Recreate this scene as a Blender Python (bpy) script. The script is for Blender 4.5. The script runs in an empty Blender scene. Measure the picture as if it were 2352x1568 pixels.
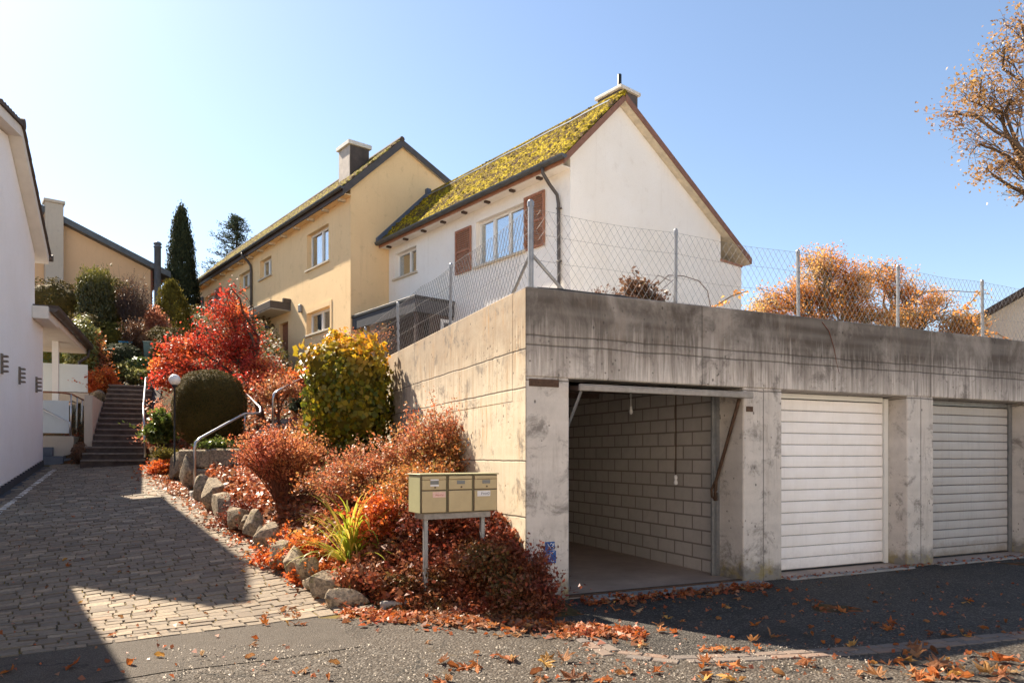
import bpy, math, random
import numpy as np
from mathutils import Vector, Matrix, noise
random.seed(7)
RNG = np.random.default_rng(11)
SC = bpy.context.scene
COL = SC.collection
CH = 1.45                      # camera height
PF, PU, PV = 1622.0, 1176.0, 1047.0


# ------------------------------------------------------------------ helpers
def tag(o, label=None, cat=None, group=None, kind=None):
    if label: o['label'] = label
    if cat: o['category'] = cat
    if group: o['group'] = group
    if kind: o['kind'] = kind
    return o


def thing(name, label, cat, loc=(0, 0, 0), group=None):
    o = bpy.data.objects.new(name, None)
    o.empty_display_size = 0.1
    COL.objects.link(o)
    o.location = loc
    return tag(o, label, cat, group)


def wloc(o):
    v = Vector((0, 0, 0))
    while o is not None:
        v += o.location
        o = o.parent
    return v


def link(name, me, mats, parent=None, smooth=False, loc=(0, 0, 0)):
    if not isinstance(mats, (list, tuple)):
        mats = [mats]
    for m in mats:
        me.materials.append(m)
    if smooth:
        me.polygons.foreach_set('use_smooth', [True] * len(me.polygons))
    o = bpy.data.objects.new(name, me)
    COL.objects.link(o)
    o.location = loc
    if parent is not None:
        o.parent = parent
    return o


class Fr:
    """a vertical working frame: a along a wall, b into the building, c up"""
    def __init__(s, O, ex, ey):
        s.O = Vector((O[0], O[1], 0)); s.ex = Vector((ex[0], ex[1], 0)).normalized()
        s.ey = Vector((ey[0], ey[1], 0)).normalized()

    def p(s, a, b, c):
        v = s.O + s.ex * a + s.ey * b
        return Vector((v.x, v.y, c))

    def plane_b(s, u, v, b=0.0):
        """point of the plane b = const seen in direction (u, v): returns a, c"""
        k = (u - PU) / PF
        O = s.O + s.ey * b
        a = (k * O.y - O.x) / (s.ex.x - k * s.ex.y)
        Y = O.y + s.ex.y * a
        return a, CH + (PV - v) / PF * Y

    def plane_a(s, u, v, a=0.0):
        return Fr(s.O.xy, s.ey.xy, s.ex.xy).plane_b(u, v, a)


def at(u, v, Y):
    return Vector(((u - PU) / PF * Y, Y, CH + (PV - v) / PF * Y))


WORLD = Fr((0, 0), (1, 0), (0, 1))


class MB:
    def __init__(s):
        s.v = []; s.f = []; s.m = []

    def add(s, vs, fs, m=0):
        n = len(s.v)
        s.v.extend([tuple(x) for x in vs])
        for f in fs:
            s.f.append(tuple(i + n for i in f)); s.m.append(m)

    def face(s, pts, m=0):
        s.add(pts, [tuple(range(len(pts)))], m)

    def box(s, fr, a0, a1, b0, b1, c0, c1, m=0, ch=0.0):
        if ch <= 0:
            P = [fr.p(a, b, c) for c in (c0, c1) for b in (b0, b1) for a in (a0, a1)]
            s.add(P, [(0, 2, 3, 1), (4, 5, 7, 6), (0, 1, 5, 4), (2, 6, 7, 3), (0, 4, 6, 2), (1, 3, 7, 5)], m)
            return
        # chamfered box
        A = (a0, a1); B = (b0, b1); Cc = (c0, c1)
        idx = {}; vs = []
        for i in (0, 1):
            for j in (0, 1):
                for k in (0, 1):
                    da = ch if i == 0 else -ch; db = ch if j == 0 else -ch; dc = ch if k == 0 else -ch
                    for ax, q in ((0, (A[i], B[j] + db, Cc[k] + dc)), (1, (A[i] + da, B[j], Cc[k] + dc)), (2, (A[i] + da, B[j] + db, Cc[k]))):
                        idx[(i, j, k, ax)] = len(vs); vs.append(fr.p(*q))
        fs = []
        for i in (0, 1):
            fs.append(tuple(idx[(i, j, k, 0)] for j, k in ((0, 0), (1, 0), (1, 1), (0, 1))))
        for j in (0, 1):
            fs.append(tuple(idx[(i, j, k, 1)] for i, k in ((0, 0), (1, 0), (1, 1), (0, 1))))
        for k in (0, 1):
            fs.append(tuple(idx[(i, j, k, 2)] for i, j in ((0, 0), (1, 0), (1, 1), (0, 1))))
        for i in (0, 1):
            for j in (0, 1):
                fs.append((idx[(i, j, 0, 0)], idx[(i, j, 1, 0)], idx[(i, j, 1, 1)], idx[(i, j, 0, 1)]))
            for k in (0, 1):
                fs.append((idx[(i, 0, k, 0)], idx[(i, 1, k, 0)], idx[(i, 1, k, 2)], idx[(i, 0, k, 2)]))
        for j in (0, 1):
            for k in (0, 1):
                fs.append((idx[(0, j, k, 1)], idx[(1, j, k, 1)], idx[(1, j, k, 2)], idx[(0, j, k, 2)]))
        for i in (0, 1):
            for j in (0, 1):
                for k in (0, 1):
                    fs.append((idx[(i, j, k, 0)], idx[(i, j, k, 1)], idx[(i, j, k, 2)]))
        s.add(vs, fs, m)

    def prism(s, fr, prof, a0, a1, m=0, axis='a'):
        """prof: list of (b, c) swept along a  (axis 'a'), or (a, c) swept along b, or (a, b) swept along c"""
        n = len(prof)
        def q(t, p):
            if axis == 'a': return fr.p(t, p[0], p[1])
            if axis == 'b': return fr.p(p[0], t, p[1])
            return fr.p(p[0], p[1], t)
        vs = [q(a0, p) for p in prof] + [q(a1, p) for p in prof]
        fs = [tuple(range(n)), tuple(range(2 * n - 1, n - 1, -1))]
        fs += [(i, i + n, (i + 1) % n + n, (i + 1) % n) for i in range(n)]
        s.add(vs, fs, m)

    def tube(s, pts, r, n=6, m=0, cap=True):
        pts = [Vector(p) for p in pts]
        if not isinstance(r, (list, tuple)):
            r = [r] * len(pts)
        base = len(s.v)
        up = None
        for i, p in enumerate(pts):
            if i == 0: d = pts[1] - pts[0]
            elif i == len(pts) - 1: d = pts[-1] - pts[-2]
            else: d = (pts[i + 1] - pts[i]).normalized() + (pts[i] - pts[i - 1]).normalized()
            if d.length < 1e-9: d = Vector((0, 0, 1))
            d.normalize()
            if up is None:
                up = Vector((0, 0, 1)) if abs(d.z) < 0.9 else Vector((1, 0, 0))
            x = d.cross(up)
            if x.length < 1e-6: x = d.orthogonal()
            x.normalize(); y = x.cross(d).normalized(); up = y
            for k in range(n):
                t = 2 * math.pi * k / n
                s.v.append(tuple(p + (x * math.cos(t) + y * math.sin(t)) * r[i]))
        for i in range(len(pts) - 1):
            for k in range(n):
                a = base + i * n + k; b = base + i * n + (k + 1) % n
                s.f.append((a, b, b + n, a + n)); s.m.append(m)
        if cap:
            s.f.append(tuple(base + k for k in range(n))[::-1]); s.m.append(m)
            e = base + (len(pts) - 1) * n
            s.f.append(tuple(e + k for k in range(n))); s.m.append(m)

    def lathe(s, c, prof, n=16, m=0):
        base = len(s.v)
        for r, z in prof:
            for k in range(n):
                t = 2 * math.pi * k / n
                s.v.append((c[0] + r * math.cos(t), c[1] + r * math.sin(t), c[2] + z))
        for i in range(len(prof) - 1):
            for k in range(n):
                a = base + i * n + k; b = base + i * n + (k + 1) % n
                s.f.append((a, b, b + n, a + n)); s.m.append(m)

    def build(s, name, mats, parent=None, smooth=False, origin=None):
        L = wloc(parent) if parent is not None else Vector(origin if origin else (0, 0, 0))
        me = bpy.data.meshes.new(name)
        me.from_pydata([(x - L.x, y - L.y, z - L.z) for x, y, z in s.v], [], s.f)
        ob = link(name, me, mats, parent, smooth, (0, 0, 0) if parent is not None else L)
        if any(s.m):
            me.polygons.foreach_set('material_index', s.m)
        me.validate(); me.update()
        return ob


def np_mesh(name, V, Fq, mats, parent=None, smooth=False, origin=None, mi=None):
    """fast mesh from numpy arrays (quads or tris)"""
    L = np.array(wloc(parent) if parent is not None else (origin if origin else (0, 0, 0)), dtype=np.float64)
    V = np.asarray(V, dtype=np.float64) - L
    Fq = np.asarray(Fq, dtype=np.int32)
    me = bpy.data.meshes.new(name)
    me.vertices.add(len(V)); me.vertices.foreach_set('co', V.astype(np.float32).ravel())
    k = Fq.shape[1]
    me.loops.add(Fq.size); me.loops.foreach_set('vertex_index', Fq.ravel())
    me.polygons.add(len(Fq))
    me.polygons.foreach_set('loop_start', np.arange(0, Fq.size, k, dtype=np.int32))
    me.polygons.foreach_set('loop_total', np.full(len(Fq), k, dtype=np.int32))
    if mi is not None:
        me.polygons.foreach_set('material_index', np.asarray(mi, dtype=np.int32))
    me.update(calc_edges=True)
    return link(name, me, mats, parent, smooth, (0, 0, 0) if parent is not None else tuple(L))


# ------------------------------------------------------------------ materials
class NT:
    def __init__(s, name):
        s.mat = bpy.data.materials.new(name); s.mat.use_nodes = True
        s.t = s.mat.node_tree
        s.bs = s.t.nodes['Principled BSDF']; s.out = s.t.nodes['Material Output']

    def n(s, typ, **kw):
        nd = s.t.nodes.new(typ)
        for k, v in kw.items():
            if k.startswith('i_'):
                nd.inputs[k[2:].replace('_', ' ')].default_value = v
            else:
                setattr(nd, k, v)
        return nd

    def l(s, a, b): s.t.links.new(a, b)

    def pos(s): return s.n('ShaderNodeNewGeometry').outputs['Position']

    def mapped(s, src, scale=(1, 1, 1), rot=(0, 0, 0), loc=(0, 0, 0)):
        m = s.n('ShaderNodeMapping'); s.l(src, m.inputs['Vector'])
        m.inputs['Scale'].default_value = scale; m.inputs['Rotation'].default_value = rot; m.inputs['Location'].default_value = loc
        return m.outputs['Vector']

    def noise(s, src, scale, detail=4, rough=0.6, dist=0.0):
        nd = s.n('ShaderNodeTexNoise'); s.l(src, nd.inputs['Vector'])
        nd.inputs['Scale'].default_value = scale; nd.inputs['Detail'].default_value = detail
        nd.inputs['Roughness'].default_value = rough; nd.inputs['Distortion'].default_value = dist
        return nd.outputs['Fac']

    def vor(s, src, scale, out='Distance', rnd=1.0, feature='F1'):
        nd = s.n('ShaderNodeTexVoronoi'); s.l(src, nd.inputs['Vector']); nd.feature = feature
        nd.inputs['Scale'].default_value = scale; nd.inputs['Randomness'].default_value = rnd
        return nd.outputs[out]

    def ramp(s, fac, stops, interp='LINEAR'):
        nd = s.n('ShaderNodeValToRGB'); s.l(fac, nd.inputs['Fac']); cr = nd.color_ramp; cr.interpolation = interp
        while len(cr.elements) < len(stops): cr.elements.new(0.5)
        for e, (p, c) in zip(cr.elements, stops):
            e.position = p
            e.color = (c, c, c, 1) if not isinstance(c, (tuple, list)) else (*c[:3], 1)
        return nd.outputs['Color']

    def mix(s, fac, a, b, typ='MIX'):
        nd = s.n('ShaderNodeMix', data_type='RGBA', blend_type=typ)
        for sock, val in (('Factor', fac), ('A', a), ('B', b)):
            i = [x for x in nd.inputs if x.name == sock and x.type == ('VALUE' if sock == 'Factor' else 'RGBA')][0]
            if hasattr(val, 'links'): s.l(val, i)
            elif sock == 'Factor': i.default_value = val
            else: i.default_value = (*val[:3], 1) if isinstance(val, (tuple, list)) else (val, val, val, 1)
        return [x for x in nd.outputs if x.type == 'RGBA'][0]

    def math(s, op, a, b=None, clamp=False):
        nd = s.n('ShaderNodeMath', operation=op); nd.use_clamp = clamp
        for i, v in ((0, a), (1, b)):
            if v is None: continue
            if hasattr(v, 'links'): s.l(v, nd.inputs[i])
            else: nd.inputs[i].default_value = v
        return nd.outputs[0]

    def sep(s, v):
        nd = s.n('ShaderNodeSeparateXYZ'); s.l(v, nd.inputs[0]); return nd.outputs

    def comb(s, x, y, z):
        nd = s.n('ShaderNodeCombineXYZ')
        for i, v in enumerate((x, y, z)):
            if hasattr(v, 'links'): s.l(v, nd.inputs[i])
            else: nd.inputs[i].default_value = v
        return nd.outputs[0]

    def planar(s, ex):
        """(along a wall, height, 0) from the position"""
        p = s.pos()
        d = s.n('ShaderNodeVectorMath', operation='DOT_PRODUCT'); s.l(p, d.inputs[0]); d.inputs[1].default_value = (ex[0], ex[1], 0)
        return s.comb(d.outputs['Value'], s.sep(p)[2], 0.0)

    def bump(s, h, strength=0.3, dist=0.01):
        nd = s.n('ShaderNodeBump'); s.l(h, nd.inputs['Height'])
        nd.inputs['Strength'].default_value = strength; nd.inputs['Distance'].default_value = dist
        s.l(nd.outputs[0], s.bs.inputs['Normal']); return nd

    def fin(s, col, rough=0.8, spec=0.3, metal=0.0):
        b = s.bs
        if hasattr(col, 'links'): s.l(col, b.inputs['Base Color'])
        else: b.inputs['Base Color'].default_value = (*col[:3], 1)
        if hasattr(rough, 'links'): s.l(rough, b.inputs['Roughness'])
        else: b.inputs['Roughness'].default_value = rough
        b.inputs['Specular IOR Level'].default_value = spec
        b.inputs['Metallic'].default_value = metal
        return s.mat


def plain(name, col, rough=0.6, spec=0.3, metal=0.0, var=0.15, scale=6.0, bump=0.0):
    """a paint or metal with slight wear"""
    t = NT(name); p = t.pos()
    f = t.noise(p, scale, 5, 0.65)
    g = t.noise(p, scale * 9, 3, 0.6)
    c = t.mix(t.ramp(f, [(0.3, 0.0), (0.75, 1.0)]), tuple(x * (1 + var) for x in col), tuple(x * (1 - var) for x in col))
    c = t.mix(t.math('MULTIPLY', g, 0.25), c, tuple(x * (1 - 2 * var) for x in col))
    if bump: t.bump(g, bump, 0.004)
    return t.fin(c, rough, spec, metal)


def leaf_mat(name, cols, transl=0.35, rough=0.5, tmul=1.3):
    t = NT(name)
    r = t.n('ShaderNodeNewGeometry').outputs['Random Per Island']
    k = len(cols)
    c = t.ramp(r, [(i / max(1, k - 1), c) for i, c in enumerate(cols)])
    f = t.noise(t.pos(), 1.3, 3, 0.5)
    c = t.mix(t.ramp(f, [(0.35, 0.0), (0.7, 1.0)]), c, t.mix(1.0, c, 0.72, 'MULTIPLY'))
    t.fin(c, rough, 0.35 if rough < 0.6 else 0.12)
    tr = t.n('ShaderNodeBsdfTranslucent')
    t.l(t.mix(1.0, c, tmul, 'MULTIPLY'), tr.inputs['Color'])
    mx = t.n('ShaderNodeMixShader'); mx.inputs[0].default_value = transl
    t.l(t.bs.outputs[0], mx.inputs[1]); t.l(tr.outputs[0], mx.inputs[2]); t.l(mx.outputs[0], t.out.inputs['Surface'])
    return t.mat


def concrete(name, ex, base, top_dark, streak, warm, seams=(), vseams=(), top=3.11, runs=((0.10, 0.083, 0.07), (0.05, 0.042, 0.037))):
    t = NT(name); pl = t.planar(ex); p = t.pos(); z = t.sep(p)[2]
    big = t.noise(p, 1.1, 5, 0.62)
    mid = t.noise(p, 6.0, 6, 0.7)
    fine = t.noise(p, 60.0, 3, 0.6)
    c = t.mix(t.ramp(big, [(0.3, 0.0), (0.7, 1.0)]), base, tuple(x * w for x, w in zip(base, (0.80, 0.77, 0.73))))
    c = t.mix(t.ramp(mid, [(0.45, 0.0), (0.75, 0.6)]), c, tuple(x * 0.62 for x in base))
    c = t.mix(t.math('MULTIPLY', fine, 0.3), c, tuple(x * 1.25 for x in base))
    # runs from the coping: streaks stretched down the wall, thinning with depth
    st = t.noise(t.mapped(pl, (5.0, 0.40, 1.0)), 1.5, 6, 0.7, 0.8)
    st2 = t.noise(t.mapped(pl, (17.0, 0.8, 1.0)), 1.3, 5, 0.7, 0.5)
    edge = t.noise(t.mapped(pl, (2.2, 0.2, 1.0)), 1.4, 4, 0.7)
    dz = t.math('SUBTRACT', top, z)
    lim = t.math('ADD', t.math('MULTIPLY', edge, 0.42), t.math('MULTIPLY', st2, 0.95))
    k = t.ramp(t.math('SUBTRACT', lim, t.math('MULTIPLY', dz, 0.72)), [(0.0, 0.0), (0.13, 0.40), (0.42, 1.0)])
    k = t.math('MULTIPLY', k, t.ramp(t.noise(t.mapped(p, (1, 1, 0.6)), 1.6, 6, 0.7, 0.5), [(0.36, 0.66), (0.56, 1.0)]))
    c = t.mix(t.math('MULTIPLY', k, top_dark), c, t.mix(mid, *runs))
    s2 = t.math('MULTIPLY', t.ramp(t.math('MULTIPLY', st, st2), [(0.24, 0.0), (0.36, 1.0)]), t.ramp(t.noise(p, 1.7, 4, 0.6), [(0.40, 0.0), (0.62, 1.0)]))
    c = t.mix(t.math('MULTIPLY', s2, streak), c, warm)
    # soot-like blotches and blow holes
    bl = t.noise(p, 3.3, 6, 0.75, 0.4)
    c = t.mix(t.ramp(bl, [(0.53, 0.0), (0.66, 0.72)]), c, (0.105, 0.09, 0.08))
    cell = t.vor(t.mapped(p, (1, 1, 0.7)), 15.0)
    cell2 = t.vor(p, 5.5)
    hole = t.math('MULTIPLY', t.ramp(cell, [(0.13, 1.0), (0.21, 0.0)]), t.ramp(t.noise(p, 2.6, 4), [(0.52, 0.0), (0.6, 1.0)]))
    hole2 = t.math('MULTIPLY', t.ramp(cell2, [(0.045, 1.0), (0.075, 0.0)]), 0.9)
    h = t.math('MAXIMUM', hole, hole2)
    c = t.mix(t.math('MULTIPLY', h, 0.75), c, (0.055, 0.048, 0.042))
    wob = t.math('MULTIPLY', t.math('SUBTRACT', t.noise(p, 1.5, 4), 0.5), 0.05)
    line = None
    zz = t.math('ADD', z, wob)
    for sz in seams:
        q = t.ramp(t.math('ABSOLUTE', t.math('SUBTRACT', zz, sz)), [(0.004, 1.0), (0.011, 0.0)])
        line = q if line is None else t.math('MAXIMUM', line, q)
    al = t.sep(pl)[0]
    for sv in vseams:
        q = t.ramp(t.math('ABSOLUTE', t.math('SUBTRACT', al, sv)), [(0.003, 1.0), (0.010, 0.0)])
        line = q if line is None else t.math('MAXIMUM', line, q)
    # faint shuttering boards
    brd = t.noise(t.mapped(pl, (0.35, 5.0, 1.0)), 1.3, 2, 0.5)
    c = t.mix(t.ramp(brd, [(0.35, 0.22), (0.6, 0.0)]), c, tuple(x * 0.6 for x in base))
    hgt = t.math('SUBTRACT', t.math('ADD', mid, t.math('MULTIPLY', fine, 0.4)), t.math('MULTIPLY', h, 2.0))
    if line is not None:
        c = t.mix(t.math('MULTIPLY', line, 0.7), c, (0.07, 0.06, 0.05))
        hgt = t.math('SUBTRACT', hgt, t.math('MULTIPLY', line, 2.0))
    # moss and damp creeping up from the ground
    lo = t.math('SUBTRACT', t.math('MULTIPLY', t.noise(p, 5.0, 5, 0.7), 0.55), z)
    c = t.mix(t.ramp(lo, [(0.0, 0.0), (0.16, 0.75)]), c, t.mix(t.ramp(t.noise(p, 7.0, 3), [(0.46, 0.0), (0.56, 1.0)]), (0.11, 0.10, 0.085), (0.17, 0.13, 0.03)))
    t.bump(hgt, 0.5, 0.006)
    return t.fin(c, 0.9, 0.2)


def stucco(name, col, stain, amount=0.4, bs=0.5):
    t = NT(name); p = t.pos()
    a = t.noise(p, 0.8, 5, 0.65); b = t.noise(p, 35.0, 4, 0.7); d = t.noise(p, 3.0, 6, 0.75)
    c = t.mix(t.ramp(a, [(0.35, 0.0), (0.7, 0.5)]), col, tuple(x * y for x, y in zip(col, (0.90, 0.87, 0.82))))
    c = t.mix(t.math('MULTIPLY', t.ramp(d, [(0.56, 0.0), (0.74, 1.0)]), amount), c, stain)
    c = t.mix(t.ramp(b, [(0.25, 0.35), (0.5, 0.0)]), c, tuple(x * 0.72 for x in col))
    st = t.noise(t.mapped(p, (5, 5, 0.35)), 1.2, 4, 0.7)
    c = t.mix(t.math('MULTIPLY', t.ramp(st, [(0.55, 0.0), (0.8, 1.0)]), amount * 0.6), c, stain)
    t.bump(b, bs, 0.012)
    return t.fin(c, 0.92, 0.15)


def blocks(name, ex, w, h, c1, c2, mort, msize=0.012, dirt=0.4):
    t = NT(name); pl = t.planar(ex); p = t.pos()
    bt = t.n('ShaderNodeTexBrick'); t.l(pl, bt.inputs['Vector'])
    bt.inputs['Scale'].default_value = 1.0; bt.inputs['Brick Width'].default_value = w; bt.inputs['Row Height'].default_value = h
    bt.inputs['Mortar Size'].default_value = msize; bt.inputs['Mortar Smooth'].default_value = 0.2; bt.inputs['Bias'].default_value = -0.3
    bt.inputs['Color1'].default_value = (*c1, 1); bt.inputs['Color2'].default_value = (*c2, 1); bt.inputs['Mortar'].default_value = (*mort, 1)
    f = t.noise(p, 9.0, 6, 0.7)
    c = t.mix(t.math('MULTIPLY', t.ramp(f, [(0.4, 0.0), (0.7, 1.0)]), dirt), bt.outputs['Color'], tuple(x * 0.5 for x in c1))
    hh = t.math('SUBTRACT', t.math('MULTIPLY', f, 0.3), bt.outputs['Fac'])
    t.bump(hh, 0.6, 0.008)
    return t.fin(c, 0.9, 0.2)


def glass_mat(name, refl=0.4, tint=(0.75, 0.8, 0.82)):
    t = NT(name)
    tr = t.n('ShaderNodeBsdfTransparent'); tr.inputs[0].default_value = (*tint, 1)
    gl = t.n('ShaderNodeBsdfGlossy'); gl.inputs['Roughness'].default_value = 0.03; gl.inputs['Color'].default_value = (0.9, 0.93, 0.95, 1)
    nz = t.noise(t.pos(), 1.2, 2); bp = t.n('ShaderNodeBump'); t.l(nz, bp.inputs['Height']); bp.inputs['Strength'].default_value = 0.06; bp.inputs['Distance'].default_value = 0.05
    t.l(bp.outputs[0], gl.inputs['Normal'])
    mx = t.n('ShaderNodeMixShader'); mx.inputs[0].default_value = refl
    t.l(tr.outputs[0], mx.inputs[1]); t.l(gl.outputs[0], mx.inputs[2]); t.l(mx.outputs[0], t.out.inputs['Surface'])
    return t.mat


def roof_moss(name, moss, moss2, tile, ex, cover=0.5):
    t = NT(name); p = t.pos()
    a = t.noise(p, 2.2, 6, 0.7); b = t.noise(p, 22.0, 5, 0.7)
    m = t.mix(t.ramp(b, [(0.38, 0.0), (0.62, 1.0)]), moss2, moss)
    tl = t.mix(b, tile, tuple(x * 0.45 for x in tile))
    gap = t.vor(t.mapped(p, (1, 1, 1)), 7.5); gap2 = t.vor(p, 19.0)
    gp_ = t.math('MAXIMUM', t.ramp(gap, [(0.46, 0.0), (0.66, 0.75)]), t.ramp(gap2, [(0.52, 0.0), (0.70, 0.6)]))
    m = t.mix(gp_, m, tuple(x * 0.22 for x in moss2))
    f = t.ramp(t.math('ADD', a, t.math('MULTIPLY', t.math('SUBTRACT', b, 0.5), 0.5)), [(cover - 0.07, 0.0), (cover + 0.05, 1.0)])
    t.bump(t.math('ADD', b, t.math('MULTIPLY', f, 0.4)), 0.7, 0.03)
    return t.fin(t.mix(f, tl, m), 0.95, 0.1)


GX, GY = (0.9106, 0.4133), (-0.4132, 0.9106)
M = {}
M['stucco_white'] = stucco('white_render', (0.88, 0.84, 0.785), (0.60, 0.53, 0.46), 0.38)
M['stucco_left'] = stucco('smooth_white_render', (0.89, 0.875, 0.87), (0.72, 0.69, 0.67), 0.3, 0.25)
M['stucco_yellow'] = stucco('ochre_render', (0.88, 0.63, 0.35), (0.48, 0.31, 0.16), 0.42)
M['stucco_back'] = stucco('pale_ochre_render', (0.74, 0.48, 0.28), (0.45, 0.30, 0.18), 0.3)
M['stucco_cream'] = stucco('cream_render', (0.70, 0.62, 0.50), (0.5, 0.42, 0.33), 0.3)
M['plaster_grey'] = stucco('grey_beige_plaster', (0.52, 0.45, 0.37), (0.26, 0.23, 0.20), 0.5)
M['plinth'] = plain('dark_plinth_paint', (0.07, 0.072, 0.08), 0.8, 0.2)
M['wood_brown'] = plain('brown_stained_timber', (0.34, 0.15, 0.085), 0.6, 0.25, 0, 0.25, 9)
M['wood_dark'] = plain('dark_brown_timber', (0.07, 0.045, 0.035), 0.6, 0.25, 0, 0.25, 9)
M['verge_brown'] = plain('faded_red_brown_board', (0.23, 0.115, 0.078), 0.65, 0.25, 0, 0.2, 5)
M['soffit'] = plain('pale_soffit_boards', (0.58, 0.50, 0.38), 0.8, 0.2, 0, 0.25, 6)
M['soffit_white'] = plain('white_soffit_paint', (0.68, 0.64, 0.58), 0.8, 0.2, 0, 0.08, 4)
M['gutter'] = plain('weathered_grey_zinc', (0.10, 0.105, 0.11), 0.5, 0.5, 0.35, 0.3, 5)
M['gutter_brown'] = plain('brown_grey_sheet_metal', (0.085, 0.07, 0.062), 0.5, 0.5, 0.3, 0.25, 5)
M['flash_blue'] = plain('blue_grey_flashing', (0.11, 0.13, 0.17), 0.5, 0.4, 0.3, 0.2, 6)
M['galv'] = plain('galvanised_steel', (0.27, 0.275, 0.285), 0.45, 0.5, 0.6, 0.2, 14)
M['wire'] = plain('galvanised_wire', (0.20, 0.19, 0.185), 0.55, 0.4, 0.5, 0.35, 20)
M['steel'] = plain('brushed_stainless_tube', (0.52, 0.52, 0.53), 0.3, 0.5, 0.9, 0.08, 10)
M['white_paint'] = plain('white_window_paint', (0.78, 0.77, 0.74), 0.45, 0.4, 0, 0.05, 5)
M['sill_stone'] = plain('pale_sill_stone', (0.60, 0.52, 0.40), 0.8, 0.2, 0, 0.12, 8)
M['curtain'] = plain('net_curtain', (0.62, 0.60, 0.57), 0.9, 0.1, 0, 0.2, 12)
M['curtain_dark'] = plain('brown_curtain', (0.22, 0.16, 0.11), 0.9, 0.1, 0, 0.3, 12)
M['glass'] = glass_mat('window_glass', 0.42)
M['glass_frosted'] = plain('frosted_glass', (0.62, 0.68, 0.70), 0.35, 0.5, 0, 0.05, 3)
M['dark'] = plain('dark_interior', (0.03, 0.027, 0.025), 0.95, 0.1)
M['tile_dark'] = plain('dark_roof_tiles', (0.085, 0.065, 0.055), 0.85, 0.2, 0, 0.35, 8, 0.6)
M['tile_side'] = roof_moss('tiles_with_thin_moss', (0.22, 0.19, 0.05), (0.14, 0.11, 0.03), (0.11, 0.075, 0.055), GX, 0.60)
M['roof_moss'] = roof_moss('moss_grown_tiles', (0.56, 0.42, 0.018), (0.29, 0.20, 0.012), (0.12, 0.075, 0.04), GX, 0.48)
M['roof_moss_thin'] = roof_moss('half_mossy_tiles', (0.36, 0.30, 0.05), (0.20, 0.16, 0.035), (0.14, 0.085, 0.055), GX, 0.48)
M['chimney_grey'] = plain('chimney_sheet_brown', (0.10, 0.075, 0.062), 0.6, 0.35, 0.2, 0.3, 4)
M['chimney_pale'] = plain('chimney_sheet_pale', (0.42, 0.36, 0.31), 0.6, 0.3, 0.1, 0.25, 3)
M['cap_white'] = plain('pale_cement_cap', (0.62, 0.58, 0.53), 0.7, 0.3, 0, 0.15, 7)
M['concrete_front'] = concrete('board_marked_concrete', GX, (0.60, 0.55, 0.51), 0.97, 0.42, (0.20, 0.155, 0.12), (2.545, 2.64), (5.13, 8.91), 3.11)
M['concrete_side'] = concrete('sun_tinted_streaked_concrete', GY, (0.60, 0.51, 0.385), 0.72, 0.85, (0.36, 0.21, 0.09), (2.50, 2.12, 1.40, 0.84), (9.997,), 3.11, ((0.27, 0.185, 0.115), (0.14, 0.098, 0.066)))  # side face: the sun's warmth is mixed into the base, streaks are stains
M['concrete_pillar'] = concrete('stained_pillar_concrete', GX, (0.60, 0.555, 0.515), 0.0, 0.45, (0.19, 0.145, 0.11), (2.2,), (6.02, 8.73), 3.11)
M['reflector_gravel'] = plain('pale_reflector_gravel', (0.60, 0.53, 0.44), 0.95, 0.1, 0, 0.2, 8)
M['concrete_slab'] = plain('plain_grey_concrete', (0.28, 0.26, 0.24), 0.9, 0.2, 0, 0.25, 3, 0.4)
M['garage_floor'] = plain('worn_garage_screed', (0.40, 0.30, 0.235), 0.75, 0.3, 0, 0.25, 1.6, 0.2)
M['blocks'] = blocks('painted_concrete_blocks', GY, 0.36, 0.176, (0.49, 0.455, 0.435), (0.40, 0.37, 0.355), (0.23, 0.20, 0.185), 0.012, 0.25)
M['blocks_back'] = blocks('painted_concrete_blocks_across', GX, 0.40, 0.19, (0.42, 0.37, 0.34), (0.36, 0.32, 0.295), (0.12, 0.10, 0.09), 0.012, 0.25)
def slat_paint(name, col, grime):
    t = NT(name); p = t.pos(); z = t.sep(p)[2]
    f = t.noise(p, 2.2, 5, 0.65); v = t.noise(t.mapped(p, (14, 14, 0.7)), 1.5, 5, 0.7)
    c = t.mix(t.ramp(f, [(0.35, 0.0), (0.7, 1.0)]), col, tuple(x * y for x, y in zip(col, (0.90, 0.885, 0.86))))
    c = t.mix(t.math('MULTIPLY', t.ramp(v, [(0.52, 0.0), (0.75, 1.0)]), 0.35 * grime), c, tuple(x * 0.55 for x in col))
    lo = t.math('SUBTRACT', t.math('ADD', t.math('MULTIPLY', t.noise(p, 7, 5, 0.75), 0.5), 0.02), z)
    c = t.mix(t.ramp(lo, [(0.0, 0.0), (0.25, 0.6 * grime)]), c, (0.20, 0.16, 0.12))
    return t.fin(c, 0.45, 0.4)


M['door_white'] = slat_paint('white_steel_slats', (0.90, 0.855, 0.83), 0.45)
M['door_grey'] = slat_paint('greyed_steel_slats', (0.42, 0.40, 0.39), 1.3)
M['rust'] = plain('rusty_iron', (0.10, 0.06, 0.04), 0.8, 0.3, 0.3, 0.4, 20)
M['black'] = plain('black_paint', (0.02, 0.02, 0.021), 0.5, 0.4, 0, 0.2)
M['blue'] = plain('blue_enamel', (0.012, 0.075, 0.27), 0.5, 0.4, 0, 0.2, 30)
M['white_mark'] = plain('white_lettering', (0.70, 0.74, 0.78), 0.6, 0.3, 0, 0.15, 60)
M['mail_front'] = plain('beige_letterbox_paint', (0.47, 0.365, 0.20), 0.5, 0.35, 0, 0.1, 7)
M['mail_side'] = plain('olive_letterbox_paint', (0.30, 0.285, 0.16), 0.5, 0.35, 0, 0.1, 7)
M['mail_gap'] = plain('dark_brown_seam', (0.13, 0.10, 0.065), 0.7, 0.2)
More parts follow.
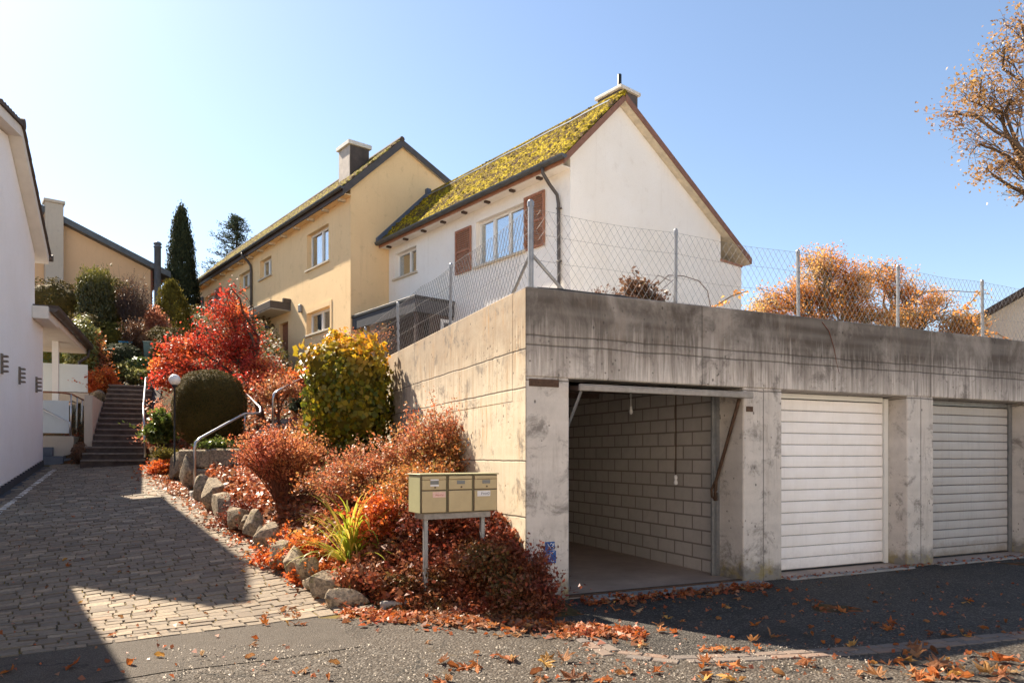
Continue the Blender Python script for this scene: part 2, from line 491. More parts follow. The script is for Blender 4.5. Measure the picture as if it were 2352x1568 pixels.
M['paper'] = plain('paper_label', (0.68, 0.66, 0.66), 0.8, 0.2, 0, 0.1, 30)
M['paper_pink'] = plain('faded_pink_label', (0.70, 0.46, 0.38), 0.8, 0.2, 0, 0.12, 30)
M['ink'] = plain('dark_ink', (0.05, 0.05, 0.07), 0.8, 0.2)
M['ink_red'] = plain('red_ink', (0.40, 0.10, 0.09), 0.8, 0.2)
M['slot_grey'] = plain('grey_name_window', (0.14, 0.145, 0.14), 0.35, 0.5, 0, 0.2)
M['wood_grey'] = plain('weathered_grey_timber', (0.30, 0.275, 0.25), 0.8, 0.2, 0, 0.25, 12)
M['bark'] = plain('brown_bark', (0.11, 0.075, 0.05), 0.9, 0.15, 0, 0.35, 18, 0.6)
M['bark_ochre'] = plain('lichen_bark', (0.20, 0.135, 0.065), 0.9, 0.15, 0, 0.35, 14, 0.6)
M['twig_red'] = plain('reddish_twigs', (0.17, 0.065, 0.04), 0.85, 0.15, 0, 0.3, 14)
M['twig_grey'] = plain('grey_mauve_twigs', (0.13, 0.095, 0.085), 0.9, 0.15, 0, 0.3, 14)
M['globe'] = plain('opal_glass_globe', (0.82, 0.78, 0.72), 0.25, 0.5, 0, 0.04)
M['bin_blue'] = plain('blue_plastic', (0.03, 0.22, 0.38), 0.5, 0.4, 0, 0.2)
M['bin_green'] = plain('grey_green_plastic', (0.16, 0.22, 0.18), 0.6, 0.3, 0, 0.15)
M['step_stone'] = plain('dark_weathered_steps', (0.085, 0.065, 0.055), 0.9, 0.2, 0, 0.45, 5, 0.5)
M['step_edge'] = plain('worn_step_nosing', (0.20, 0.165, 0.14), 0.9, 0.2, 0, 0.3, 12, 0.4)
M['terracotta'] = plain('terracotta', (0.42, 0.16, 0.08), 0.8, 0.2, 0, 0.2)
M['brick_red'] = plain('reddish_timber', (0.22, 0.085, 0.055), 0.7, 0.2, 0, 0.25, 8)
M['lamp_bronze'] = plain('weathered_bronze', (0.20, 0.165, 0.13), 0.5, 0.4, 0.3, 0.2)
# ------------------------------------------------------------------ terrain
EDGE = [(-0.55, 5.55), (-1.44, 6.76), (-3.68, 9.7), (-5.74, 12.66), (-8.45, 16.6), (-8.75, 17.2)]   # right edge of the drive


def interp(x, tb):
    if x <= tb[0][0]: return tb[0][1]
    for (x0, y0), (x1, y1) in zip(tb, tb[1:]):
        if x <= x1:
            return y0 + (y1 - y0) * (x - x0) / (x1 - x0)
    return tb[-1][1]


def edge_x(y):
    return interp(y, [(q[1], q[0]) for q in EDGE])


def z_drive(y):
    t = y - 6.3
    if t <= 0: return 0.0
    return min(0.129 * t * t / (t + 0.55), 1.26)


HILL = [(16.4, 1.24), (21.0, 3.45), (27.0, 5.9), (33.0, 8.3), (40.0, 9.2), (60.0, 10.5), (120.0, 14.0)]
YARD = [(11.0, 0.75), (13.0, 1.05), (14.5, 1.3), (16.0, 1.75), (21.0, 3.25), (27.0, 4.7), (33.0, 7.0), (40.0, 8.6), (60.0, 10.5), (120.0, 14.0)]


def sm(x, a, b):
    t = max(0.0, min(1.0, (x - a) / (b - a)))
    return t * t * (3 - 2 * t)


def G_ab(x, y):
    dx, dy = x - 0.136, y - 6.90
    return dx * GX[0] + dy * GX[1], dx * GY[0] + dy * GY[1]


def ground_z(x, y):
    a, b = G_ab(x, y)
    if a > 0.12 and b > 0.0:
        if b < 8.2 and a < 13.2:
            if b > 7.75 or a > 12.8: return 3.0
            return -0.08
        r = 3.0 + max(0.0, b - 9.0) * 0.10
        if a > 13.2: r = interp(a, [(13.2, 3.0), (18.0, 1.5), (30.0, 0.0)]) if b < 8.2 else r
        return r
    e = (x - edge_x(y)) * 0.82
    zd = z_drive(y)
    base = zd - 0.02
    if y > 16.4 and e <= 0:
        base = interp(y, HILL)
    if e > 0:
        # bed beside the drive
        front = sm(y + 0.12 * x, 6.35, 7.25)
        if b < 0:
            front *= 1 - sm(a, -0.05, 0.40); zd *= 1 - sm(a, -0.9, 0.1)
        bed = zd + front * (0.34 * sm(e, 0.05, 0.45) + 0.27 * min(max(e - 0.3, 0.0), 2.6))
        if y > 11: bed = max(bed, bed * (1 - sm(y, 12.5, 16)) + interp(y, YARD) * sm(y, 12.5, 16))
        if y > 16.4:
            q = sm(e, 0.0, 3.0)
            bed = bed * q + interp(y, HILL) * (1 - q)
        base = bed
    if y < 5.6: base = min(base, 0.0) - 0.0
    n = noise.noise(Vector((x * 0.9, y * 0.9, 0.3)))
    if e > 0.1 and y > 6.5 or y > 17:
        base += 0.05 * n
    # far land falls away gently so that the sheet reaches the horizon
    return base


def ranges(*seg):
    out = []
    for a, b, s in seg:
        n = max(1, int(round((b - a) / s)))
        out += [a + (b - a) * i / n for i in range(n)]
    out.append(seg[-1][1])
    return out


def grid_sheet(xs, ys, zf, drop=None):
    V = []; F = []
    nx, ny = len(xs), len(ys)
    for y in ys:
        for x in xs:
            V.append((x, y, zf(x, y)))
    for j in range(ny - 1):
        for i in range(nx - 1):
            q = (j * nx + i, j * nx + i + 1, (j + 1) * nx + i + 1, (j + 1) * nx + i)
            if drop and all(drop(V[k][0], V[k][1]) for k in q): continue
            F.append(q)
    return V, F


t = NT('earth_with_leaf_litter'); p = t.pos()
f1 = t.noise(p, 0.9, 5, 0.7); f2 = t.noise(p, 14.0, 5, 0.7)
cell = t.vor(p, 16.0, 'Color'); cx = t.sep(cell)
c = t.mix(t.ramp(f2, [(0.35, 0.0), (0.65, 1.0)]), (0.045, 0.030, 0.018), (0.11, 0.07, 0.035))
c = t.mix(t.ramp(cx[0], [(0.72, 0.0), (0.76, 1.0)]), c, t.mix(cx[1], (0.22, 0.06, 0.02), (0.16, 0.09, 0.03)))
c = t.mix(t.ramp(f1, [(0.52, 0.0), (0.66, 0.8)]), c, (0.055, 0.06, 0.02))
t.bump(f2, 0.8, 0.04)
M['earth'] = t.fin(c, 0.95, 0.1)

xs = ranges((-400, -60, 60), (-60, -24, 4), (-24, -10, 0.6), (-10, 0.8, 0.11), (0.8, 3, 0.4), (3, 30, 1.5), (30, 400, 60))
ys = ranges((-200, -10, 40), (-10, 4, 2), (4, 9, 0.11), (9, 18, 0.16), (18, 28, 0.4), (28, 60, 1.5), (60, 130, 8), (130, 900, 110))
V, F = grid_sheet(xs, ys, lambda x, y: ground_z(x, y) - 0.03 * (1 - sm((x - edge_x(y)), 0.0, 0.25)))
gm = bpy.data.meshes.new('ground'); gm.from_pydata(V, [], F)
go = link('ground', gm, M['earth'], None, True); tag(go, kind='structure')

# --- road: coarse old asphalt with stones showing
def asphalt(name, stone, c0, c1, spec=0.25, patch=0.3, st=0.5):
    t = NT(name); p = t.pos()
    a = t.noise(p, 0.7, 5, 0.65); b = t.noise(p, 90.0, 3, 0.7)
    v = t.vor(p, stone, 'Color'); vd = t.vor(p, stone)
    cc = t.sep(v)
    c = t.mix(t.ramp(a, [(0.35, 0.0), (0.7, 1.0)]), c0, c1)
    pick = t.ramp(cc[0], [(0.45, 0.0), (0.9, 1.0)])
    c = t.mix(t.math('MULTIPLY', pick, st), c, t.mix(cc[1], (0.33, 0.30, 0.26), (0.16, 0.14, 0.12)))
    c = t.mix(t.ramp(vd, [(0.30, 0.0), (0.55, 0.55)]), c, tuple(x * 0.35 for x in c0))
    m = t.noise(p, 2.6, 6, 0.75)
    wp = t.n('ShaderNodeVectorMath', operation='ADD'); t.l(p, wp.inputs[0])
    nz = t.n('ShaderNodeTexNoise'); t.l(p, nz.inputs['Vector']); nz.inputs['Scale'].default_value = 3.0; nz.inputs['Detail'].default_value = 5
    sc = t.n('ShaderNodeVectorMath', operation='SCALE'); t.l(nz.outputs['Color'], sc.inputs[0]); sc.inputs['Scale'].default_value = 0.5; t.l(sc.outputs[0], wp.inputs[1])
    cr = t.vor(wp.outputs[0], 0.75, 'Distance', 1.0, 'DISTANCE_TO_EDGE')
    c = t.mix(t.math('MULTIPLY', t.ramp(cr, [(0.004, 1.0), (0.012, 0.0)]), t.ramp(t.noise(p, 0.8, 3), [(0.45, 0.0), (0.55, 0.8)])), c, (0.02, 0.018, 0.015))
    c = t.mix(t.ramp(t.noise(p, 1.4, 5, 0.7, 0.6), [(0.52, 0.0), (0.66, 0.55)]), c, tuple(x * 0.5 for x in c0))
    c = t.mix(t.math('MULTIPLY', t.ramp(m, [(0.60, 0.0), (0.70, 1.0)]), patch), c, (0.13, 0.085, 0.03))
    t.bump(t.math('SUBTRACT', t.math('MULTIPLY', b, 0.3), vd), 0.9, 0.012)
    return t.fin(c, 0.85, spec)


M['asphalt'] = asphalt('coarse_old_asphalt', 55.0, (0.066, 0.052, 0.039), (0.105, 0.083, 0.063), 0.25, 0.4, 0.42)
M['asphalt_dark'] = asphalt('shade_darkened_asphalt', 80.0, (0.036, 0.030, 0.025), (0.066, 0.056, 0.046), 0.3, 0.6, 0.5)
M['asphalt_fine'] = asphalt('fine_grey_asphalt', 120.0, (0.105, 0.085, 0.067), (0.14, 0.115, 0.092), 0.25, 0.12, 0.4)

# cut the road sheet along the foot of the garage and the planting bed
gm = bpy.data.meshes.new('road')
pts = [(-40, -12, 0.006), (40, -12, 0.006), (40, 24.98, 0.006), (0.64, 7.12, 0.006), (0.30, 6.55, 0.006), (-1.2, 6.52, 0.006), (-1.6, 6.6, 0.006), (-1.95, 6.32, 0.006), (-3.7, 5.02, 0.006), (-7.0, 2.60, 0.006), (-40, 2.6, 0.006)]
gm.from_pydata(pts, [], [tuple(range(len(pts)))])
tag(link('road', gm, M['asphalt']), kind='structure')
# garage forecourt above the row of setts, coloured darker where the garage shades it
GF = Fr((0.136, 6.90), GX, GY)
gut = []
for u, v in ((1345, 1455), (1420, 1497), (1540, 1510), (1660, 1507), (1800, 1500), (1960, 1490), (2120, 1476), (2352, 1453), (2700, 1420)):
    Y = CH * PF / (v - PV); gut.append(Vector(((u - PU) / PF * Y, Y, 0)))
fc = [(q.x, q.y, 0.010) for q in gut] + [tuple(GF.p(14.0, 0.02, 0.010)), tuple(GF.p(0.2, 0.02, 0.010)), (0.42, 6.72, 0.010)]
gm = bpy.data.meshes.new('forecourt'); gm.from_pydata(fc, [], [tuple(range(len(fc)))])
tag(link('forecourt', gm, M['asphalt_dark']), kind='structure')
# row of setts: small chamfered stones
mb = MB()
sett_mat = NT('clinker_setts'); p = sett_mat.pos()
r = sett_mat.n('ShaderNodeNewGeometry').outputs['Random Per Island']
sett_mat.bump(sett_mat.noise(p, 60, 4), 0.5, 0.006)
M['setts'] = sett_mat.fin(sett_mat.mix(sett_mat.math('MULTIPLY', sett_mat.noise(p, 25, 4), 0.7), sett_mat.ramp(r, [(0, (0.26, 0.16, 0.11)), (0.5, (0.20, 0.155, 0.125)), (1, (0.15, 0.125, 0.11))]), (0.10, 0.085, 0.075)), 0.85, 0.25)
for q0, q1 in zip(gut, gut[1:]):
    d = (q1 - q0); L = d.length; d.normalize(); nn = Vector((d.y, -d.x, 0))
    k = max(1, int(L / 0.17))
    for i in range(k):
        for row in (0, 1):
            off = 0.085 * (row % 2)
            s0 = (i * L / k + off) + 0.004; s1 = s0 + L / k - 0.010
            fr = Fr(q0.xy, d.xy, nn.xy)
            h = 0.016 + random.uniform(-0.003, 0.003)
            mb.box(fr, s0, s1, row * 0.095 - 0.02, row * 0.095 + 0.066, 0.0, h, 0, 0.006)
tag(mb.build('gutter_setts', M['setts']), kind='structure')
# finer patch of asphalt at the foot of the drive
pts = []
for u, v in ((0, 1512), (330, 1456), (700, 1414), (765, 1428), (828, 1487), (640, 1515), (380, 1545), (120, 1590), (-300, 1660), (-420, 1600)):
    Y = CH * PF / (v - PV); pts.append(((u - PU) / PF * Y, Y, 0.011))
gm = bpy.data.meshes.new('apron'); gm.from_pydata(pts, [], [tuple(range(len(pts)))])
tag(link('apron', gm, M['asphalt_fine']), kind='structure')

# --- paved drive: joint bed plus individually laid setts
t = NT('mossy_joints'); p = t.pos()
M['joints'] = t.fin(t.mix(t.ramp(t.noise(p, 3.0, 5, 0.7), [(0.40, 0.0), (0.6, 1.0)]), (0.07, 0.056, 0.04), (0.16, 0.115, 0.03)), 0.95, 0.1)
t = NT('grey_paving_setts'); p = t.pos()
r = t.n('ShaderNodeNewGeometry').outputs['Random Per Island']
c = t.ramp(r, [(0, (0.15, 0.110, 0.078)), (0.3, (0.27, 0.207, 0.143)), (0.55, (0.21, 0.163, 0.118)), (0.85, (0.31, 0.24, 0.165)), (0.93, (0.41, 0.32, 0.22)), (1.0, (0.28, 0.18, 0.112))])
c = t.mix(t.ramp(t.noise(p, 30, 5, 0.7), [(0.35, 0.6), (0.65, 0.0)]), c, (0.10, 0.09, 0.078))
c = t.mix(t.ramp(t.noise(p, 1.1, 5, 0.7), [(0.5, 0.0), (0.75, 0.35)]), c, (0.12, 0.10, 0.07))
t.bump(t.noise(p, 45, 5, 0.7), 0.6, 0.010)
M['pavers'] = t.fin(c, 0.85, 0.3)


def left_x(y):
    return -3.394 - 0.4538 * y


V, F = grid_sheet(ranges((-14, -0.5, 0.4)), ranges((4.4, 16.6, 0.3)), lambda x, y: z_drive(y) + 0.004,
                  lambda x, y: x > edge_x(y) + 0.10 or (y - 5.02) < (x + 3.67) * 0.739 - 0.1)
gm = bpy.data.meshes.new('drive_bed'); gm.from_pydata(V, [], F)
tag(link('drive_bed', gm, M['joints'], None, True), kind='structure')
V = []; F = []
rd = Vector((0.834, 0.552)).normalized(); pd = Vector((-rd.y, rd.x))
o0 = Vector((-3.69, 5.02))
row = 0; s = 0.0
rnd = random.Random(3)
while s < 17.5:
    h = rnd.uniform(0.105, 0.13)
    x = -9.5 + rnd.uniform(0, 0.2)
    while x < 9.0:
        w = rnd.uniform(0.13, 0.23)
        g = 0.003
        c0 = o0 + rd * (x + w / 2) + pd * (s + h / 2)
        X, Y = c0
        ok = left_x(Y) + 0.08 < X < edge_x(Y) - 0.02 + (0.10 if Y < 6.9 else 0) and Y < 16.45 and Y > 4.2
        if ok and abs((X / Y)) < 0.80:
            jz = rnd.uniform(-0.004, 0.006)
            n = len(V); ch = 0.005
            corners = [(x + g, s + g), (x + w - g, s + g), (x + w - g, s + h - g), (x + g, s + h - g)]
            low = []; top = []
            for (cx_, cy_), (ix, iy) in zip(corners, ((1, 1), (-1, 1), (-1, -1), (1, -1))):
                jx, jy = rnd.uniform(-0.007, 0.007), rnd.uniform(-0.006, 0.006)
                q = o0 + rd * (cx_ + jx) + pd * (cy_ + jy)
                q2 = o0 + rd * (cx_ + jx + ch * ix) + pd * (cy_ + jy + ch * iy)
                low.append((q.x, q.y, z_drive(q.y) + 0.002)); top.append((q2.x, q2.y, z_drive(q2.y) + 0.016 + jz + rnd.uniform(-.002, .002)))
            V += low + top
            F += [(n + 4, n + 5, n + 6, n + 7)] + [(n + i, n + (i + 1) % 4, n + 4 + (i + 1) % 4, n + 4 + i) for i in range(4)]
        x += w
    s += h; row += 1
gm = bpy.data.meshes.new('driveway'); gm.from_pydata(V, [], F)
tag(link('driveway', gm, M['pavers']), kind='structure')
# pale edging stones along the white house
mb = MB()
y = 7.0
while y < 15.6:
    L = rnd.uniform(0.16, 0.24)
    fr = Fr((left_x(y) + 0.42, y), (-0.4132, 0.9106), (-0.9106, -0.4133))
    z = z_drive(y)
    mb.box(fr, 0.005, L - 0.008, 0, 0.10, z - 0.02, z + 0.028 + rnd.uniform(-0.005, 0.005), 0, 0.012)
    y += L * 0.9106
tag(mb.build('edging_stones', M['cap_white']), kind='structure')

# added to throw sun into the shade: pavement and further down pale houses, unseen behind the viewer
gm = bpy.data.meshes.new('reflector_pavement'); gm.from_pydata([(-45, -30, 0.012), (45, -30, 0.012), (45, 1.6, 0.012), (-45, 1.6, 0.012)], [], [(0, 1, 2, 3)])
M['reflector_paving'] = plain('pale_reflector_paving', (0.72, 0.63, 0.52), 0.9, 0.2, 0, 0.08, 2)
tag(link('reflector_pavement', gm, M['reflector_paving']), kind='structure')

tz = [tuple(GF.p(0.35, 7.7, 3.03)), tuple(GF.p(13.0, 7.7, 3.03)), (15.0, 21.0, 3.03), (10.0, 26.0, 3.03), (6.2, 22.3, 3.03), (1.6, 18.6, 3.03), (-4.3, 25.7, 3.03), (-5.6, 24.7, 3.03), (-3.5, 16.5, 3.03)]
gm = bpy.data.meshes.new('terrace'); gm.from_pydata(tz, [], [tuple(range(len(tz)))])
tag(link('terrace', gm, M['reflector_gravel']), kind='structure')  # hidden pale sheet, added to bounce sunlight onto the white gable
# ------------------------------------------------------------------ garage block
g = thing('garage_building', 'long stained concrete garage block with one open bay and two slatted doors', 'garage', (0.136, 6.90, 0))
TOP, LIN = 3.11, 2.23
mb = MB()
mb.box(GF, 0.0, 13.0, 0.0, 0.30, LIN, TOP, 0, 0.012)
mb.build('parapet_beam', M['concrete_front'], g)
mb = MB()
mb.box(GF, -0.004, 0.30, 0.302, 8.0, 2.0, TOP - 0.002, 0, 0.01)
mb.box(GF, -0.003, 0.296, 0.56, 7.99, -0.4, 2.0)
mb.box(GF, -0.004, 0.0, 0.004, 0.559, -0.4, 1.999); mb.box(GF, -0.004, 0.0, 0.004, 0.301, 2.0, TOP - 0.02)          # side face of the corner pillar
mb.build('side_wall', M['concrete_side'], g)
PIL = [(0.0, 0.485), (2.745, 3.331), (5.495, 6.006), (8.17, 8.72), (10.9, 11.45)]
for i, (a0, a1) in enumerate(PIL):
    mb = MB(); mb.box(GF, a0, a1, 0.005, 0.555, -0.3, LIN + 0.001, 0, 0.012)
    # a shuttering joint: a narrow groove strip left of the middle
    o = mb.build('pillar', M['concrete_pillar'], g)
    if i == 0: o['label'] = 'corner pillar with two small blue plates near its foot'
mb = MB()
mb.box(GF, 0.3, 13.0, 0.30, 8.0, 2.42, 2.66)
mb.build('roof_slab', M['concrete_slab'], g)
mb = MB(); mb.box(GF, 0.3, 13.0, 0.30, 8.0, 2.662, 3.0); mb.build('reflector_layer', M['reflector_gravel'], g)  # made-up pale cover out of view, reflects sun up at the house walls
mb = MB()
for a0 in (2.80, 5.55, 8.3): mb.box(GF, a0, a0 + 0.18, 0.556, 6.2, -0.1, 2.419)
o = mb.build('block_partition', M['blocks'], g)
mb = MB(); mb.box(GF, 0.3, 13.0, 6.2, 6.4, -0.1, 2.419)
mb.build('back_wall', M['blocks_back'], g)
mb = MB(); mb.box(GF, 12.8, 13.0, 0.30, 8.0, -0.3, 2.42); mb.build('end_wall', M['concrete_slab'], g)
mb = MB(); mb.box(GF, 0.30, 12.8, 0.02, 6.2, -0.2, 0.026)
mb.build('floor', M['garage_floor'], g)
for a0, a1, bb in ((0.62, 2.95, -0.20), (3.36, 5.49, -0.12), (6.03, 8.16, -0.12), (8.74, 10.88, -0.12)):
    mb = MB(); mb.box(GF, a0, a1, bb, 0.015, -0.1, 0.032, 0, 0.012); mb.build('threshold', M['concrete_slab'], g)
mb = MB(); mb.box(GF, 0.487, 2.743, 0.02, 0.07, 0.02, 0.046); mb.build('door_stop', M['rust'], g)
# doors
for (a0, a1), nsl, mat, lab in (((3.331, 5.495), 15, 'door_white', 'closed white slatted garage door'),
                                ((6.006, 8.17), 17, 'door_grey', 'closed greyed slatted garage door'), ((8.72, 10.9), 16, 'door_white', None)):
    b0 = 0.30
    fm = MB()
    fm.box(GF, a1 - 0.075, a1 - 0.002, b0 - 0.02, b0 + 0.06, 0.03, 2.21)
    fm.box(GF, a0 + 0.002, a0 + 0.04, b0 - 0.02, b0 + 0.06, 0.03, 2.21)
    fm.box(GF, a0 + 0.04, a1 - 0.075, b0 + 0.01, b0 + 0.06, 2.165, 2.225)
    dm = MB()
    x0, x1 = a0 + 0.045, a1 - 0.088
    zb, zt = 0.045, 2.155
    h = (zt - zb) / nsl
    for i in range(nsl):
        z0 = zb + i * h
        k = random.uniform(-0.0015, 0.0015)
        prof = [(b0 + 0.012, z0 + 0.003), (b0 + 0.001 + k, z0 + 0.012), (b0 - 0.002 + k, z0 + h * 0.5), (b0 + 0.001 + k, z0 + h - 0.010), (b0 + 0.016, z0 + h - 0.002), (b0 + 0.03, z0 + h - 0.002), (b0 + 0.03, z0 + 0.003)]
        dm.prism(GF, prof, x0, x1)
    dm.box(GF, x0, x1, b0 + 0.018, b0 + 0.04, zb, zt, 1)
    d = dm.build('garage_door', [M[mat], M['dark']], g)
    if lab: d['label'] = lab
    fm.build('door_frame', M['white_paint' if mat == 'door_white' else 'galv'], d)
    sm_ = MB(); sm_.box(GF, x0 - 0.02, x1 + 0.03, b0 - 0.006, b0 + 0.05, 0.033, 0.043); sm_.build('rubber_seal', M['black'], d)
    if lab:
        hm = MB(); q = GF.p((x0 + x1) / 2 + 0.03, b0, 0.86)
        hm.box(GF, (x0 + x1) / 2 - 0.035, (x0 + x1) / 2 + 0.035, b0 - 0.010, b0 - 0.0035, 0.80, 0.94, 0, 0.003)
        hm.tube([GF.p((x0 + x1) / 2, b0 - 0.008, 0.87), GF.p((x0 + x1) / 2, b0 - 0.045, 0.87), GF.p((x0 + x1) / 2 + 0.07, b0 - 0.047, 0.87)], 0.008, 6)
    if mat == 'door_grey':
        for zz in (0.95, 0.35):
            km = MB()
            q = GF.p(x0 + 0.06, b0 - 0.004, zz); km.tube([q, q - GF.ey * 0.012], 0.014, 10)
            km.build('lock', M['black'], d)
# open up-and-over door of the first bay
mb = MB()
A0, A1 = 0.56, 2.76
prof = [(-0.10, 2.095), (-0.10, 2.155), (2.0, 2.355), (2.0, 2.30)]
mb.prism(GF, [(-0.098, 2.105), (-0.098, 2.15), (2.0, 2.35), (2.0, 2.31)], A0, A1)
od = mb.build('tilting_door', M['wood_dark'], g); od['label'] = 'raised timber garage door lying under the ceiling'
mb = MB(); mb.box(GF, A0 - 0.03, A1 + 0.01, -0.135, -0.099, 2.10, 2.158, 0, 0.006)
mb.box(GF, A0 - 0.02, A1 + 0.005, -0.128, -0.09, 2.16, 2.168)
mb.build('edge_rail', M['wood_grey'], od)
mb = MB()
q0 = GF.p(A0 + 0.02, -0.07, 2.10); q1 = GF.p(0.53, 0.36, 1.45)
mb.tube([q0, q1], 0.016, 6); mb.build('lifting_arm', M['galv'], g)
a, c = GF.plane_b(1648, 1150, 0.42); a2, c2 = GF.plane_b(1697, 918, -0.05)
mb = MB(); mb.tube([GF.p(2.70, 0.02, 2.10), GF.p(2.69, 0.40, 1.15), GF.p(2.70, 0.42, 1.02)], 0.02, 6)
mb.tube([GF.p(2.70, 0.42, 1.16), GF.p(2.655, 0.44, 1.05), GF.p(2.66, 0.44, 0.97), GF.p(2.71, 0.43, 0.93)], 0.014, 6)
mb.box(GF, 2.685, 2.725, 0.40, 0.45, 0.92, 1.02)
mb.build('lifting_arm', M['rust'], g)['label'] = 'rusty lifting arm with hooked lower end'
mb = MB(); mb.box(GF, 2.70, 2.744, 0.40, 0.46, 0.03, 2.22); mb.box(GF, 2.66, 2.70, 0.44, 0.46, 0.03, 2.22)
mb.build('door_frame', M['galv'], g)
mb = MB(); mb.box(GF, 0.487, 0.53, 0.40, 0.46, 0.03, 2.22); mb.build('door_frame', M['galv'], g)
# ceiling joists of the open bay, pull cord and bulb
mb = MB()
for b0 in (0.75, 1.5, 2.3, 3.2, 4.2, 5.2): mb.box(GF, 0.31, 2.79, b0, b0 + 0.10, 2.34, 2.418)
mb.build('ceiling_joists', M['wood_dark'], g)
a, c = GF.plane_b(1552, 1108, 1.0)
mb = MB(); mb.tube([GF.p(a, 1.0, 2.34), GF.p(a + 0.004, 1.0, 1.7), GF.p(a, 1.0, c + 0.09)], 0.009, 6)
pc = mb.build('pull_cord', M['wood_dark'], g)
mb = MB(); q = GF.p(a, 1.0, c); mb.lathe((q.x, q.y, q.z), [(0.0, -0.03), (0.022, -0.02), (0.028, 0.0), (0.02, 0.025), (0.014, 0.04), (0.022, 0.055), (0.022, 0.085), (0.008, 0.10), (0, 0.1)], 12)
mb.build('wooden_grip', M['paper'], pc, True)
a, c = GF.plane_b(1449, 945, 1.6)
mb = MB(); mb.tube([GF.p(a, 1.6, 2.40), GF.p(a, 1.6, c + 0.05)], 0.006, 6)
q = GF.p(a, 1.6, c); mb.lathe((q.x, q.y, q.z), [(0, -0.04), (0.02, -0.03), (0.03, 0.0), (0.018, 0.04), (0.016, 0.07), (0, 0.075)], 10)
mb.build('hanging_bulb', M['paper'], g, True)
# mounting plates left on the pillars
for u, v, w, h in ((1250, 879, 0.33, 0.075), (1722, 939, 0.10, 0.06)):
    a, c = GF.plane_b(u, v, 0.0)
    mb = MB(); mb.box(GF, a - w / 2, a + w / 2, -0.004, 0.006, c - h / 2, c + h / 2, 0, 0.003); mb.build('rusty_plate', M['rust'], g)
# two blue plates with scratched white marks
for (u0, v0, u1, v1), marks in (((1252, 1244, 1274, 1264), (((.25, .8), (.4, .5), (.55, .3)), ((.5, .75), (.68, .85)), ((.75, .8), (.8, .55), (.6, .45)), ((.5, .12), (.98, .12)), ((.9, .85), (.86, .6)), ((.78, .3), (.92, .4)))),
                                ((1248, 1265, 1277, 1292), (((.08, .78), (.28, .74)), ((.22, .5), (.32, .72)), ((.36, .44), (.42, .72)), ((.46, .36), (.54, .74)), ((.58, .22), (.66, .16)), ((.70, .15), (.82, .14)), ((.12, .12), (.3, .12)), ((.6, .78), (.85, .95))))):
    a0, c1 = GF.plane_b(u0, v0, 0.0); a1, c0 = GF.plane_b(u1, v1, 0.0)
    mb = MB(); mb.box(GF, a0, a1, -0.005, 0.004, c0, c1, 0, 0.002)
    pl = mb.build('blue_plate', M['blue'], g)
    mk = MB()
    for st in marks:
        mk.tube([GF.p(a0 + (a1 - a0) * x, -0.0055, c0 + (c1 - c0) * y) for x, y in st], 0.0035, 4)
    mk.build('white_marks', M['white_mark'], pl)

# ------------------------------------------------------------------ wire mesh fence on the coping
fe = thing('wire_mesh_fence', 'sagging wire mesh fence on grey posts along the concrete coping', 'fence', (0.2, 7.0, TOP))
FT = 3.96
SB = 0.10                                            # setback from the faces
corner = GF.p(SB, SB, 0)
front_a = [GF.plane_b(u, 600, SB)[0] for u in (1551, 1834, 2062, 2257)] + [8.9, 10.6, 12.3]
side_b = [GF.plane_a(u, 700, SB)[0] for u in (1034, 915, 838)]
def post(p, top, r, lean=(0, 0)):
    m_ = MB(); m_.tube([(p.x, p.y, TOP - 0.05), (p.x + lean[0], p.y + lean[1], top)], r, 10)
    m_.lathe((p.x + lean[0], p.y + lean[1], top), [(r * 1.15, -0.05), (r * 1.15, 0.0), (r * 0.7, 0.018), (0, 0.02)], 10)
    return m_.build('post', M['galv'], fe)
post(corner, FT + 0.02, 0.030)
for i, a in enumerate(front_a): post(GF.p(a, SB, 0), FT - 0.03 - 0.012 * (i % 2), 0.021, (0.006 * (-1) ** i, 0.004))
for i, b in enumerate(side_b): post(GF.p(SB, b, 0), FT - 0.01, 0.021, (0.01 * (-1) ** i, 0.006))
for e in (GF.p(SB + 0.40, SB, 0), GF.p(SB, SB + 0.50, 0)):
    m_ = MB(); m_.tube([(corner.x, corner.y, TOP + 0.36), (e.x, e.y, TOP - 0.01)], 0.018, 8); m_.build('brace', M['galv'], fe)


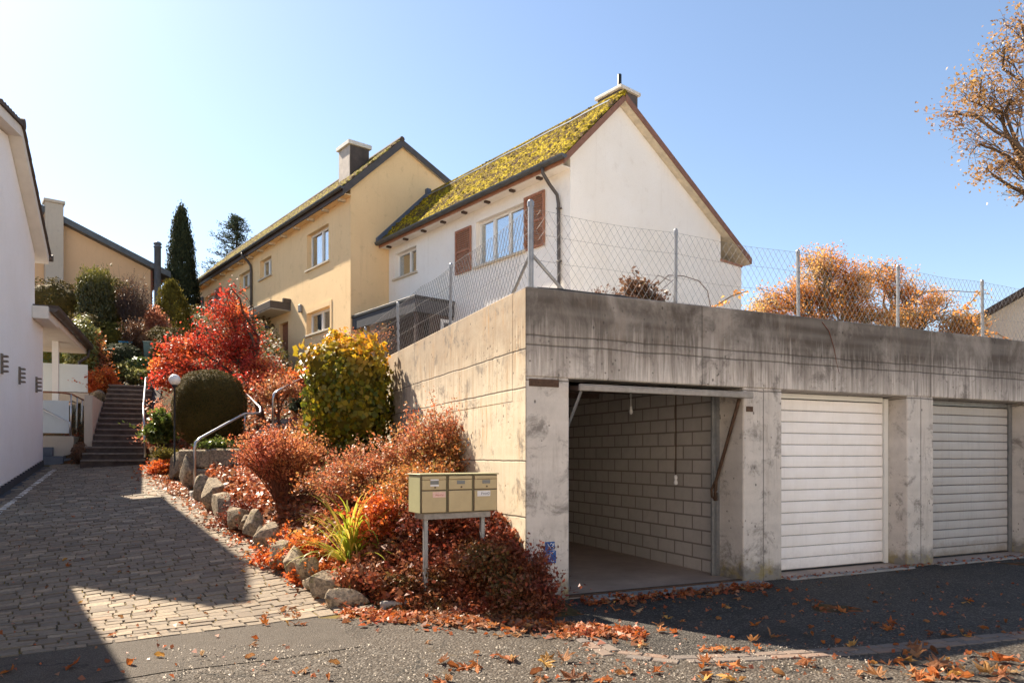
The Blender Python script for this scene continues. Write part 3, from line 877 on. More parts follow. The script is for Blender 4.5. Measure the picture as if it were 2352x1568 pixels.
def chain_link(fr_pts, name, pitch, ratio, r, z0, z1):
    """fr_pts: function s -> (x, y); wires run both diagonals between z0 and z1"""
    fpt, L = fr_pts
    mb = MB()
    rr = random.Random(int(L * 100))
    H = z1 - z0
    dx = H * ratio
    n = int((L + dx) / pitch) + 1
    ph = rr.uniform(0, 9)
    def warp(s, z):
        k = 0.020 * noise.noise(Vector((s * 1.7 + ph, z * 2.0, 1.0))); k2 = 0.025 * noise.noise(Vector((s * 2.1, z * 2.0, 5 + ph)))
        out = 0.03 * noise.noise(Vector((s * 0.9, z * 1.3, 9 + ph)))
        return k, k2, out
    for sgn in (1, -1):
        for i in range(-1, n + 1):
            s0 = i * pitch - (dx if sgn > 0 else 0)
            pts = []
            for j in range(9):
                tt = j / 8
                s_ = s0 + dx * tt if sgn > 0 else s0 + dx * (1 - tt)
                if -0.001 <= s_ <= L + 0.001:
                    z = z0 + H * tt
                    k, k2, out = warp(s_, z)
                    x, y, nx_, ny_ = fpt(min(max(s_ + k, 0), L))
                    sag = -0.03 * math.sin(math.pi * min(1, (s_ % 1.77) / 1.77)) * tt
                    pts.append((x + nx_ * out, y + ny_ * out, z + k2 * (0.3 if j in (0, 8) else 1) + sag))
            if len(pts) >= 2: mb.tube(pts, r, 3, 0, False)
    for z in (z0 + 0.01, z0 + H * 0.36, z0 + H * 0.7, z1):
        pts = []
        m_ = int(L / 0.22)
        for j in range(m_ + 1):
            s_ = L * j / m_
            x, y, nx_, ny_ = fpt(s_)
            k, k2, out = warp(s_, z)
            pts.append((x + nx_ * out, y + ny_ * out, z + k2 * 0.5 - 0.03 * math.sin(math.pi * min(1, (s_ % 1.77) / 1.77)) * (z - z0) / H))
        mb.tube(pts, r * 0.95, 3, 0, False)
    return mb.build(name, M['wire'], fe)


def fl(s): q = GF.p(SB + s, SB - 0.03, 0); return q.x, q.y, GY[0], GY[1]
def sl(s): q = GF.p(SB - 0.03, SB + s, 0); return q.x, q.y, GX[0], GX[1]
chain_link((fl, 12.2), 'wire_mesh', 0.088, 0.68, 0.0019, TOP + 0.01, FT - 0.06)
chain_link((sl, 6.95), 'wire_mesh', 0.085, 0.68, 0.0024, TOP + 0.01, FT - 0.05)
# hose left on the coping and a bent wire hoop
mb = MB()
pts = [GF.p(0.16, 0.07, TOP + 0.012), GF.p(0.4, 0.035, TOP + 0.013), GF.p(0.75, 0.05, TOP + 0.013), GF.p(1.1, 0.03, TOP + 0.013), GF.p(1.35, 0.07, TOP + 0.012)]
mb.tube(pts, 0.010, 6)
tag(mb.build('garden_hose', M['black'], None, True, tuple(pts[0])), 'thin black hose lying along the top of the garage parapet', 'hose')
# ------------------------------------------------------------------ house helpers
def wall_holes(mb, fr, a0, a1, c0, c1, holes, depth=0.18, b=0.0, m=0):
    """wall sheet at b with rectangular openings (a0,a1,c0,c1) and reveals going inwards"""
    As = sorted({a0, a1, *[h[0] for h in holes], *[h[1] for h in holes]})
    Cs = sorted({c0, c1, *[h[2] for h in holes], *[h[3] for h in holes]})
    for x0, x1 in zip(As, As[1:]):
        for z0, z1 in zip(Cs, Cs[1:]):
            mx, mz = (x0 + x1) / 2, (z0 + z1) / 2
            if any(h[0] < mx < h[1] and h[2] < mz < h[3] for h in holes): continue
            mb.face([fr.p(x0, b, z0), fr.p(x1, b, z0), fr.p(x1, b, z1), fr.p(x0, b, z1)], m)
    for h0, h1, z0, z1 in holes:
        e = b + depth
        mb.face([fr.p(h0, b, z0), fr.p(h0, e, z0), fr.p(h0, e, z1), fr.p(h0, b, z1)], m)
        mb.face([fr.p(h1, b, z0), fr.p(h1, e, z0), fr.p(h1, e, z1), fr.p(h1, b, z1)], m)
        mb.face([fr.p(h0, b, z0), fr.p(h1, b, z0), fr.p(h1, e, z0), fr.p(h0, e, z0)], m)
        mb.face([fr.p(h0, b, z1), fr.p(h1, b, z1), fr.p(h1, e, z1), fr.p(h0, e, z1)], m)


def window(parent, fr, a0, a1, c0, c1, panes, b=0.14, fw=0.07, curtain='both', label=None, sill=True):
    """panes: fractions of the width at which mullions stand"""
    mb = MB()
    mb.box(fr, a0, a0 + fw, b, b + 0.07, c0, c1); mb.box(fr, a1 - fw, a1, b, b + 0.07, c0, c1)
    mb.box(fr, a0 + fw, a1 - fw, b, b + 0.07, c0, c0 + fw); mb.box(fr, a0 + fw, a1 - fw, b, b + 0.07, c1 - fw, c1)
    for q in panes:
        x = a0 + (a1 - a0) * q
        mb.box(fr, x - fw * 0.75, x + fw * 0.75, b - 0.012, b + 0.06, c0 + 0.03, c1 - 0.03)
    w = mb.build('window', M['white_paint'], parent)
    if label: w['label'] = label
    g_ = MB(); edges = [a0 + fw] + [a0 + (a1 - a0) * q for q in panes] + [a1 - fw]
    for x0, x1 in zip(edges, edges[1:]):
        g_.box(fr, x0 + 0.01, x1 - 0.01, b + 0.030, b + 0.042, c0 + fw - 0.01, c1 - fw + 0.01)
    g_.build('pane', M['glass'], w)
    cm = MB(); dm = MB()
    def drape(x0, x1, mat_mb):
        n = max(4, int((x1 - x0) / 0.05)); pts = []
        for i in range(n + 1):
            x = x0 + (x1 - x0) * i / n
            pts.append((x, b + 0.17 + 0.03 * (i % 2)))
        for (x, y), (x2, y2) in zip(pts, pts[1:]):
            mat_mb.face([fr.p(x, y, c0 + 0.02), fr.p(x2, y2, c0 + 0.02), fr.p(x2, y2, c1 - 0.02), fr.p(x, y, c1 - 0.02)])
    W_ = a1 - a0
    if curtain == 'both': drape(a0 + 0.02, a0 + W_ * 0.32, cm); drape(a1 - W_ * 0.30, a1 - 0.02, cm)
    elif curtain == 'full': drape(a0 + 0.02, a1 - 0.02, cm)
    elif curtain == 'left': drape(a1 - W_ * 0.42, a1 - 0.02, cm)
    if cm.v: cm.build('curtain', M['curtain_dark' if curtain == 'left' else 'curtain'], w)
    dm.box(fr, a0 - 0.05, a1 + 0.05, b + 0.26, b + 0.9, c0 - 0.05, c1 + 0.05); dm.build('dark_room', M['dark'], w)  # near-black box, paints in the darkness of an unlit room
    if sill:
        s_ = MB(); s_.box(fr, a0 - 0.09, a1 + 0.09, -0.075, 0.139, c0 - 0.075, c0 - 0.004, 0, 0.008); s_.build('sill', M['sill_stone'], w)
    return w


def shutter(parent, fr, a0, a1, c0, c1, mat, b=-0.015, tilt=0.0):
    mb = MB(); t_ = 0.045; fw = 0.075
    mb.box(fr, a0, a0 + fw, b - t_, b, c0, c1); mb.box(fr, a1 - fw, a1, b - t_, b, c0, c1)
    for z in (c0, c1 - fw, (c0 + c1) / 2 - fw / 2): mb.box(fr, a0 + fw, a1 - fw, b - t_, b, z, z + fw)
    n = int((c1 - c0) / 0.065)
    for i in range(1, n):
        z = c0 + (c1 - c0) * i / n
        mb.prism(fr, [(b - 0.040, z - 0.030), (b - 0.030, z - 0.034), (b - 0.006, z + 0.020), (b - 0.014, z + 0.024)], a0 + fw, a1 - fw)
    return mb.build('shutter', mat, parent)


def roof_grid(fr, a0, a1, b0, c0, b1, c1, na, ns, rows, lift, amp, seed, name, mat, parent, jag=0.0):
    """tiled slope with overlapping courses and moss cushions, as a displaced sheet"""
    b = np.linspace(0, 1, ns + 1); V = []
    sl = math.hypot(b1 - b0, c1 - c0); nb, nc = -(c1 - c0) / sl, (b1 - b0) / sl
    for j in range(ns + 1):
        s_ = j / ns
        saw = 1 - ((s_ * rows) % 1.0)
        for i in range(na + 1):
            A = a0 + (a1 - a0) * i / na
            q = Vector((A * 4.2 + seed, s_ * sl * 4.2, seed * 3.1))
            n1 = noise.noise(q) * 0.5 + 0.5
            n2 = noise.noise(q * 3.3) * 0.5 + 0.5
            n3 = noise.noise(q * 0.3) * 0.5 + 0.5
            h = lift + 0.05 * saw + amp * max(0.0, n1 * 0.55 + n2 * 0.75 - 0.38) * (0.55 + 0.7 * n3)
            h += 0.012 * abs(math.sin(math.pi * A / 0.21))
            if j == 0: h -= lift + 0.04
            if i in (0, na): h = min(h, lift + 0.02)
            bb = b0 + (b1 - b0) * s_ + nb * h; cc = c0 + (c1 - c0) * s_ + nc * h
            if j == 0: bb -= 0.01
            V.append(fr.p(A, bb, cc))
    idx = np.arange((ns + 1) * (na + 1)).reshape(ns + 1, na + 1)
    Fq = np.stack([idx[:-1, :-1], idx[:-1, 1:], idx[1:, 1:], idx[1:, :-1]], -1).reshape(-1, 4)
    return np_mesh(name, np.array([tuple(v) for v in V]), Fq, mat, parent, True)


def slab_prof(b0, c0, b1, c1, th):
    return [(b0, c0), (b1, c1), (b1, c1 - th), (b0, c0 - th)]


def gutter(parent, fr, a0, a1, b, c, r, mat, name='gutter'):
    mb = MB(); n = 8; prof = []
    for k in range(n + 1):
        t_ = math.pi + math.pi * k / n
        prof.append((b + r * math.cos(t_), c + r * math.sin(t_)))
    for k in range(n, -1, -1):
        t_ = math.pi + math.pi * k / n
        prof.append((b + (r - 0.012) * math.cos(t_), c + (r - 0.012) * math.sin(t_)))
    mb.prism(fr, prof, a0, a1)
    for e in (a0, a1):
        mb.prism(fr, [(b + r * math.cos(math.pi + math.pi * k / n), c + r * math.sin(math.pi + math.pi * k / n)) for k in range(n + 1)], e - 0.004, e + 0.004)
    x = a0 + 0.9
    while x < a1 - 0.2:                                   # joint sleeves
        mb.prism(fr, [(b + (r + 0.006) * math.cos(math.pi + math.pi * k / n), c + (r + 0.006) * math.sin(math.pi + math.pi * k / n)) for k in range(n + 1)], x, x + 0.06)
        x += 2.0
    return mb.build(name, mat, parent)


# ------------------------------------------------------------------ white house
WF = Fr((1.528, 18.5), (-0.6358, 0.7719), (0.7719, 0.6358))
wh = thing('row_house', 'white rendered house with steep mossy roof and brown shutters behind the fence', 'house', (1.528, 18.5, 3.0), None)
RB, RC = 1.87, 11.42                                   # ridge
EB, EC = -0.42, 9.10                                   # front eave
BB, BC = 8.12, 7.98                                    # back eave
A_END = 9.48
slope_f = (RC - EC) / (RB - EB); slope_b = (BC - RC) / (BB - RB)
def wroof(b): return EC + slope_f * (b - EB) if b < RB else RC + slope_b * (b - RB)
TH = 0.17
big = (1.86, 4.15, 7.26, 8.62); sml = (7.60, 9.06, 7.83, 8.72)
mb = MB()
wall_holes(mb, WF, 0.0, A_END, 2.5, wroof(0) - TH - 0.005, [big, sml], 0.26)
gp = [(0, 2.5), (0, wroof(0) - TH - 0.005), (RB, RC - TH - 0.01), (6.74, wroof(6.74) - TH), (6.74, 7.76), (7.93, 7.76), (7.93, 2.5)]
mb.face([WF.p(0, b, c) for b, c in gp])
mb.face([WF.p(A_END, b, c) for b, c in gp])
mb.face([WF.p(a, 7.93, c) for a, c in ((0, 2.5), (A_END, 2.5), (A_END, 7.7), (0, 7.7))])
mb.box(WF, 0.002, 2.6, 6.74, 7.92, 7.60, 7.758)
mb.face([WF.p(a, 6.74, c) for a, c in ((0.2, 7.76), (2.6, 7.76), (2.6, 8.6), (0.2, 8.6))])
mb.face([WF.p(2.6, b, c) for b, c in ((6.74, 7.76), (7.93, 7.76), (7.93, 7.95), (6.74, 8.6))])
mb.build('wall', M['stucco_white'], wh)
mb = MB(); mb.box(WF, -0.03, 0.02, 6.72, 7.95, 7.73, 7.80); mb.box(WF, -0.028, 2.5, 7.90, 7.955, 7.73, 7.80)
mb.build('balcony_coping', M['wood_brown'], wh)
mb = MB()
mb.prism(WF, slab_prof(EB, EC, RB, RC, TH), -0.20, A_END - 0.01)
mb.prism(WF, [(RB, RC), (BB, BC), (BB, BC - TH), (RB, RC - TH)], -0.24, A_END - 0.01)
rf = mb.build('roof', M['soffit'], wh)
roof_grid(WF, -0.235, A_END - 0.02, EB - 0.02, EC, RB, RC, 300, 96, 12, 0.02, 0.13, 1.7, 'mossy_tiles', M['roof_moss'], rf)
roof_grid(WF, -0.27, A_END - 0.02, BB + 0.02, BC, RB, RC, 60, 110, 22, 0.02, 0.02, 4.7, 'back_tiles', M['tile_dark'], rf)
mb = MB(); mb.tube([WF.p(-0.25, RB, RC + 0.055), WF.p(A_END - 0.02, RB, RC + 0.055)], 0.10, 10); mb.build('ridge_tiles', M['roof_moss'], rf)
# verge boards
mb = MB()
mb.prism(WF, [(EB - 0.02, EC + 0.03), (RB, RC + 0.03), (RB, RC - 0.18), (EB - 0.02, EC - 0.18)], -0.235, -0.203); mb.build('verge_board', M['verge_brown'], wh)
mb = MB()
mb.prism(WF, [(RB + 0.002, RC + 0.03), (BB, BC + 0.03), (BB, BC - 0.16), (RB + 0.002, RC - 0.16)], -0.275, -0.243); mb.build('verge_board', M['verge_brown'], wh)
# eaves board, dark rafter ends
mb = MB(); mb.box(WF, -0.2, A_END - 0.02, EB - 0.01, EB + 0.03, EC - 0.15, EC - 0.03)
mb.build('eaves_board', M['wood_brown'], wh)
mb = MB(); mb.box(WF, 0.0, A_END - 0.02, EB + 0.03, -0.002, EC - 0.12, EC - 0.098); mb.build('soffit', M['stucco_white'], wh)
for i in range(8):
    a = 0.9 + i * 1.16
    mb = MB(); mb.box(WF, a, a + 0.10, EB + 0.10, EB + 0.27, EC - 0.18, EC - 0.122); mb.build('rafter_end', M['wood_dark'], wh)
gutter(wh, WF, -0.32, A_END - 0.05, EB - 0.10, EC + 0.02, 0.10, M['gutter'])
# wires of the snow guard lying on the slope
mb = MB()
for s_, r_ in ((0.86, 0.016), (0.885, 0.012)):
    mb.tube([WF.p(a, EB + (RB - EB) * s_ - 0.08, EC + (RC - EC) * s_ + 0.12 + 0.012 * math.sin(a * 3)) for a in ranges((0.0, 9.3, 0.5))], r_, 5)
mb.build('snow_guard', M['galv'], rf)
# downpipe
mb = MB()
mb.tube([WF.p(0.50, EB - 0.10, EC - 0.05), WF.p(0.50, EB - 0.10, EC - 0.22), WF.p(0.46, EB + 0.10, EC - 0.48), WF.p(0.40, -0.10, EC - 0.72), WF.p(0.38, -0.07, EC - 0.95), WF.p(0.36, -0.07, 5.6), WF.p(0.36, -0.07, 2.8)], 0.047, 10)
for z in (8.0, 6.6): mb.box(WF, 0.30, 0.42, -0.125, -0.012, z, z + 0.03)
mb.build('downpipe', M['gutter_brown'], wh, True)
window(wh, WF, *big, (0.36, 0.68), 0.16, 0.07, 'both', 'three light white window between two brown shutters')
window(wh, WF, *sml, (0.42,), 0.16, 0.07, 'left', 'small two light window near the yellow house')
sh = shutter(wh, WF, 4.36, 5.20, 7.20, 8.58, M['wood_brown'])
shutter(wh, WF, 0.97, 1.82, 7.20, 8.70, M['wood_brown'])
# chimney behind the ridge
mb = MB(); mb.box(WF, 0.27, 1.18, 2.27, 3.0, 10.4, 11.93, 0, 0.01)
ch = mb.build('chimney', M['chimney_grey'], wh)
mb = MB(); mb.box(WF, 0.20, 1.25, 2.20, 3.07, 11.932, 12.03, 0, 0.015); mb.build('cap', M['cap_white'], ch)
q = WF.p(0.62, 2.6, 12.03); mb = MB(); mb.lathe((q.x, q.y, q.z), [(0.06, 0), (0.06, 0.55), (0.05, 0.56), (0, 0.56)], 12); mb.build('flue', M['black'], ch, True)
# flashing against the taller yellow house
mb = MB()
mb.prism(WF, [(EB - 0.12, EC - 0.04), (1.6, EC + slope_f * (1.6 - EB) + 0.02), (1.6, EC + slope_f * (1.6 - EB) + 0.30), (EB - 0.12, EC + 0.20)], A_END - 0.12, A_END - 0.004)
mb.box(WF, A_END - 0.17, A_END - 0.004, 1.55, 1.72, wroof(1.6) + 0.02, wroof(1.6) + 0.42)
mb.build('flashing', M['flash_blue'], wh)

# ------------------------------------------------------------------ entrance porch between the two houses
pa = WF.plane_b(1045, 690, 0.0)[0]
pb, pz = WF.plane_a(953, 676, pa)
po = thing('porch', 'dark flat roofed entrance porch between yellow and white house', 'porch', tuple(WF.p(pa, pb, 3.2)))
a_left = WF.plane_b(800, 728, pb)[0]
mb = MB(); mb.box(WF, pa, a_left, pb, -0.003, pz - 0.10, pz, 0, 0.01); mb.build('roof', M['black'], po)
mb = MB(); mb.box(WF, pa + 0.03, a_left - 0.03, pb + 0.03, pb + 0.09, pz - 0.50, pz - 0.102); mb.box(WF, pa + 0.03, pa + 0.09, pb + 0.091, -0.004, pz - 0.50, pz - 0.102)
mb.build('fascia', M['plinth'], po)
mb = MB(); mb.box(WF, pa + 0.10, pa + 0.16, pb + 0.6, -0.005, 3.0, pz - 0.104); mb.box(WF, pa + 0.10, a_left - 0.2, -0.09, -0.006, 3.0, pz - 0.106)
mb.build('timber_wall', M['wood_dark'], po)
mb = MB()
for x in (pa + 0.12, pa + 2.6, a_left - 0.15): mb.box(WF, x, x + 0.10, pb + 0.10, pb + 0.20, 3.0, pz - 0.502)
mb.build('post', M['wood_dark'], po)
SF = Fr(WF.p(pa + 0.10, 0, 0).xy, WF.ey.xy, WF.ex.xy)
w = window(po, SF, pb + 1.0, pb + 1.75, 4.3, 5.78, (), -0.03, 0.10, None, 'white framed pane in the dark porch wall', False)

# ------------------------------------------------------------------ yellow house
yo = WF.p(A_END + 0.01, -1.527, 0)
YF = Fr(yo.xy, WF.ex.xy, WF.ey.xy)
yh = thing('row_house', 'ochre yellow house with brown front door and long mossy eaves', 'house', (yo.x, yo.y, 4.0))
yRB, yRC, yEB, yEC, yBB, yBC, yA = 2.02, 13.08, -0.32, 10.78, 8.2, 10.3, 19.2
ysf = (yRC - yEC) / (yRB - yEB)
def yroof(b): return yEC + ysf * (b - yEB)
w1 = (1.78, 3.72, 8.72, 10.10); w2 = (7.46, 8.84, 9.34, 10.16); w3 = (10.15, 11.58, 9.34, 10.10); w4 = (15.3, 17.1, 8.80, 9.98)
lw = (1.63, 3.72, 6.18, 7.02); dr = (5.62, 6.62, 4.9, 7.02)
mb = MB()
wall_holes(mb, YF, 0, yA, 2.5, yroof(0) - 0.18, [w1, w2, w3, w4, lw, dr], 0.28)
gp = [(0, 2.5), (0, yroof(0) - 0.18), (yRB, yRC - 0.18), (7.9, yRC - 0.18 - (7.9 - yRB) * 0.455), (7.9, 2.5)]
for A in (0, yA): mb.face([YF.p(A, b, c) for b, c in gp])
mb.face([YF.p(a, 7.9, c) for a, c in ((0, 2.5), (yA, 2.5), (yA, 10.2), (0, 10.2))])
mb.build('wall', M['stucco_yellow'], yh)
mb = MB()
mb.prism(YF, slab_prof(yEB, yEC, yRB, yRC, 0.16), -0.10, yA + 0.35)
mb.prism(YF, [(yRB, yRC), (yBB, yBC), (yBB, yBC - 0.16), (yRB, yRC - 0.16)], -0.10, yA + 0.35)
yr = mb.build('roof', M['soffit_white'], yh)
roof_grid(YF, -0.13, yA + 0.38, yEB - 0.02, yEC, yRB, yRC, 460, 56, 12, 0.02, 0.09, 8.2, 'mossy_tiles', M['roof_moss_thin'], yr)
roof_grid(YF, -0.13, yA + 0.38, yBB, yBC, yRB, yRC, 60, 60, 20, 0.02, 0.02, 5.2, 'back_tiles', M['tile_dark'], yr)
mb = MB(); mb.tube([YF.p(-0.14, yRB, yRC + 0.05), YF.p(yA + 0.4, yRB, yRC + 0.05)], 0.10, 8); mb.build('ridge_tiles', M['tile_dark'], yr)
for prof in ([(yEB - 0.02, yEC + 0.04), (yRB, yRC + 0.04), (yRB, yRC - 0.26), (yEB - 0.02, yEC - 0.26)], [(yRB + 0.002, yRC + 0.04), (yBB, yBC + 0.04), (yBB, yBC - 0.20), (yRB + 0.002, yRC - 0.20)]):
    for A in (-0.135, yA + 0.353):
        mb = MB(); mb.prism(YF, prof, A, A + 0.032); mb.build('verge_board', M['gutter_brown'], yh)
mb = MB(); mb.box(YF, -0.10, yA + 0.35, yEB - 0.012, yEB + 0.03, yEC - 0.24, yEC - 0.02); mb.build('eaves_board', M['wood_dark'], yh)
mb = MB(); mb.box(YF, -0.10, yA + 0.35, yEB + 0.03, -0.002, yEC - 0.20, yEC - 0.17); mb.build('soffit', M['stucco_yellow'], yh)
for i in range(15):
    a = 0.35 + i * 1.33
    mb = MB(); mb.box(YF, a, a + 0.11, yEB + 0.05, -0.004, yEC - 0.30, yEC - 0.202); mb.build('rafter_end', M['soffit'], yh)
gutter(yh, YF, -0.20, yA + 0.5, yEB - 0.09, yEC + 0.01, 0.085, M['gutter'])
mb = MB()
mb.tube([YF.p(9.9, yEB - 0.11, yEC - 0.05), YF.p(9.9, yEB - 0.11, yEC - 0.22), YF.p(9.85, yEB + 0.12, yEC - 0.42), YF.p(9.8, -0.09, yEC - 0.60), YF.p(9.78, -0.065, yEC - 0.85), YF.p(9.78, -0.065, 4.6)], 0.055, 10)
mb.build('downpipe', M['gutter_brown'], yh, True)
window(yh, YF, *w1, (0.45,), 0.18, 0.09, 'left', 'tall upper window nearest the corner of the yellow wall')
window(yh, YF, *w2, (0.5,), 0.18, 0.08, 'full'); window(yh, YF, *w3, (0.5,), 0.18, 0.08, 'full')
window(yh, YF, *w4, (0.5,), 0.18, 0.08, 'both', 'shuttered window at the far end behind the red maple')
window(yh, YF, *lw, (0.5,), 0.18, 0.09, 'left', 'ground floor window with a pale surround')
mb = MB(); fw = 0.14
a0, a1, c0, c1 = lw
mb.box(YF, a0 - fw, a1 + fw, -0.022, -0.001, c1 + 0.002, c1 + fw + 0.06); mb.box(YF, a0 - fw, a0 - 0.002, -0.02, -0.001, c0 - 0.08, c1 + 0.002); mb.box(YF, a1 + 0.002, a1 + fw, -0.02, -0.001, c0 - 0.08, c1 + 0.002)
mb.build('window_surround', M['stucco_yellow'], yh)
shutter(yh, YF, 17.3, 18.4, 8.76, 10.06, M['wood_dark']); shutter(yh, YF, 14.2, 15.2, 8.76, 10.06, M['wood_brown'])
mb = MB(); a0, a1, c0, c1 = dr
mb.box(YF, a0 + 0.08, a1 - 0.08, 0.20, 0.25, c0, c1 - 0.08)
for x0, x1, z0, z1 in ((0.18, 0.48, 0.25, 0.95), (0.54, 0.84, 0.25, 0.95), (0.18, 0.48, 1.10, 1.85), (0.54, 0.84, 1.10, 1.85)):
    mb.box(YF, a0 + x0, a0 + x1, 0.185, 0.199, c0 + z0, c0 + z1, 0, 0.012)
d = mb.build('door', M['wood_brown'], yh)
mb = MB(); mb.box(YF, a0 + 0.002, a0 + 0.08, 0.17, 0.26, c0, c1 - 0.002); mb.box(YF, a1 - 0.08, a1 - 0.002, 0.17, 0.26, c0, c1 - 0.002); mb.box(YF, a0 + 0.08, a1 - 0.08, 0.17, 0.26, c1 - 0.08, c1 - 0.002)
mb.build('door_frame', M['wood_brown'], d)
mb = MB(); mb.tube([YF.p(a0 + 0.16, 0.15, c0 + 1.0), YF.p(a0 + 0.16, 0.15, c0 + 1.14)], 0.012, 6); mb.build('handle', M['galv'], d)
# canopy over the door
ca = YF.plane_b(668, 690, 0)[0]; cb, cz = YF.plane_a(620, 689, ca); ca2 = YF.plane_b(567, 717, cb)[0]
mb = MB(); mb.box(YF, ca, ca2, cb, -0.002, cz - 0.30, cz, 0, 0.01); co = mb.build('door_canopy', M['gutter_brown'], yh)
mb = MB(); mb.box(YF, ca + 0.03, ca2 - 0.03, cb + 0.03, -0.003, cz - 0.325, cz - 0.302); mb.build('soffit', M['soffit_white'], co)
mb = MB(); mb.box(YF, ca - 0.02, ca + 0.10, -0.32, -0.003, cz + 0.002, cz + 0.16); mb.build('upstand', M['gutter_brown'], co)
lc = YF.plane_b(693, 708, 0)
mb = MB(); mb.box(YF, lc[0] - 0.10, lc[0] + 0.10, -0.12, -0.003, lc[1] - 0.17, lc[1] + 0.14, 0, 0.02); mb.build('meter_box', M['galv'], yh)
lc = YF.plane_b(623, 752, 0)
mb = MB(); q = YF.p(lc[0], -0.16, lc[1]); mb.lathe((q.x, q.y, q.z), [(0, -0.16), (0.11, -0.12), (0.13, 0.0), (0.10, 0.10), (0.03, 0.16), (0, 0.17)], 12)
mb.tube([YF.p(lc[0], -0.004, lc[1] + 0.25), YF.p(lc[0], -0.16, lc[1] + 0.28), YF.p(lc[0], -0.16, lc[1] + 0.15)], 0.018, 6); mb.build('wall_lamp', M['gutter'], yh, True)
# chimney standing on the front slope, close to the gable
best = None
for i in range(400):
    b = i * 0.01; a, c = YF.plane_b(803, 412, b)
    e = abs(c - yroof(b))
    if best is None or e < best[0]: best = (e, a, b, c)
_, a0, b0, c0 = best
ctop = YF.plane_b(803, 331, b0)[1]
a1 = YF.plane_b(778, 400, b0)[0]; b1 = YF.plane_a(848, 380, a0)[0]
print('yellow chimney', a0, a1, b0, b1, c0, ctop)
mb = MB(); mb.box(YF, a0, a1, b0, b1, 10.4, ctop, 0, 0.012)
ch = mb.build('chimney', M['chimney_pale'], yh)
mb = MB(); mb.box(YF, a0 - 0.006, a0 - 0.001, b0 + 0.02, b1 - 0.02, 10.4, ctop - 0.01); mb.build('shaded_face_sheet', M['chimney_grey'], ch)  # darker sheet paints shade onto the face turned from the sun
mb = MB(); mb.box(YF, a0 - 0.08, a1 + 0.08, b0 - 0.08, b1 + 0.08, ctop + 0.002, ctop + 0.16, 0, 0.015); mb.build('cap', M['cap_white'], ch)

# ------------------------------------------------------------------ white house on the left edge, with its porch
LF = Fr((-10.695, 16.1), (-0.9106, -0.4133), (0.4133, -0.9106))
lh = thing('white_house', 'smooth white house at the left edge with small slatted wall lamps', 'house', (-10.695, 16.1, 1.2))
lRB, lRC, lEB, lEC, lNB, lNC = 3.38, 7.55, 0.66, 5.86, 5.05, 7.22
ls = (lRC - lEC) / (lRB - lEB)
def lroof(b): return lEC + ls * (b - lEB) if b < lRB else lRC + (lNC - lRC) / (lNB - lRB) * (b - lRB)
gp = [(0.0, 0.4), (0.0, 4.70), (0.92, 4.70), (0.92, lroof(0.92) - 0.2), (lRB, lRC - 0.2), (4.95, lroof(4.95) - 0.2), (4.95, 0.0)]
mb = MB(); mb.face([LF.p(0, b, c) for b, c in gp])
mb.face([LF.p(a, 0.92, c) for a, c in ((0, 4.6), (7, 4.6), (7, 5.85), (0, 5.85))])
mb.face([LF.p(a, 4.95, c) for a, c in ((0, 0), (2.3, 0), (2.3, 2.75), (0, lroof(4.95) - 0.2))])
mb.face([LF.p(a, lRB + 0.01, c) for a, c in ((0, 0), (7, 0), (7, lRC - 0.2), (0, lRC - 0.2))])
mb.face([LF.p(a, 0.0, c) for a, c in ((0, 0.4), (7, 0.4), (7, 4.7), (0, 4.7))])
mb.face([LF.p(7, b, c) for b, c in gp[:5] + [(lRB, 0.0)]])
mb.build('wall', M['stucco_left'], lh)
mb = MB()
mb.prism(LF, [(lEB, lEC), (lRB, lRC), (lRB, lRC - 0.18), (lEB, lEC - 0.18)], -0.22, 7.2)
mb.prism(LF, [(lRB, lRC), (lNB, lNC), (lNB, lNC - 0.18), (lRB, lRC - 0.18)], -0.22, 0.12)
mb.add([LF.p(0.12, lRB, lRC), LF.p(0.12, lNB, lNC), LF.p(2.5, lNB, 2.55), LF.p(2.5, lRB, 2.9), LF.p(0.12, lRB, lRC - 0.18), LF.p(0.12, lNB, lNC - 0.18), LF.p(2.4, lNB, 2.5), LF.p(2.4, lRB, 2.85)], [(0, 1, 2, 3), (4, 7, 6, 5), (0, 3, 7, 4), (1, 5, 6, 2), (2, 6, 7, 3)])  # out-of-view steep slope, shaped so its shadow leaves a sunlit wedge below
lr = mb.build('roof', M['soffit_white'], lh)
mb = MB()
for p0, p1 in (((lEB - 0.02, lEC + 0.002), (lRB + 0.01, lRC + 0.002)), ((lRB + 0.011, lRC + 0.002), (lNB + 0.02, lNC + 0.002))):
    n = 8
    for i in range(n):
        f0, f1 = i / n, (i + 1) / n
        q0 = (p0[0] + (p1[0] - p0[0]) * f0, p0[1] + (p1[1] - p0[1]) * f0); q1 = (p0[0] + (p1[0] - p0[0]) * f1, p0[1] + (p1[1] - p0[1]) * f1)
        mb.prism(LF, [q0, q1, (q1[0], q1[1] + 0.05), (q0[0], q0[1] + 0.085)] if p0[0] < lRB - 1 else [q0, q1, (q1[0], q1[1] + 0.085), (q0[0], q0[1] + 0.05)], -0.26, 7.2 if p0[0] < lRB - 1 else 0.15)
mb.tube([LF.p(-0.27, lRB, lRC + 0.06), LF.p(7.2, lRB, lRC + 0.06)], 0.10, 10)
mb.build('roof_tiles', M['tile_dark'], lr)
mb = MB(); mb.tube([LF.p(-0.29, lEB - 0.06, lEC - 0.03), LF.p(7.2, lEB - 0.06, lEC - 0.03)], 0.075, 10); mb.build('gutter', M['gutter_brown'], lh)
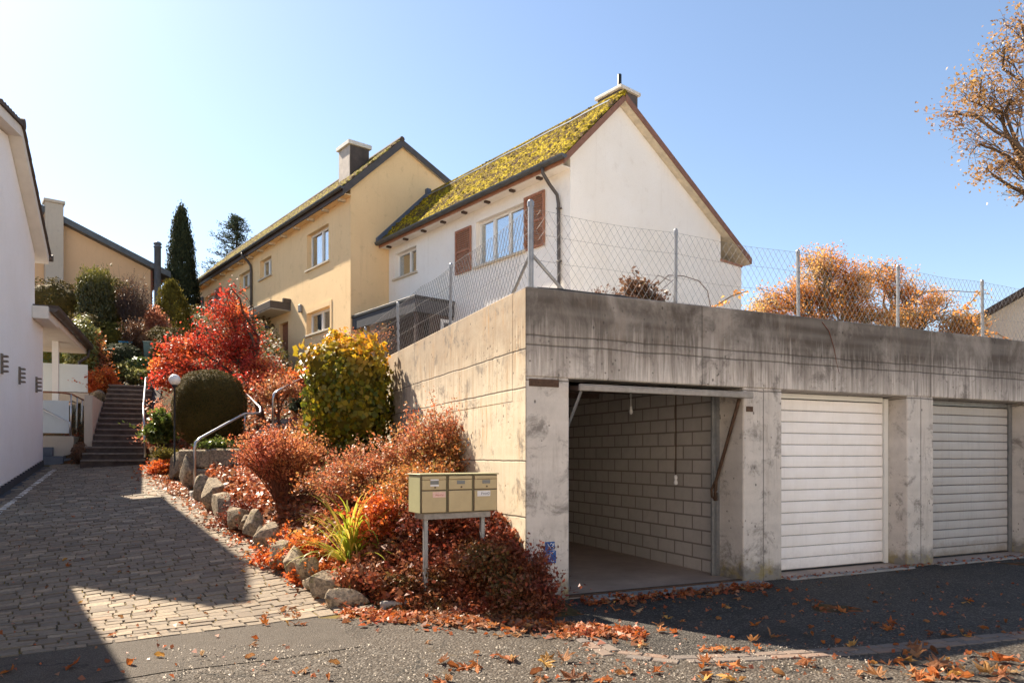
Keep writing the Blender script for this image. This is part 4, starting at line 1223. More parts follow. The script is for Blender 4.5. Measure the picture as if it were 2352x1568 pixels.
# dark plinth following the slope of the drive
mb = MB()
for i in range(20):
    b0_, b1_ = i * 4.95 / 20, (i + 1) * 4.95 / 20
    P0, P1 = LF.p(0, b0_, 0), LF.p(0, b1_, 0); z0, z1 = z_drive(P0.y), z_drive(P1.y)
    mb.face([LF.p(-0.016, b0_, z0 - 0.1), LF.p(-0.016, b1_, z1 - 0.1), LF.p(-0.016, b1_, z1 + 0.19), LF.p(-0.016, b0_, z0 + 0.16)])
    mb.face([LF.p(-0.016, b0_, z0 + 0.16), LF.p(-0.016, b1_, z1 + 0.19), LF.p(0, b1_, z1 + 0.19), LF.p(0, b0_, z0 + 0.16)])
    mb.face([LF.p(-0.30, b0_, z0 + 0.012), LF.p(-0.30, b1_, z1 + 0.012), LF.p(-0.016, b1_, z1 + 0.02), LF.p(-0.016, b0_, z0 + 0.02)])
mb.build('plinth', M['plinth'], lh)
for u, v, h in ((2, 835, 0.36), (43, 862, 0.34), (82, 883, 0.34)):
    b, c = LF.plane_a(u, v, 0.0)
    mb = MB(); mb.box(LF, -0.03, -0.002, b - 0.045, b + 0.045, c - h / 2, c + h / 2)
    for k in range(4):
        z = c - h / 2 + 0.03 + k * (h - 0.04) / 3.6
        mb.box(LF, -0.11, -0.0305, b - 0.05, b + 0.05, z, z + 0.035, 0, 0.006)
    mb.build('wall_lamp', M['lamp_bronze'], lh)

pc_ = thing('porch', 'white canopied porch with frosted glass panels beside the stone stairs', 'porch', tuple(LF.p(0, -1.0, 1.25)))
oa = -0.30
b_n, z_n = LF.plane_a(111, 697, oa); b_f, z_f = LF.plane_a(199, 803, oa)
print('porch canopy', b_n, z_n, b_f, z_f)
zt = (z_n + z_f) / 2 + 0.02
mb = MB(); mb.box(LF, oa, -0.004, 0.002, b_n, zt - 0.27, zt, 0, 0.01); mb.box(LF, oa, 3.0, b_f, -0.002, zt - 0.22, zt, 0, 0.01)
cn = mb.build('canopy', M['soffit_white'], pc_)
gutter(cn, Fr(LF.p(oa - 0.07, 0, 0).xy, LF.ey.xy, LF.ex.xy), b_f - 0.05, b_n - 0.12, 0.0, zt + 0.0, 0.10, M['gutter_brown'])
mb = MB(); mb.box(LF, oa - 0.17, 2.9, b_f - 0.02, b_n - 0.10, zt + 0.002, zt + 0.045); mb.build('roof_sheet', M['tile_dark'], cn)
mb = MB(); mb.tube([LF.p(oa - 0.07, b_f + 0.1, zt - 0.08), LF.p(oa - 0.05, b_f + 0.1, zt - 0.3), LF.p(oa + 0.15, b_f + 0.25, zt - 0.5), LF.p(oa + 0.15, b_f + 0.25, 2.0)], 0.04, 8); mb.build('downpipe', M['gutter_brown'], cn, True)
mb = MB(); mb.box(LF, 0.06, 0.20, -2.6, -2.46, 1.9, zt - 0.222); mb.build('post', M['white_paint'], pc_)
fb, fa0 = -0.75, -0.50
mb = MB(); mb.box(LF, fa0, 3.0, -3.6, fb, 0.9, 1.93, 0, 0.01); mb.box(LF, fa0, 3.0, -6.2, -3.601, 1.5, 2.4); mb.build('base', M['plaster_grey'], pc_)
mb = MB(); mb.box(LF, -0.35, 0.5, fb + 0.004, fb + 0.42, 0.9, 1.45, 0, 0.01); mb.box(LF, -0.10, 0.5, fb + 0.004, fb + 0.21, 1.45, 1.66, 0, 0.01); mb.box(LF, fa0 + 0.02, -0.352, fb + 0.003, fb + 0.3, 0.9, 1.40); mb.build('steps', M['flash_blue'], pc_)
mb = MB(); mb.box(LF, fa0 + 0.10, 1.4, fb - 0.05, fb - 0.038, 2.0, 2.78)
mb.build('glass_panel', M['glass_frosted'], pc_)
mb = MB()
for i in range(3): mb.box(LF, fa0 + 0.05, fa0 + 0.062, -1.65 - i * 0.9, -0.87 - i * 0.9, 1.98, 2.80)
mb.build('glass_panel', M['glass'], pc_)
mb = MB(); mb.tube([LF.p(1.4, fb - 0.03, 2.97), LF.p(fa0 + 0.25, fb - 0.03, 2.97), LF.p(fa0 + 0.06, fb - 0.2, 2.95), LF.p(fa0 + 0.05, -3.55, 2.95)], 0.022, 8); mb.build('top_rail', M['wood_brown'], pc_, True)
mb = MB()
for a, b in ((fa0 + 0.06, fb - 0.06), (fa0 + 0.055, -1.75), (fa0 + 0.055, -2.65), (fa0 + 0.055, -3.5)): mb.tube([LF.p(a, b, 1.92), LF.p(a, b, 2.94)], 0.018, 8)
h0 = LF.p(0.55, fb + 0.02, 2.80); h1 = LF.p(fa0 + 0.06, fb + 0.10, 2.25)
mb.tube([h0, h1, LF.p(fa0 + 0.06, fb + 0.10, 1.94)], 0.021, 8); mb.tube([LF.p(0.42, fb + 0.25, 2.7), LF.p(0.42, fb + 0.25, 1.4)], 0.02, 8)
mb.build('handrail', M['steel'], pc_, True)
mb = MB(); mb.box(LF, -0.42, 1.8, -4.02, -4.0, 3.25, 4.02); mb.build('privacy_screen', M['glass_frosted'], pc_)
mb = MB(); mb.box(LF, -0.46, 2.0, -4.2, -3.9, 2.95, 3.22, 0, 0.01); mb.box(LF, -0.46, -0.30, -4.2, -3.62, 1.95, 2.95); mb.build('planter', M['plaster_grey'], pc_)

# ------------------------------------------------------------------ ochre house at the top of the garden
bo = at(145, 690, 32.0)
BF = Fr(bo.xy, (0.7719, 0.6358), (-0.6358, 0.7719))
bh = thing('garden_house', 'pale ochre house with sloping roof at the top of the garden', 'house', (bo.x, bo.y, 8.0))
aw, zr = BF.plane_b(346, 620, 0); at_, zt_ = BF.plane_b(388, 640, 0); zl = BF.plane_b(145, 517, 0)[1]
sl_ = (zr - zl) / aw
print('back house', aw, zr, at_, zt_, zl)
mb = MB(); A_L = -5.0
mb.face([BF.p(a, 0, c) for a, c in ((A_L, 6.0), (aw, 6.0), (aw, zr), (A_L, zl + sl_ * A_L))])
mb.face([BF.p(aw, b, c) for b, c in ((0, 6), (7, 6), (7, zr), (0, zr))])
mb.build('wall', M['stucco_back'], bh)
mb = MB(); mb.prism(BF, [(A_L, zl + sl_ * A_L + 0.02), (at_, zl + sl_ * at_ + 0.02), (at_, zl + sl_ * at_ + 0.30), (A_L, zl + sl_ * A_L + 0.30)], -0.35, 7.0, 0, 'b')
br = mb.build('roof', M['gutter'], bh)
mb = MB()
for i in range(9): mb.box(BF, aw + 0.02, at_ - 0.05, 0.3 + i * 0.7, 0.42 + i * 0.7, zr - 0.42, zl + sl_ * at_ - 0.02)
mb.box(BF, aw + 0.02, aw + 0.08, 0.0, 6.9, 7.6, zr - 0.02)
mb.build('timber_framing', M['brick_red'], bh)
mb = MB(); a0_ = BF.plane_b(104, 600, -0.5)[0]; a1_ = BF.plane_b(146, 600, -0.5)[0]; zc = BF.plane_b(125, 466, -0.5)[1]
mb.box(BF, a0_, a1_, -0.5, 0.10, 6.5, zc, 0, 0.01); ch = mb.build('chimney', M['plaster_grey'], bh)
mb = MB(); mb.box(BF, a0_ - 0.06, a1_ + 0.06, -0.56, 0.16, zc + 0.002, zc + 0.14, 0, 0.015); mb.build('cap', M['plaster_grey'], ch)
mb = MB(); mb.box(BF, a1_ + 0.02, aw + 1.9, -0.40, -0.02, BF.plane_b(240, 715, -.4)[1], BF.plane_b(240, 696, -.4)[1]); mb.box(BF, a1_ + 0.02, aw + 2.4, -0.30, -0.021, 6.0, BF.plane_b(240, 715, -.4)[1] - 0.002)
mb.build('terrace_wall', M['flash_blue'], bh)
q = at(362, 690, 31.5)
mb = MB(); zt2 = at(362, 556, 31.5).z
mb.lathe((q.x, q.y, 0), [(0.14, 6.5), (0.14, zt2 - 0.25), (0.17, zt2 - 0.24), (0.17, zt2 - 0.19), (0.13, zt2 - 0.18), (0.13, zt2 - 0.12), (0.17, zt2 - 0.11), (0.17, zt2 - 0.06), (0.12, zt2), (0, zt2)], 14)
mb.build('flue_pipe', M['flash_blue'], bh, True)

# ------------------------------------------------------------------ neighbour at the far right and the house whose shade falls on the drive
ro = at(2352, 692, 26.0)
RF = Fr((ro.x, ro.y), (0.80, -0.60), (0.60, 0.80))
rh = thing('cottage', 'cream cottage gable with grey tiled roof at the far right edge', 'house', (ro.x, ro.y, 2.0))
zr_ = ro.z + 0.5
mb = MB(); mb.face([RF.p(a, 0, c) for a, c in ((-2.0, 1.0), (3.2, 1.0), (3.2, zr_ - 1.1), (0.6, zr_ + 0.05), (-2.0, zr_ - 1.45))])
mb.face([RF.p(-2.0, b, c) for b, c in ((0, 1), (8, 1), (8, zr_ - 1.45), (0, zr_ - 1.45))])
mb.build('wall', M['stucco_cream'], rh)
mb = MB(); mb.prism(RF, [(-2.5, zr_ - 1.70), (0.6, zr_ + 0.10), (0.6, zr_ + 0.32), (-2.5, zr_ - 1.48)], -0.3, 8, 0, 'b'); mb.prism(RF, [(0.602, zr_ + 0.10), (3.6, zr_ - 1.2), (3.6, zr_ - 0.98), (0.602, zr_ + 0.32)], -0.3, 8, 0, 'b')
mb.build('roof', M['tile_dark'], rh)

nf = Fr((-8.14, 10.35), (0.6, -0.8), (-0.8, -0.6))
nh = thing('annexe', 'low rendered annexe outside the left edge shading the drive', 'house', (-8.14, 10.35, 0))
mb = MB(); mb.box(nf, 0.3, 9.2, 0.25, 5.0, -0.2, 4.1); mb.build('wall', M['stucco_left'], nh)
mb = MB(); mb.box(nf, 0.0, 9.6, 0.0, 5.3, 4.1, 4.32, 0, 0.02); mb.build('roof', M['tile_dark'], nh)

hf = Fr((-30, -16), (1, 0), (0, -1))  # pale houses added out of view to brighten the shaded fronts
for i, (x0, wd, hh) in enumerate(((0, 17, 8.5), (19, 20, 9.0), (41, 18, 8.0))):
    oh = thing('reflector_house', ('unseen pale house added to reflect sun, left behind the viewer', 'unseen pale house added to reflect sun, straight behind the viewer', 'unseen pale house added to reflect sun, right behind the viewer')[i], 'house', (-30 + x0, -16, 0))
    mb = MB(); wall_holes(mb, hf, x0, x0 + wd, -0.1, hh, [(x0 + 2 + 3.6 * k, x0 + 3.4 + 3.6 * k, z, z + 1.4) for k in range(4) for z in (1.2, 4.2)], 0.2)
    mb.box(hf, x0, x0 + wd, 0.5, 8, -0.1, hh); mb.build('wall', M['stucco_white'], oh)
    mb = MB(); mb.prism(hf, [(-0.5, hh), (4, hh + 3.5), (8.5, hh)], x0 - 0.4, x0 + wd + 0.4); mb.build('roof', M['tile_dark'], oh)
# ------------------------------------------------------------------ foliage tools
def unit(a):
    return a / np.maximum(np.linalg.norm(a, axis=-1, keepdims=True), 1e-9)


def leaves(C, L, aspect=0.55, N=None, up=0.35, fold=0.18, T=None, tjit=0.6):
    """one folded rhombic leaf per centre; every leaf is an island of its own"""
    C = np.asarray(C, dtype=np.float64); n = len(C)
    L = np.broadcast_to(np.asarray(L, dtype=np.float64), (n,))[:, None]
    R = RNG.normal(size=(n, 3))
    if N is None:
        N = R + np.array([0, 0, up])
    else:
        N = np.asarray(N) + R * 0.45
    N = unit(N)
    T0 = RNG.normal(size=(n, 3)) if T is None else np.asarray(T) + RNG.normal(size=(n, 3)) * tjit
    T0 = unit(T0 - N * np.sum(T0 * N, -1, keepdims=True)); B = np.cross(N, T0)
    w = L * aspect * RNG.uniform(0.75, 1.25, (n, 1))
    f = N * L * fold * RNG.uniform(0.2, 1.4, (n, 1))
    V = np.stack([C - T0 * L * 0.5, C + B * w * 0.5 + f - T0 * L * 0.06, C + T0 * L * 0.5, C - B * w * 0.5 + f - T0 * L * 0.06], 1).reshape(-1, 3)
    return V, np.arange(4 * n).reshape(n, 4)


def ground_at(x, y, dz=0.0):
    return Vector((x, y, ground_z(x, y) + dz))


def foliage(name, C, L, mat, parent, **kw):
    V, Fq = leaves(C, L, **kw)
    return np_mesh(name, V, Fq, mat, parent)


def shrub(name, label, cat, base, H, rx, ry, nst, nl, ll, lmat, smat, seed, group=None, prof='dome', sub=3, start=0.45, sr=0.008, spread=0.10, aspect=0.55, up=0.4, lean=(0, 0), leafy=True, stems=True, low=0.25, wild=0.28):
    rr = random.Random(seed)
    t = thing(name, label, cat, tuple(base), group)
    mb = MB(); C = []; Tn = []
    base = Vector(base)
    for i in range(nst):
        th = rr.uniform(0, 2 * math.pi); u = rr.random()
        if prof == 'dome': ph = math.acos(1 - u * (1 - low * 0.0)) * 0.98
        elif prof == 'vase': ph = rr.uniform(0.05, 0.9)
        else: ph = rr.uniform(0.0, 1.35)
        d = Vector((math.sin(ph) * math.cos(th), math.sin(ph) * math.sin(th), max(math.cos(ph), 0.06)))
        k = 1.0 + wild * noise.noise(d * 1.9 + Vector((seed * 3.3, 0, 0)))
        k *= rr.uniform(0.72, 1.05)
        tip = base + Vector((d.x * rx, d.y * ry, d.z * H)) * k + Vector((lean[0], lean[1], 0)) * d.z
        if prof == 'vase': tip = base + Vector((math.sin(ph) / 0.78 * math.cos(th) * rx, math.sin(ph) / 0.78 * math.sin(th) * ry, (1 - 0.28 * ph) * H)) * k
        root = base + Vector((rr.uniform(-.1, .1) * rx, rr.uniform(-.1, .1) * ry, -0.03))
        mid = root.lerp(tip, 0.5) + Vector((0, 0, 0.14 * H)) + Vector((rr.gauss(0, .05), rr.gauss(0, .05), 0)) * rx
        pts = []
        for j in range(6):
            s_ = j / 5; pts.append(root * (1 - s_) ** 2 + mid * 2 * s_ * (1 - s_) + tip * s_ * s_)
        if stems: mb.tube(pts, [sr * (1 - 0.75 * j / 5) for j in range(6)], 4, 0, False)
        twigs = [pts]
        for q in range(sub):
            s_ = rr.uniform(0.4, 0.9); j = int(s_ * 5); p0 = pts[j]
            e = p0 + (tip - root).normalized() * rr.uniform(0.15, 0.3) * H * 0.7 + Vector((rr.gauss(0, 1), rr.gauss(0, 1), rr.gauss(0.2, 0.7))) * spread * 1.6
            tw = [p0, p0.lerp(e, 0.5) + Vector((0, 0, 0.02)), e]; twigs.append(tw)
            if stems: mb.tube(tw, [sr * 0.45, sr * 0.3, sr * 0.15], 3, 0, False)
        if leafy:
            for tw in twigs:
                m = nl if tw is pts else max(2, nl // 2)
                for q in range(m):
                    s_ = start + (1 - start) * rr.random() ** 0.8 if tw is pts else rr.random()
                    f = s_ * (len(tw) - 1); j = min(int(f), len(tw) - 2)
                    p = tw[j].lerp(tw[j + 1], f - j) + Vector((rr.gauss(0, 1), rr.gauss(0, 1), rr.gauss(0, 1))) * spread * 0.35
                    C.append(p); Tn.append((tip - root).normalized())
    if stems: mb.build('stems', smat, t)
    if leafy and C:
        C = np.array([tuple(c) for c in C]); Tn = np.array([tuple(c) for c in Tn])
        foliage('foliage', C, ll * RNG.uniform(0.45, 1.5, len(C)), lmat, t, aspect=aspect, up=up, T=Tn)
    return t


def lobed_tree(name, label, base, lobes, trunk_r, leaf_per_tip, ll, lmat, bmat, seed, cat='tree', group=None, tip_spread=0.16, aspect=0.6, fork=0.35, twig_r=0.010, bend=0.25):
    rr = random.Random(seed)
    t = thing(name, label, cat, tuple(base), group)
    mb = MB(); mt = MB(); C = []
    base = Vector(base)
    cen = sum((Vector(l[0]) for l in lobes), Vector()) / len(lobes)
    forkp = base.lerp(Vector((cen.x * 0.5 + base.x * 0.5, cen.y * 0.5 + base.y * 0.5, cen.z)), fork)
    mt.tube([base - Vector((0, 0, 0.1)), base.lerp(forkp, 0.4) + Vector((rr.gauss(0, .05), rr.gauss(0, .05), 0)), forkp], [trunk_r * 1.25, trunk_r, trunk_r * 0.8], 8)
    for c, rad, nt in lobes:
        c = Vector(c)
        d = c - forkp
        pts = []
        w1 = Vector((rr.gauss(0, 1), rr.gauss(0, 1), rr.gauss(0, .5))) * bend * d.length * 0.3
        n = 7
        for j in range(n + 1):
            s_ = j / n
            p = forkp.lerp(c, s_) + w1 * math.sin(math.pi * s_) + Vector((0, 0, 1)) * d.length * 0.10 * math.sin(math.pi * s_)
            p += Vector((rr.gauss(0, 1), rr.gauss(0, 1), rr.gauss(0, 1))) * 0.02 * d.length * (s_ > 0)
            pts.append(p)
        r0 = trunk_r * 0.62
        mb.tube(pts, [r0 * (1 - 0.75 * j / n) + 0.004 for j in range(n + 1)], 6, 0, False)
        # boughs inside the lobe, then twigs
        nb = max(3, nt // 9)
        boughs = []
        for q in range(nb):
            dr_ = Vector((rr.gauss(0, 1), rr.gauss(0, 1), rr.gauss(0, 1))).normalized()
            e = c + Vector((dr_.x * rad[0], dr_.y * rad[1], dr_.z * rad[2])) * rr.uniform(0.4, 0.95)
            p0 = pts[rr.randint(3, n)]
            m1 = p0.lerp(e, 0.5) + Vector((rr.gauss(0, 1), rr.gauss(0, 1), rr.gauss(.3, .8))) * 0.09 * (e - p0).length
            bp = [p0, p0.lerp(m1, 0.5) + Vector((rr.gauss(0, 1), rr.gauss(0, 1), rr.gauss(0, 1))) * 0.03 * (e - p0).length, m1, m1.lerp(e, 0.5) + Vector((rr.gauss(0, 1), rr.gauss(0, 1), rr.gauss(0, 1))) * 0.05 * (e - p0).length, e]
            mb.tube(bp, [twig_r * k for k in (2.0, 1.7, 1.3, 1.0, 0.6)], 5, 0, False)
            boughs.append(bp)
        for q in range(nt):
            dr_ = Vector((rr.gauss(0, 1), rr.gauss(0, 1), rr.gauss(0, 1))).normalized()
            k = rr.random() ** 0.45
            k *= 1.08 + 0.45 * noise.noise(dr_ * 2.2 + c)
            e = c + Vector((dr_.x * rad[0], dr_.y * rad[1], dr_.z * rad[2])) * k
            bp = min((boughs[rr.randrange(len(boughs))] for _ in range(4)), key=lambda z: (z[-1] - e).length)
            p0 = bp[rr.randint(1, 4)]
            m1 = p0.lerp(e, 0.55) + Vector((rr.gauss(0, 1), rr.gauss(0, 1), rr.gauss(.2, .8))) * 0.10 * (e - p0).length
            mb.tube([p0, m1, e], [twig_r * 0.7, twig_r * 0.5, twig_r * 0.25], 3, 0, False)
            lk = leaf_per_tip * (0.35 + 1.3 * max(0.0, noise.noise(e * 1.3) + 0.45))
            for z in range(int(lk + rr.random())):
                s_ = rr.random()
                C.append(m1.lerp(e, s_) + Vector((rr.gauss(0, 1), rr.gauss(0, 1), rr.gauss(-0.1, 0.8))) * tip_spread)
    mt.build('trunk', bmat, t, True)
    mb.build('branches', bmat, t, True)
    C = np.array([tuple(c) for c in C])
    foliage('crown', C, ll * RNG.uniform(0.55, 1.3, len(C)), lmat, t, aspect=aspect, up=0.5)
    return t


def leaf_mat2(name, A, B, scale, lo=0.42, hi=0.58, transl=0.35, zr=None, rough=0.5, tmul=1.3):
    """two leaf palettes, mixed by patches or by height zr=(z0, z1)"""
    t = NT(name)
    r = t.n('ShaderNodeNewGeometry').outputs['Random Per Island']
    ca = t.ramp(r, [(i / max(1, len(A) - 1), c) for i, c in enumerate(A)])
    cb = t.ramp(r, [(i / max(1, len(B) - 1), c) for i, c in enumerate(B)])
    p = t.pos(); nz = t.noise(p, scale, 4, 0.6)
    if zr:
        z = t.sep(p)[2]
        f = t.math('DIVIDE', t.math('SUBTRACT', t.math('ADD', z, t.math('MULTIPLY', t.math('SUBTRACT', nz, 0.5), (zr[1] - zr[0]) * 2.2)), zr[0]), zr[1] - zr[0], True)
    else:
        f = t.ramp(nz, [(lo, 0.0), (hi, 1.0)])
    c = t.mix(f, ca, cb)
    t.fin(c, rough, 0.4)
    tr = t.n('ShaderNodeBsdfTranslucent'); t.l(t.mix(1.0, c, tmul, 'MULTIPLY'), tr.inputs['Color'])
    mx = t.n('ShaderNodeMixShader'); mx.inputs[0].default_value = transl
    t.l(t.bs.outputs[0], mx.inputs[1]); t.l(tr.outputs[0], mx.inputs[2]); t.l(mx.outputs[0], t.out.inputs['Surface'])
    return t.mat


LM = {}
LM['maple'] = leaf_mat2('red_maple_leaves', [(0.26, 0.016, 0.012), (0.46, 0.035, 0.02), (0.58, 0.10, 0.05), (0.34, 0.03, 0.02)], [(0.70, 0.19, 0.03), (0.78, 0.27, 0.05), (0.62, 0.12, 0.03), (0.78, 0.38, 0.12)], 0.55, 0.51, 0.64, 0.45)
LM['barberry'] = leaf_mat2('red_orange_barberry_leaves', [(0.42, 0.09, 0.05), (0.56, 0.19, 0.09), (0.36, 0.07, 0.045)], [(0.55, 0.22, 0.07), (0.62, 0.32, 0.10), (0.48, 0.13, 0.05)], 1.3, 0.45, 0.6, 0.4)
LM['coto'] = leaf_mat2('pinkish_red_leaves', [(0.42, 0.10, 0.045), (0.55, 0.19, 0.085), (0.30, 0.075, 0.04), (0.56, 0.30, 0.16), (0.20, 0.13, 0.04)], [(0.46, 0.22, 0.06), (0.54, 0.17, 0.045), (0.34, 0.17, 0.06), (0.24, 0.19, 0.045)], 1.1, 0.44, 0.58, 0.38)
LM['darkred'] = leaf_mat2('dark_red_brown_leaves', [(0.14, 0.025, 0.018), (0.24, 0.045, 0.02), (0.10, 0.03, 0.02), (0.30, 0.08, 0.03)], [(0.10, 0.085, 0.025), (0.16, 0.09, 0.03), (0.20, 0.045, 0.02)], 1.5, 0.5, 0.66, 0.3)
LM['orange'] = leaf_mat2('orange_red_leaves', [(0.55, 0.10, 0.03), (0.62, 0.17, 0.03), (0.42, 0.06, 0.025)], [(0.50, 0.22, 0.05), (0.60, 0.30, 0.06)], 1.8, 0.5, 0.64, 0.4)
LM['ivy'] = leaf_mat2('yellowing_hedge_leaves', [(0.075, 0.10, 0.011), (0.13, 0.155, 0.013), (0.22, 0.205, 0.015), (0.34, 0.26, 0.018), (0.06, 0.07, 0.012), (0.42, 0.28, 0.02)], [(0.62, 0.34, 0.02), (0.66, 0.24, 0.02), (0.50, 0.36, 0.025), (0.36, 0.26, 0.02)], 2.2, transl=0.4, zr=(2.70, 3.30), rough=0.4)
LM['yew'] = leaf_mat('dark_clipped_yew', [(0.055, 0.050, 0.014), (0.095, 0.075, 0.020), (0.14, 0.095, 0.026), (0.07, 0.05, 0.018)], 0.2, 0.8)
LM['yewtip'] = leaf_mat2('olive_upright_yew', [(0.05, 0.055, 0.018), (0.085, 0.08, 0.02), (0.06, 0.055, 0.018)], [(0.20, 0.18, 0.03), (0.14, 0.13, 0.03)], 2.0, transl=0.25, zr=(7.3, 8.0))
LM['cypress'] = leaf_mat('deep_green_cypress', [(0.030, 0.040, 0.022), (0.050, 0.060, 0.028), (0.075, 0.078, 0.035)], 0.2, 0.8)
LM['conifer'] = leaf_mat('blue_green_conifer', [(0.035, 0.055, 0.040), (0.06, 0.085, 0.055), (0.10, 0.115, 0.06)], 0.2, 0.8)
LM['olive'] = leaf_mat('olive_shrub_leaves', [(0.12, 0.10, 0.02), (0.19, 0.15, 0.025), (0.08, 0.08, 0.02)], 0.3, 0.8)
LM['green'] = leaf_mat('glossy_green_leaves', [(0.06, 0.10, 0.02), (0.11, 0.16, 0.03), (0.22, 0.24, 0.05), (0.05, 0.08, 0.02)], 0.35, 0.35)
LM['climber'] = leaf_mat('pale_variegated_leaves', [(0.10, 0.13, 0.03), (0.22, 0.23, 0.07), (0.36, 0.34, 0.14), (0.09, 0.10, 0.03), (0.42, 0.33, 0.07)], 0.35)
LM['brown'] = leaf_mat('brown_dry_leaves', [(0.14, 0.075, 0.04), (0.22, 0.11, 0.06), (0.10, 0.06, 0.035)], 0.3)
LM['salmon'] = leaf_mat('salmon_leaves', [(0.55, 0.20, 0.12), (0.62, 0.28, 0.17), (0.42, 0.16, 0.08)], 0.4)
LM['ochre'] = leaf_mat2('orange_brown_tree_leaves', [(0.70, 0.27, 0.04), (0.76, 0.35, 0.06), (0.60, 0.18, 0.03)], [(0.55, 0.32, 0.18), (0.66, 0.44, 0.18), (0.62, 0.42, 0.08)], 0.5, 0.45, 0.6, 0.4)
LM['oak'] = leaf_mat2('brown_orange_oak_leaves', [(0.30, 0.17, 0.085), (0.40, 0.22, 0.095), (0.25, 0.14, 0.08)], [(0.48, 0.27, 0.07), (0.34, 0.22, 0.11)], 0.7, 0.45, 0.6, 0.35)
LM['litter'] = leaf_mat2('fallen_leaf_litter', [(0.34, 0.075, 0.03), (0.46, 0.13, 0.04), (0.22, 0.06, 0.03), (0.42, 0.21, 0.10)], [(0.20, 0.07, 0.04), (0.30, 0.14, 0.07), (0.14, 0.06, 0.035)], 1.1, 0.44, 0.6, 0.3)
LM['blade'] = leaf_mat('strap_leaves', [(0.17, 0.22, 0.02), (0.30, 0.33, 0.03), (0.48, 0.42, 0.06), (0.55, 0.36, 0.08)], 0.45, 0.4)
LM['grass'] = leaf_mat('hillside_cover', [(0.07, 0.075, 0.02), (0.12, 0.10, 0.03), (0.10, 0.055, 0.03), (0.16, 0.14, 0.03)], 0.3)

# ------------------------------------------------------------------ ground cover of the bed
def in_bed(x, y):
    e = (x - edge_x(y)) * 0.82
    a, b = G_ab(x, y)
    return e > 0.22 and y + 0.12 * x > 6.42 and a < 0.02 and y < 13


C = []; Ls = []
rr = random.Random(5)
for i in range(2600):
    y = rr.uniform(6.5, 13.0); x = edge_x(y) + rr.uniform(0.12, 0.55)
    C.append((x, y, ground_z(x, y) + 0.02 + 0.16 * rr.random() ** 1.5)); Ls.append(rr.uniform(0.04, 0.10))
while len(C) < 17600:
    y = 6.3 + 6.7 * rr.random() ** 1.7; x = rr.uniform(-6.2, 0.2)
    if not in_bed(x, y): continue
    C.append((x, y, ground_z(x, y) + 0.01 + 0.07 * rr.random() ** 2)); Ls.append(rr.uniform(0.03, 0.085))
foliage('leaf_litter', np.array(C), np.array(Ls), LM['litter'], None, aspect=0.85, up=1.6, fold=0.3)['kind'] = 'stuff'
C = []; Ls = []
while len(C) < 15000:                                    # creeping plants, denser towards the pillar
    y = 6.2 + 3.2 * rr.random() ** 1.3; x = -1.5 + 2.3 * rr.random() ** 0.75
    a, b = G_ab(x, y)
    if (a > -0.02 and b > -0.02) or y + 0.12 * x < 6.17 + 0.25 * max(0, -x - 0.3): continue
    if not in_bed(x, y + 0.22): continue
    d = noise.noise(Vector((x * 2.3, y * 2.3, 0.5))) * 0.5 + 0.5
    h = (0.06 + 0.17 * d) * sm(y + 0.12 * x, 6.1, 6.75) * sm(x, -1.6, -0.4)
    z = max(ground_z(x, y), 0) + 0.02 + h * rr.random() ** 0.6
    C.append((x, y, z)); Ls.append(rr.uniform(0.025, 0.06))
foliage('creeping_ground_cover', np.array(C), np.array(Ls), LM['darkred'], None, aspect=0.7, up=0.7)['kind'] = 'stuff'

# ------------------------------------------------------------------ shrubs of the bed
def bed(u, Y): return ground_at((u - PU) / PF * Y, Y)
GB = 'autumn shrubs in the bed beside the drive'
shrub('barberry_bush', 'fan shaped red orange bush with bare upright stems beside the rail', 'shrub', bed(648, 9.9), 1.10, 0.78, 0.7, 150, 44, 0.034, LM['barberry'], M['twig_red'], 21, GB, 'vase', 4, 0.60, 0.010, 0.085)
shrub('barberry_bush', 'rounded pinkish bush behind the fan shaped one', 'shrub', bed(725, 11.2), 1.0, 0.62, 0.6, 80, 56, 0.034, LM['coto'], M['twig_red'], 22, GB, 'dome', 4, 0.45, 0.007, 0.10)
shrub('cotoneaster', 'tall dense red brown shrub leaning against the sunlit concrete wall', 'shrub', bed(1010, 8.9), 1.08, 0.86, 0.75, 230, 62, 0.034, LM['coto'], M['twig_red'], 23, GB, 'dome', 5, 0.30, 0.008, 0.095, 0.55, 0.4, (0.06, 0), wild=0.12)
shrub('cotoneaster', 'broad low pinkish red shrub left of the tall one by the wall', 'shrub', bed(845, 9.1), 0.72, 0.85, 0.75, 150, 58, 0.034, LM['coto'], M['twig_red'], 24, GB, 'dome', 4, 0.35, 0.007, 0.10)
shrub('cotoneaster', 'red shrub spreading behind the letterboxes', 'shrub', bed(965, 8.0), 0.66, 0.62, 0.5, 110, 58, 0.033, LM['coto'], M['twig_red'], 25, GB, 'dome', 4, 0.35, 0.007, 0.09)
shrub('spirea', 'low vivid orange bush left of the strap leaved plant', 'shrub', bed(690, 8.1), 0.42, 0.55, 0.45, 70, 40, 0.045, LM['orange'], M['twig_red'], 26, GB, 'dome', 3, 0.3, 0.005, 0.08)
shrub('spirea', 'orange bush between strap leaved plant and letterboxes', 'shrub', bed(885, 7.7), 0.48, 0.42, 0.4, 60, 40, 0.042, LM['orange'], M['twig_red'], 27, GB, 'dome', 3, 0.3, 0.005, 0.08)
shrub('spirea', 'brownish low bush above the boulders', 'shrub', bed(560, 10.0), 0.36, 0.55, 0.4, 55, 34, 0.04, LM['darkred'], M['twig_red'], 28, GB, 'dome', 3, 0.3, 0.005, 0.08)
shrub('spirea', 'dark red mound right behind the left letterbox leg', 'shrub', bed(1010, 7.45), 0.40, 0.5, 0.4, 70, 44, 0.045, LM['darkred'], M['twig_red'], 29, GB, 'dome', 3, 0.25, 0.005, 0.09)
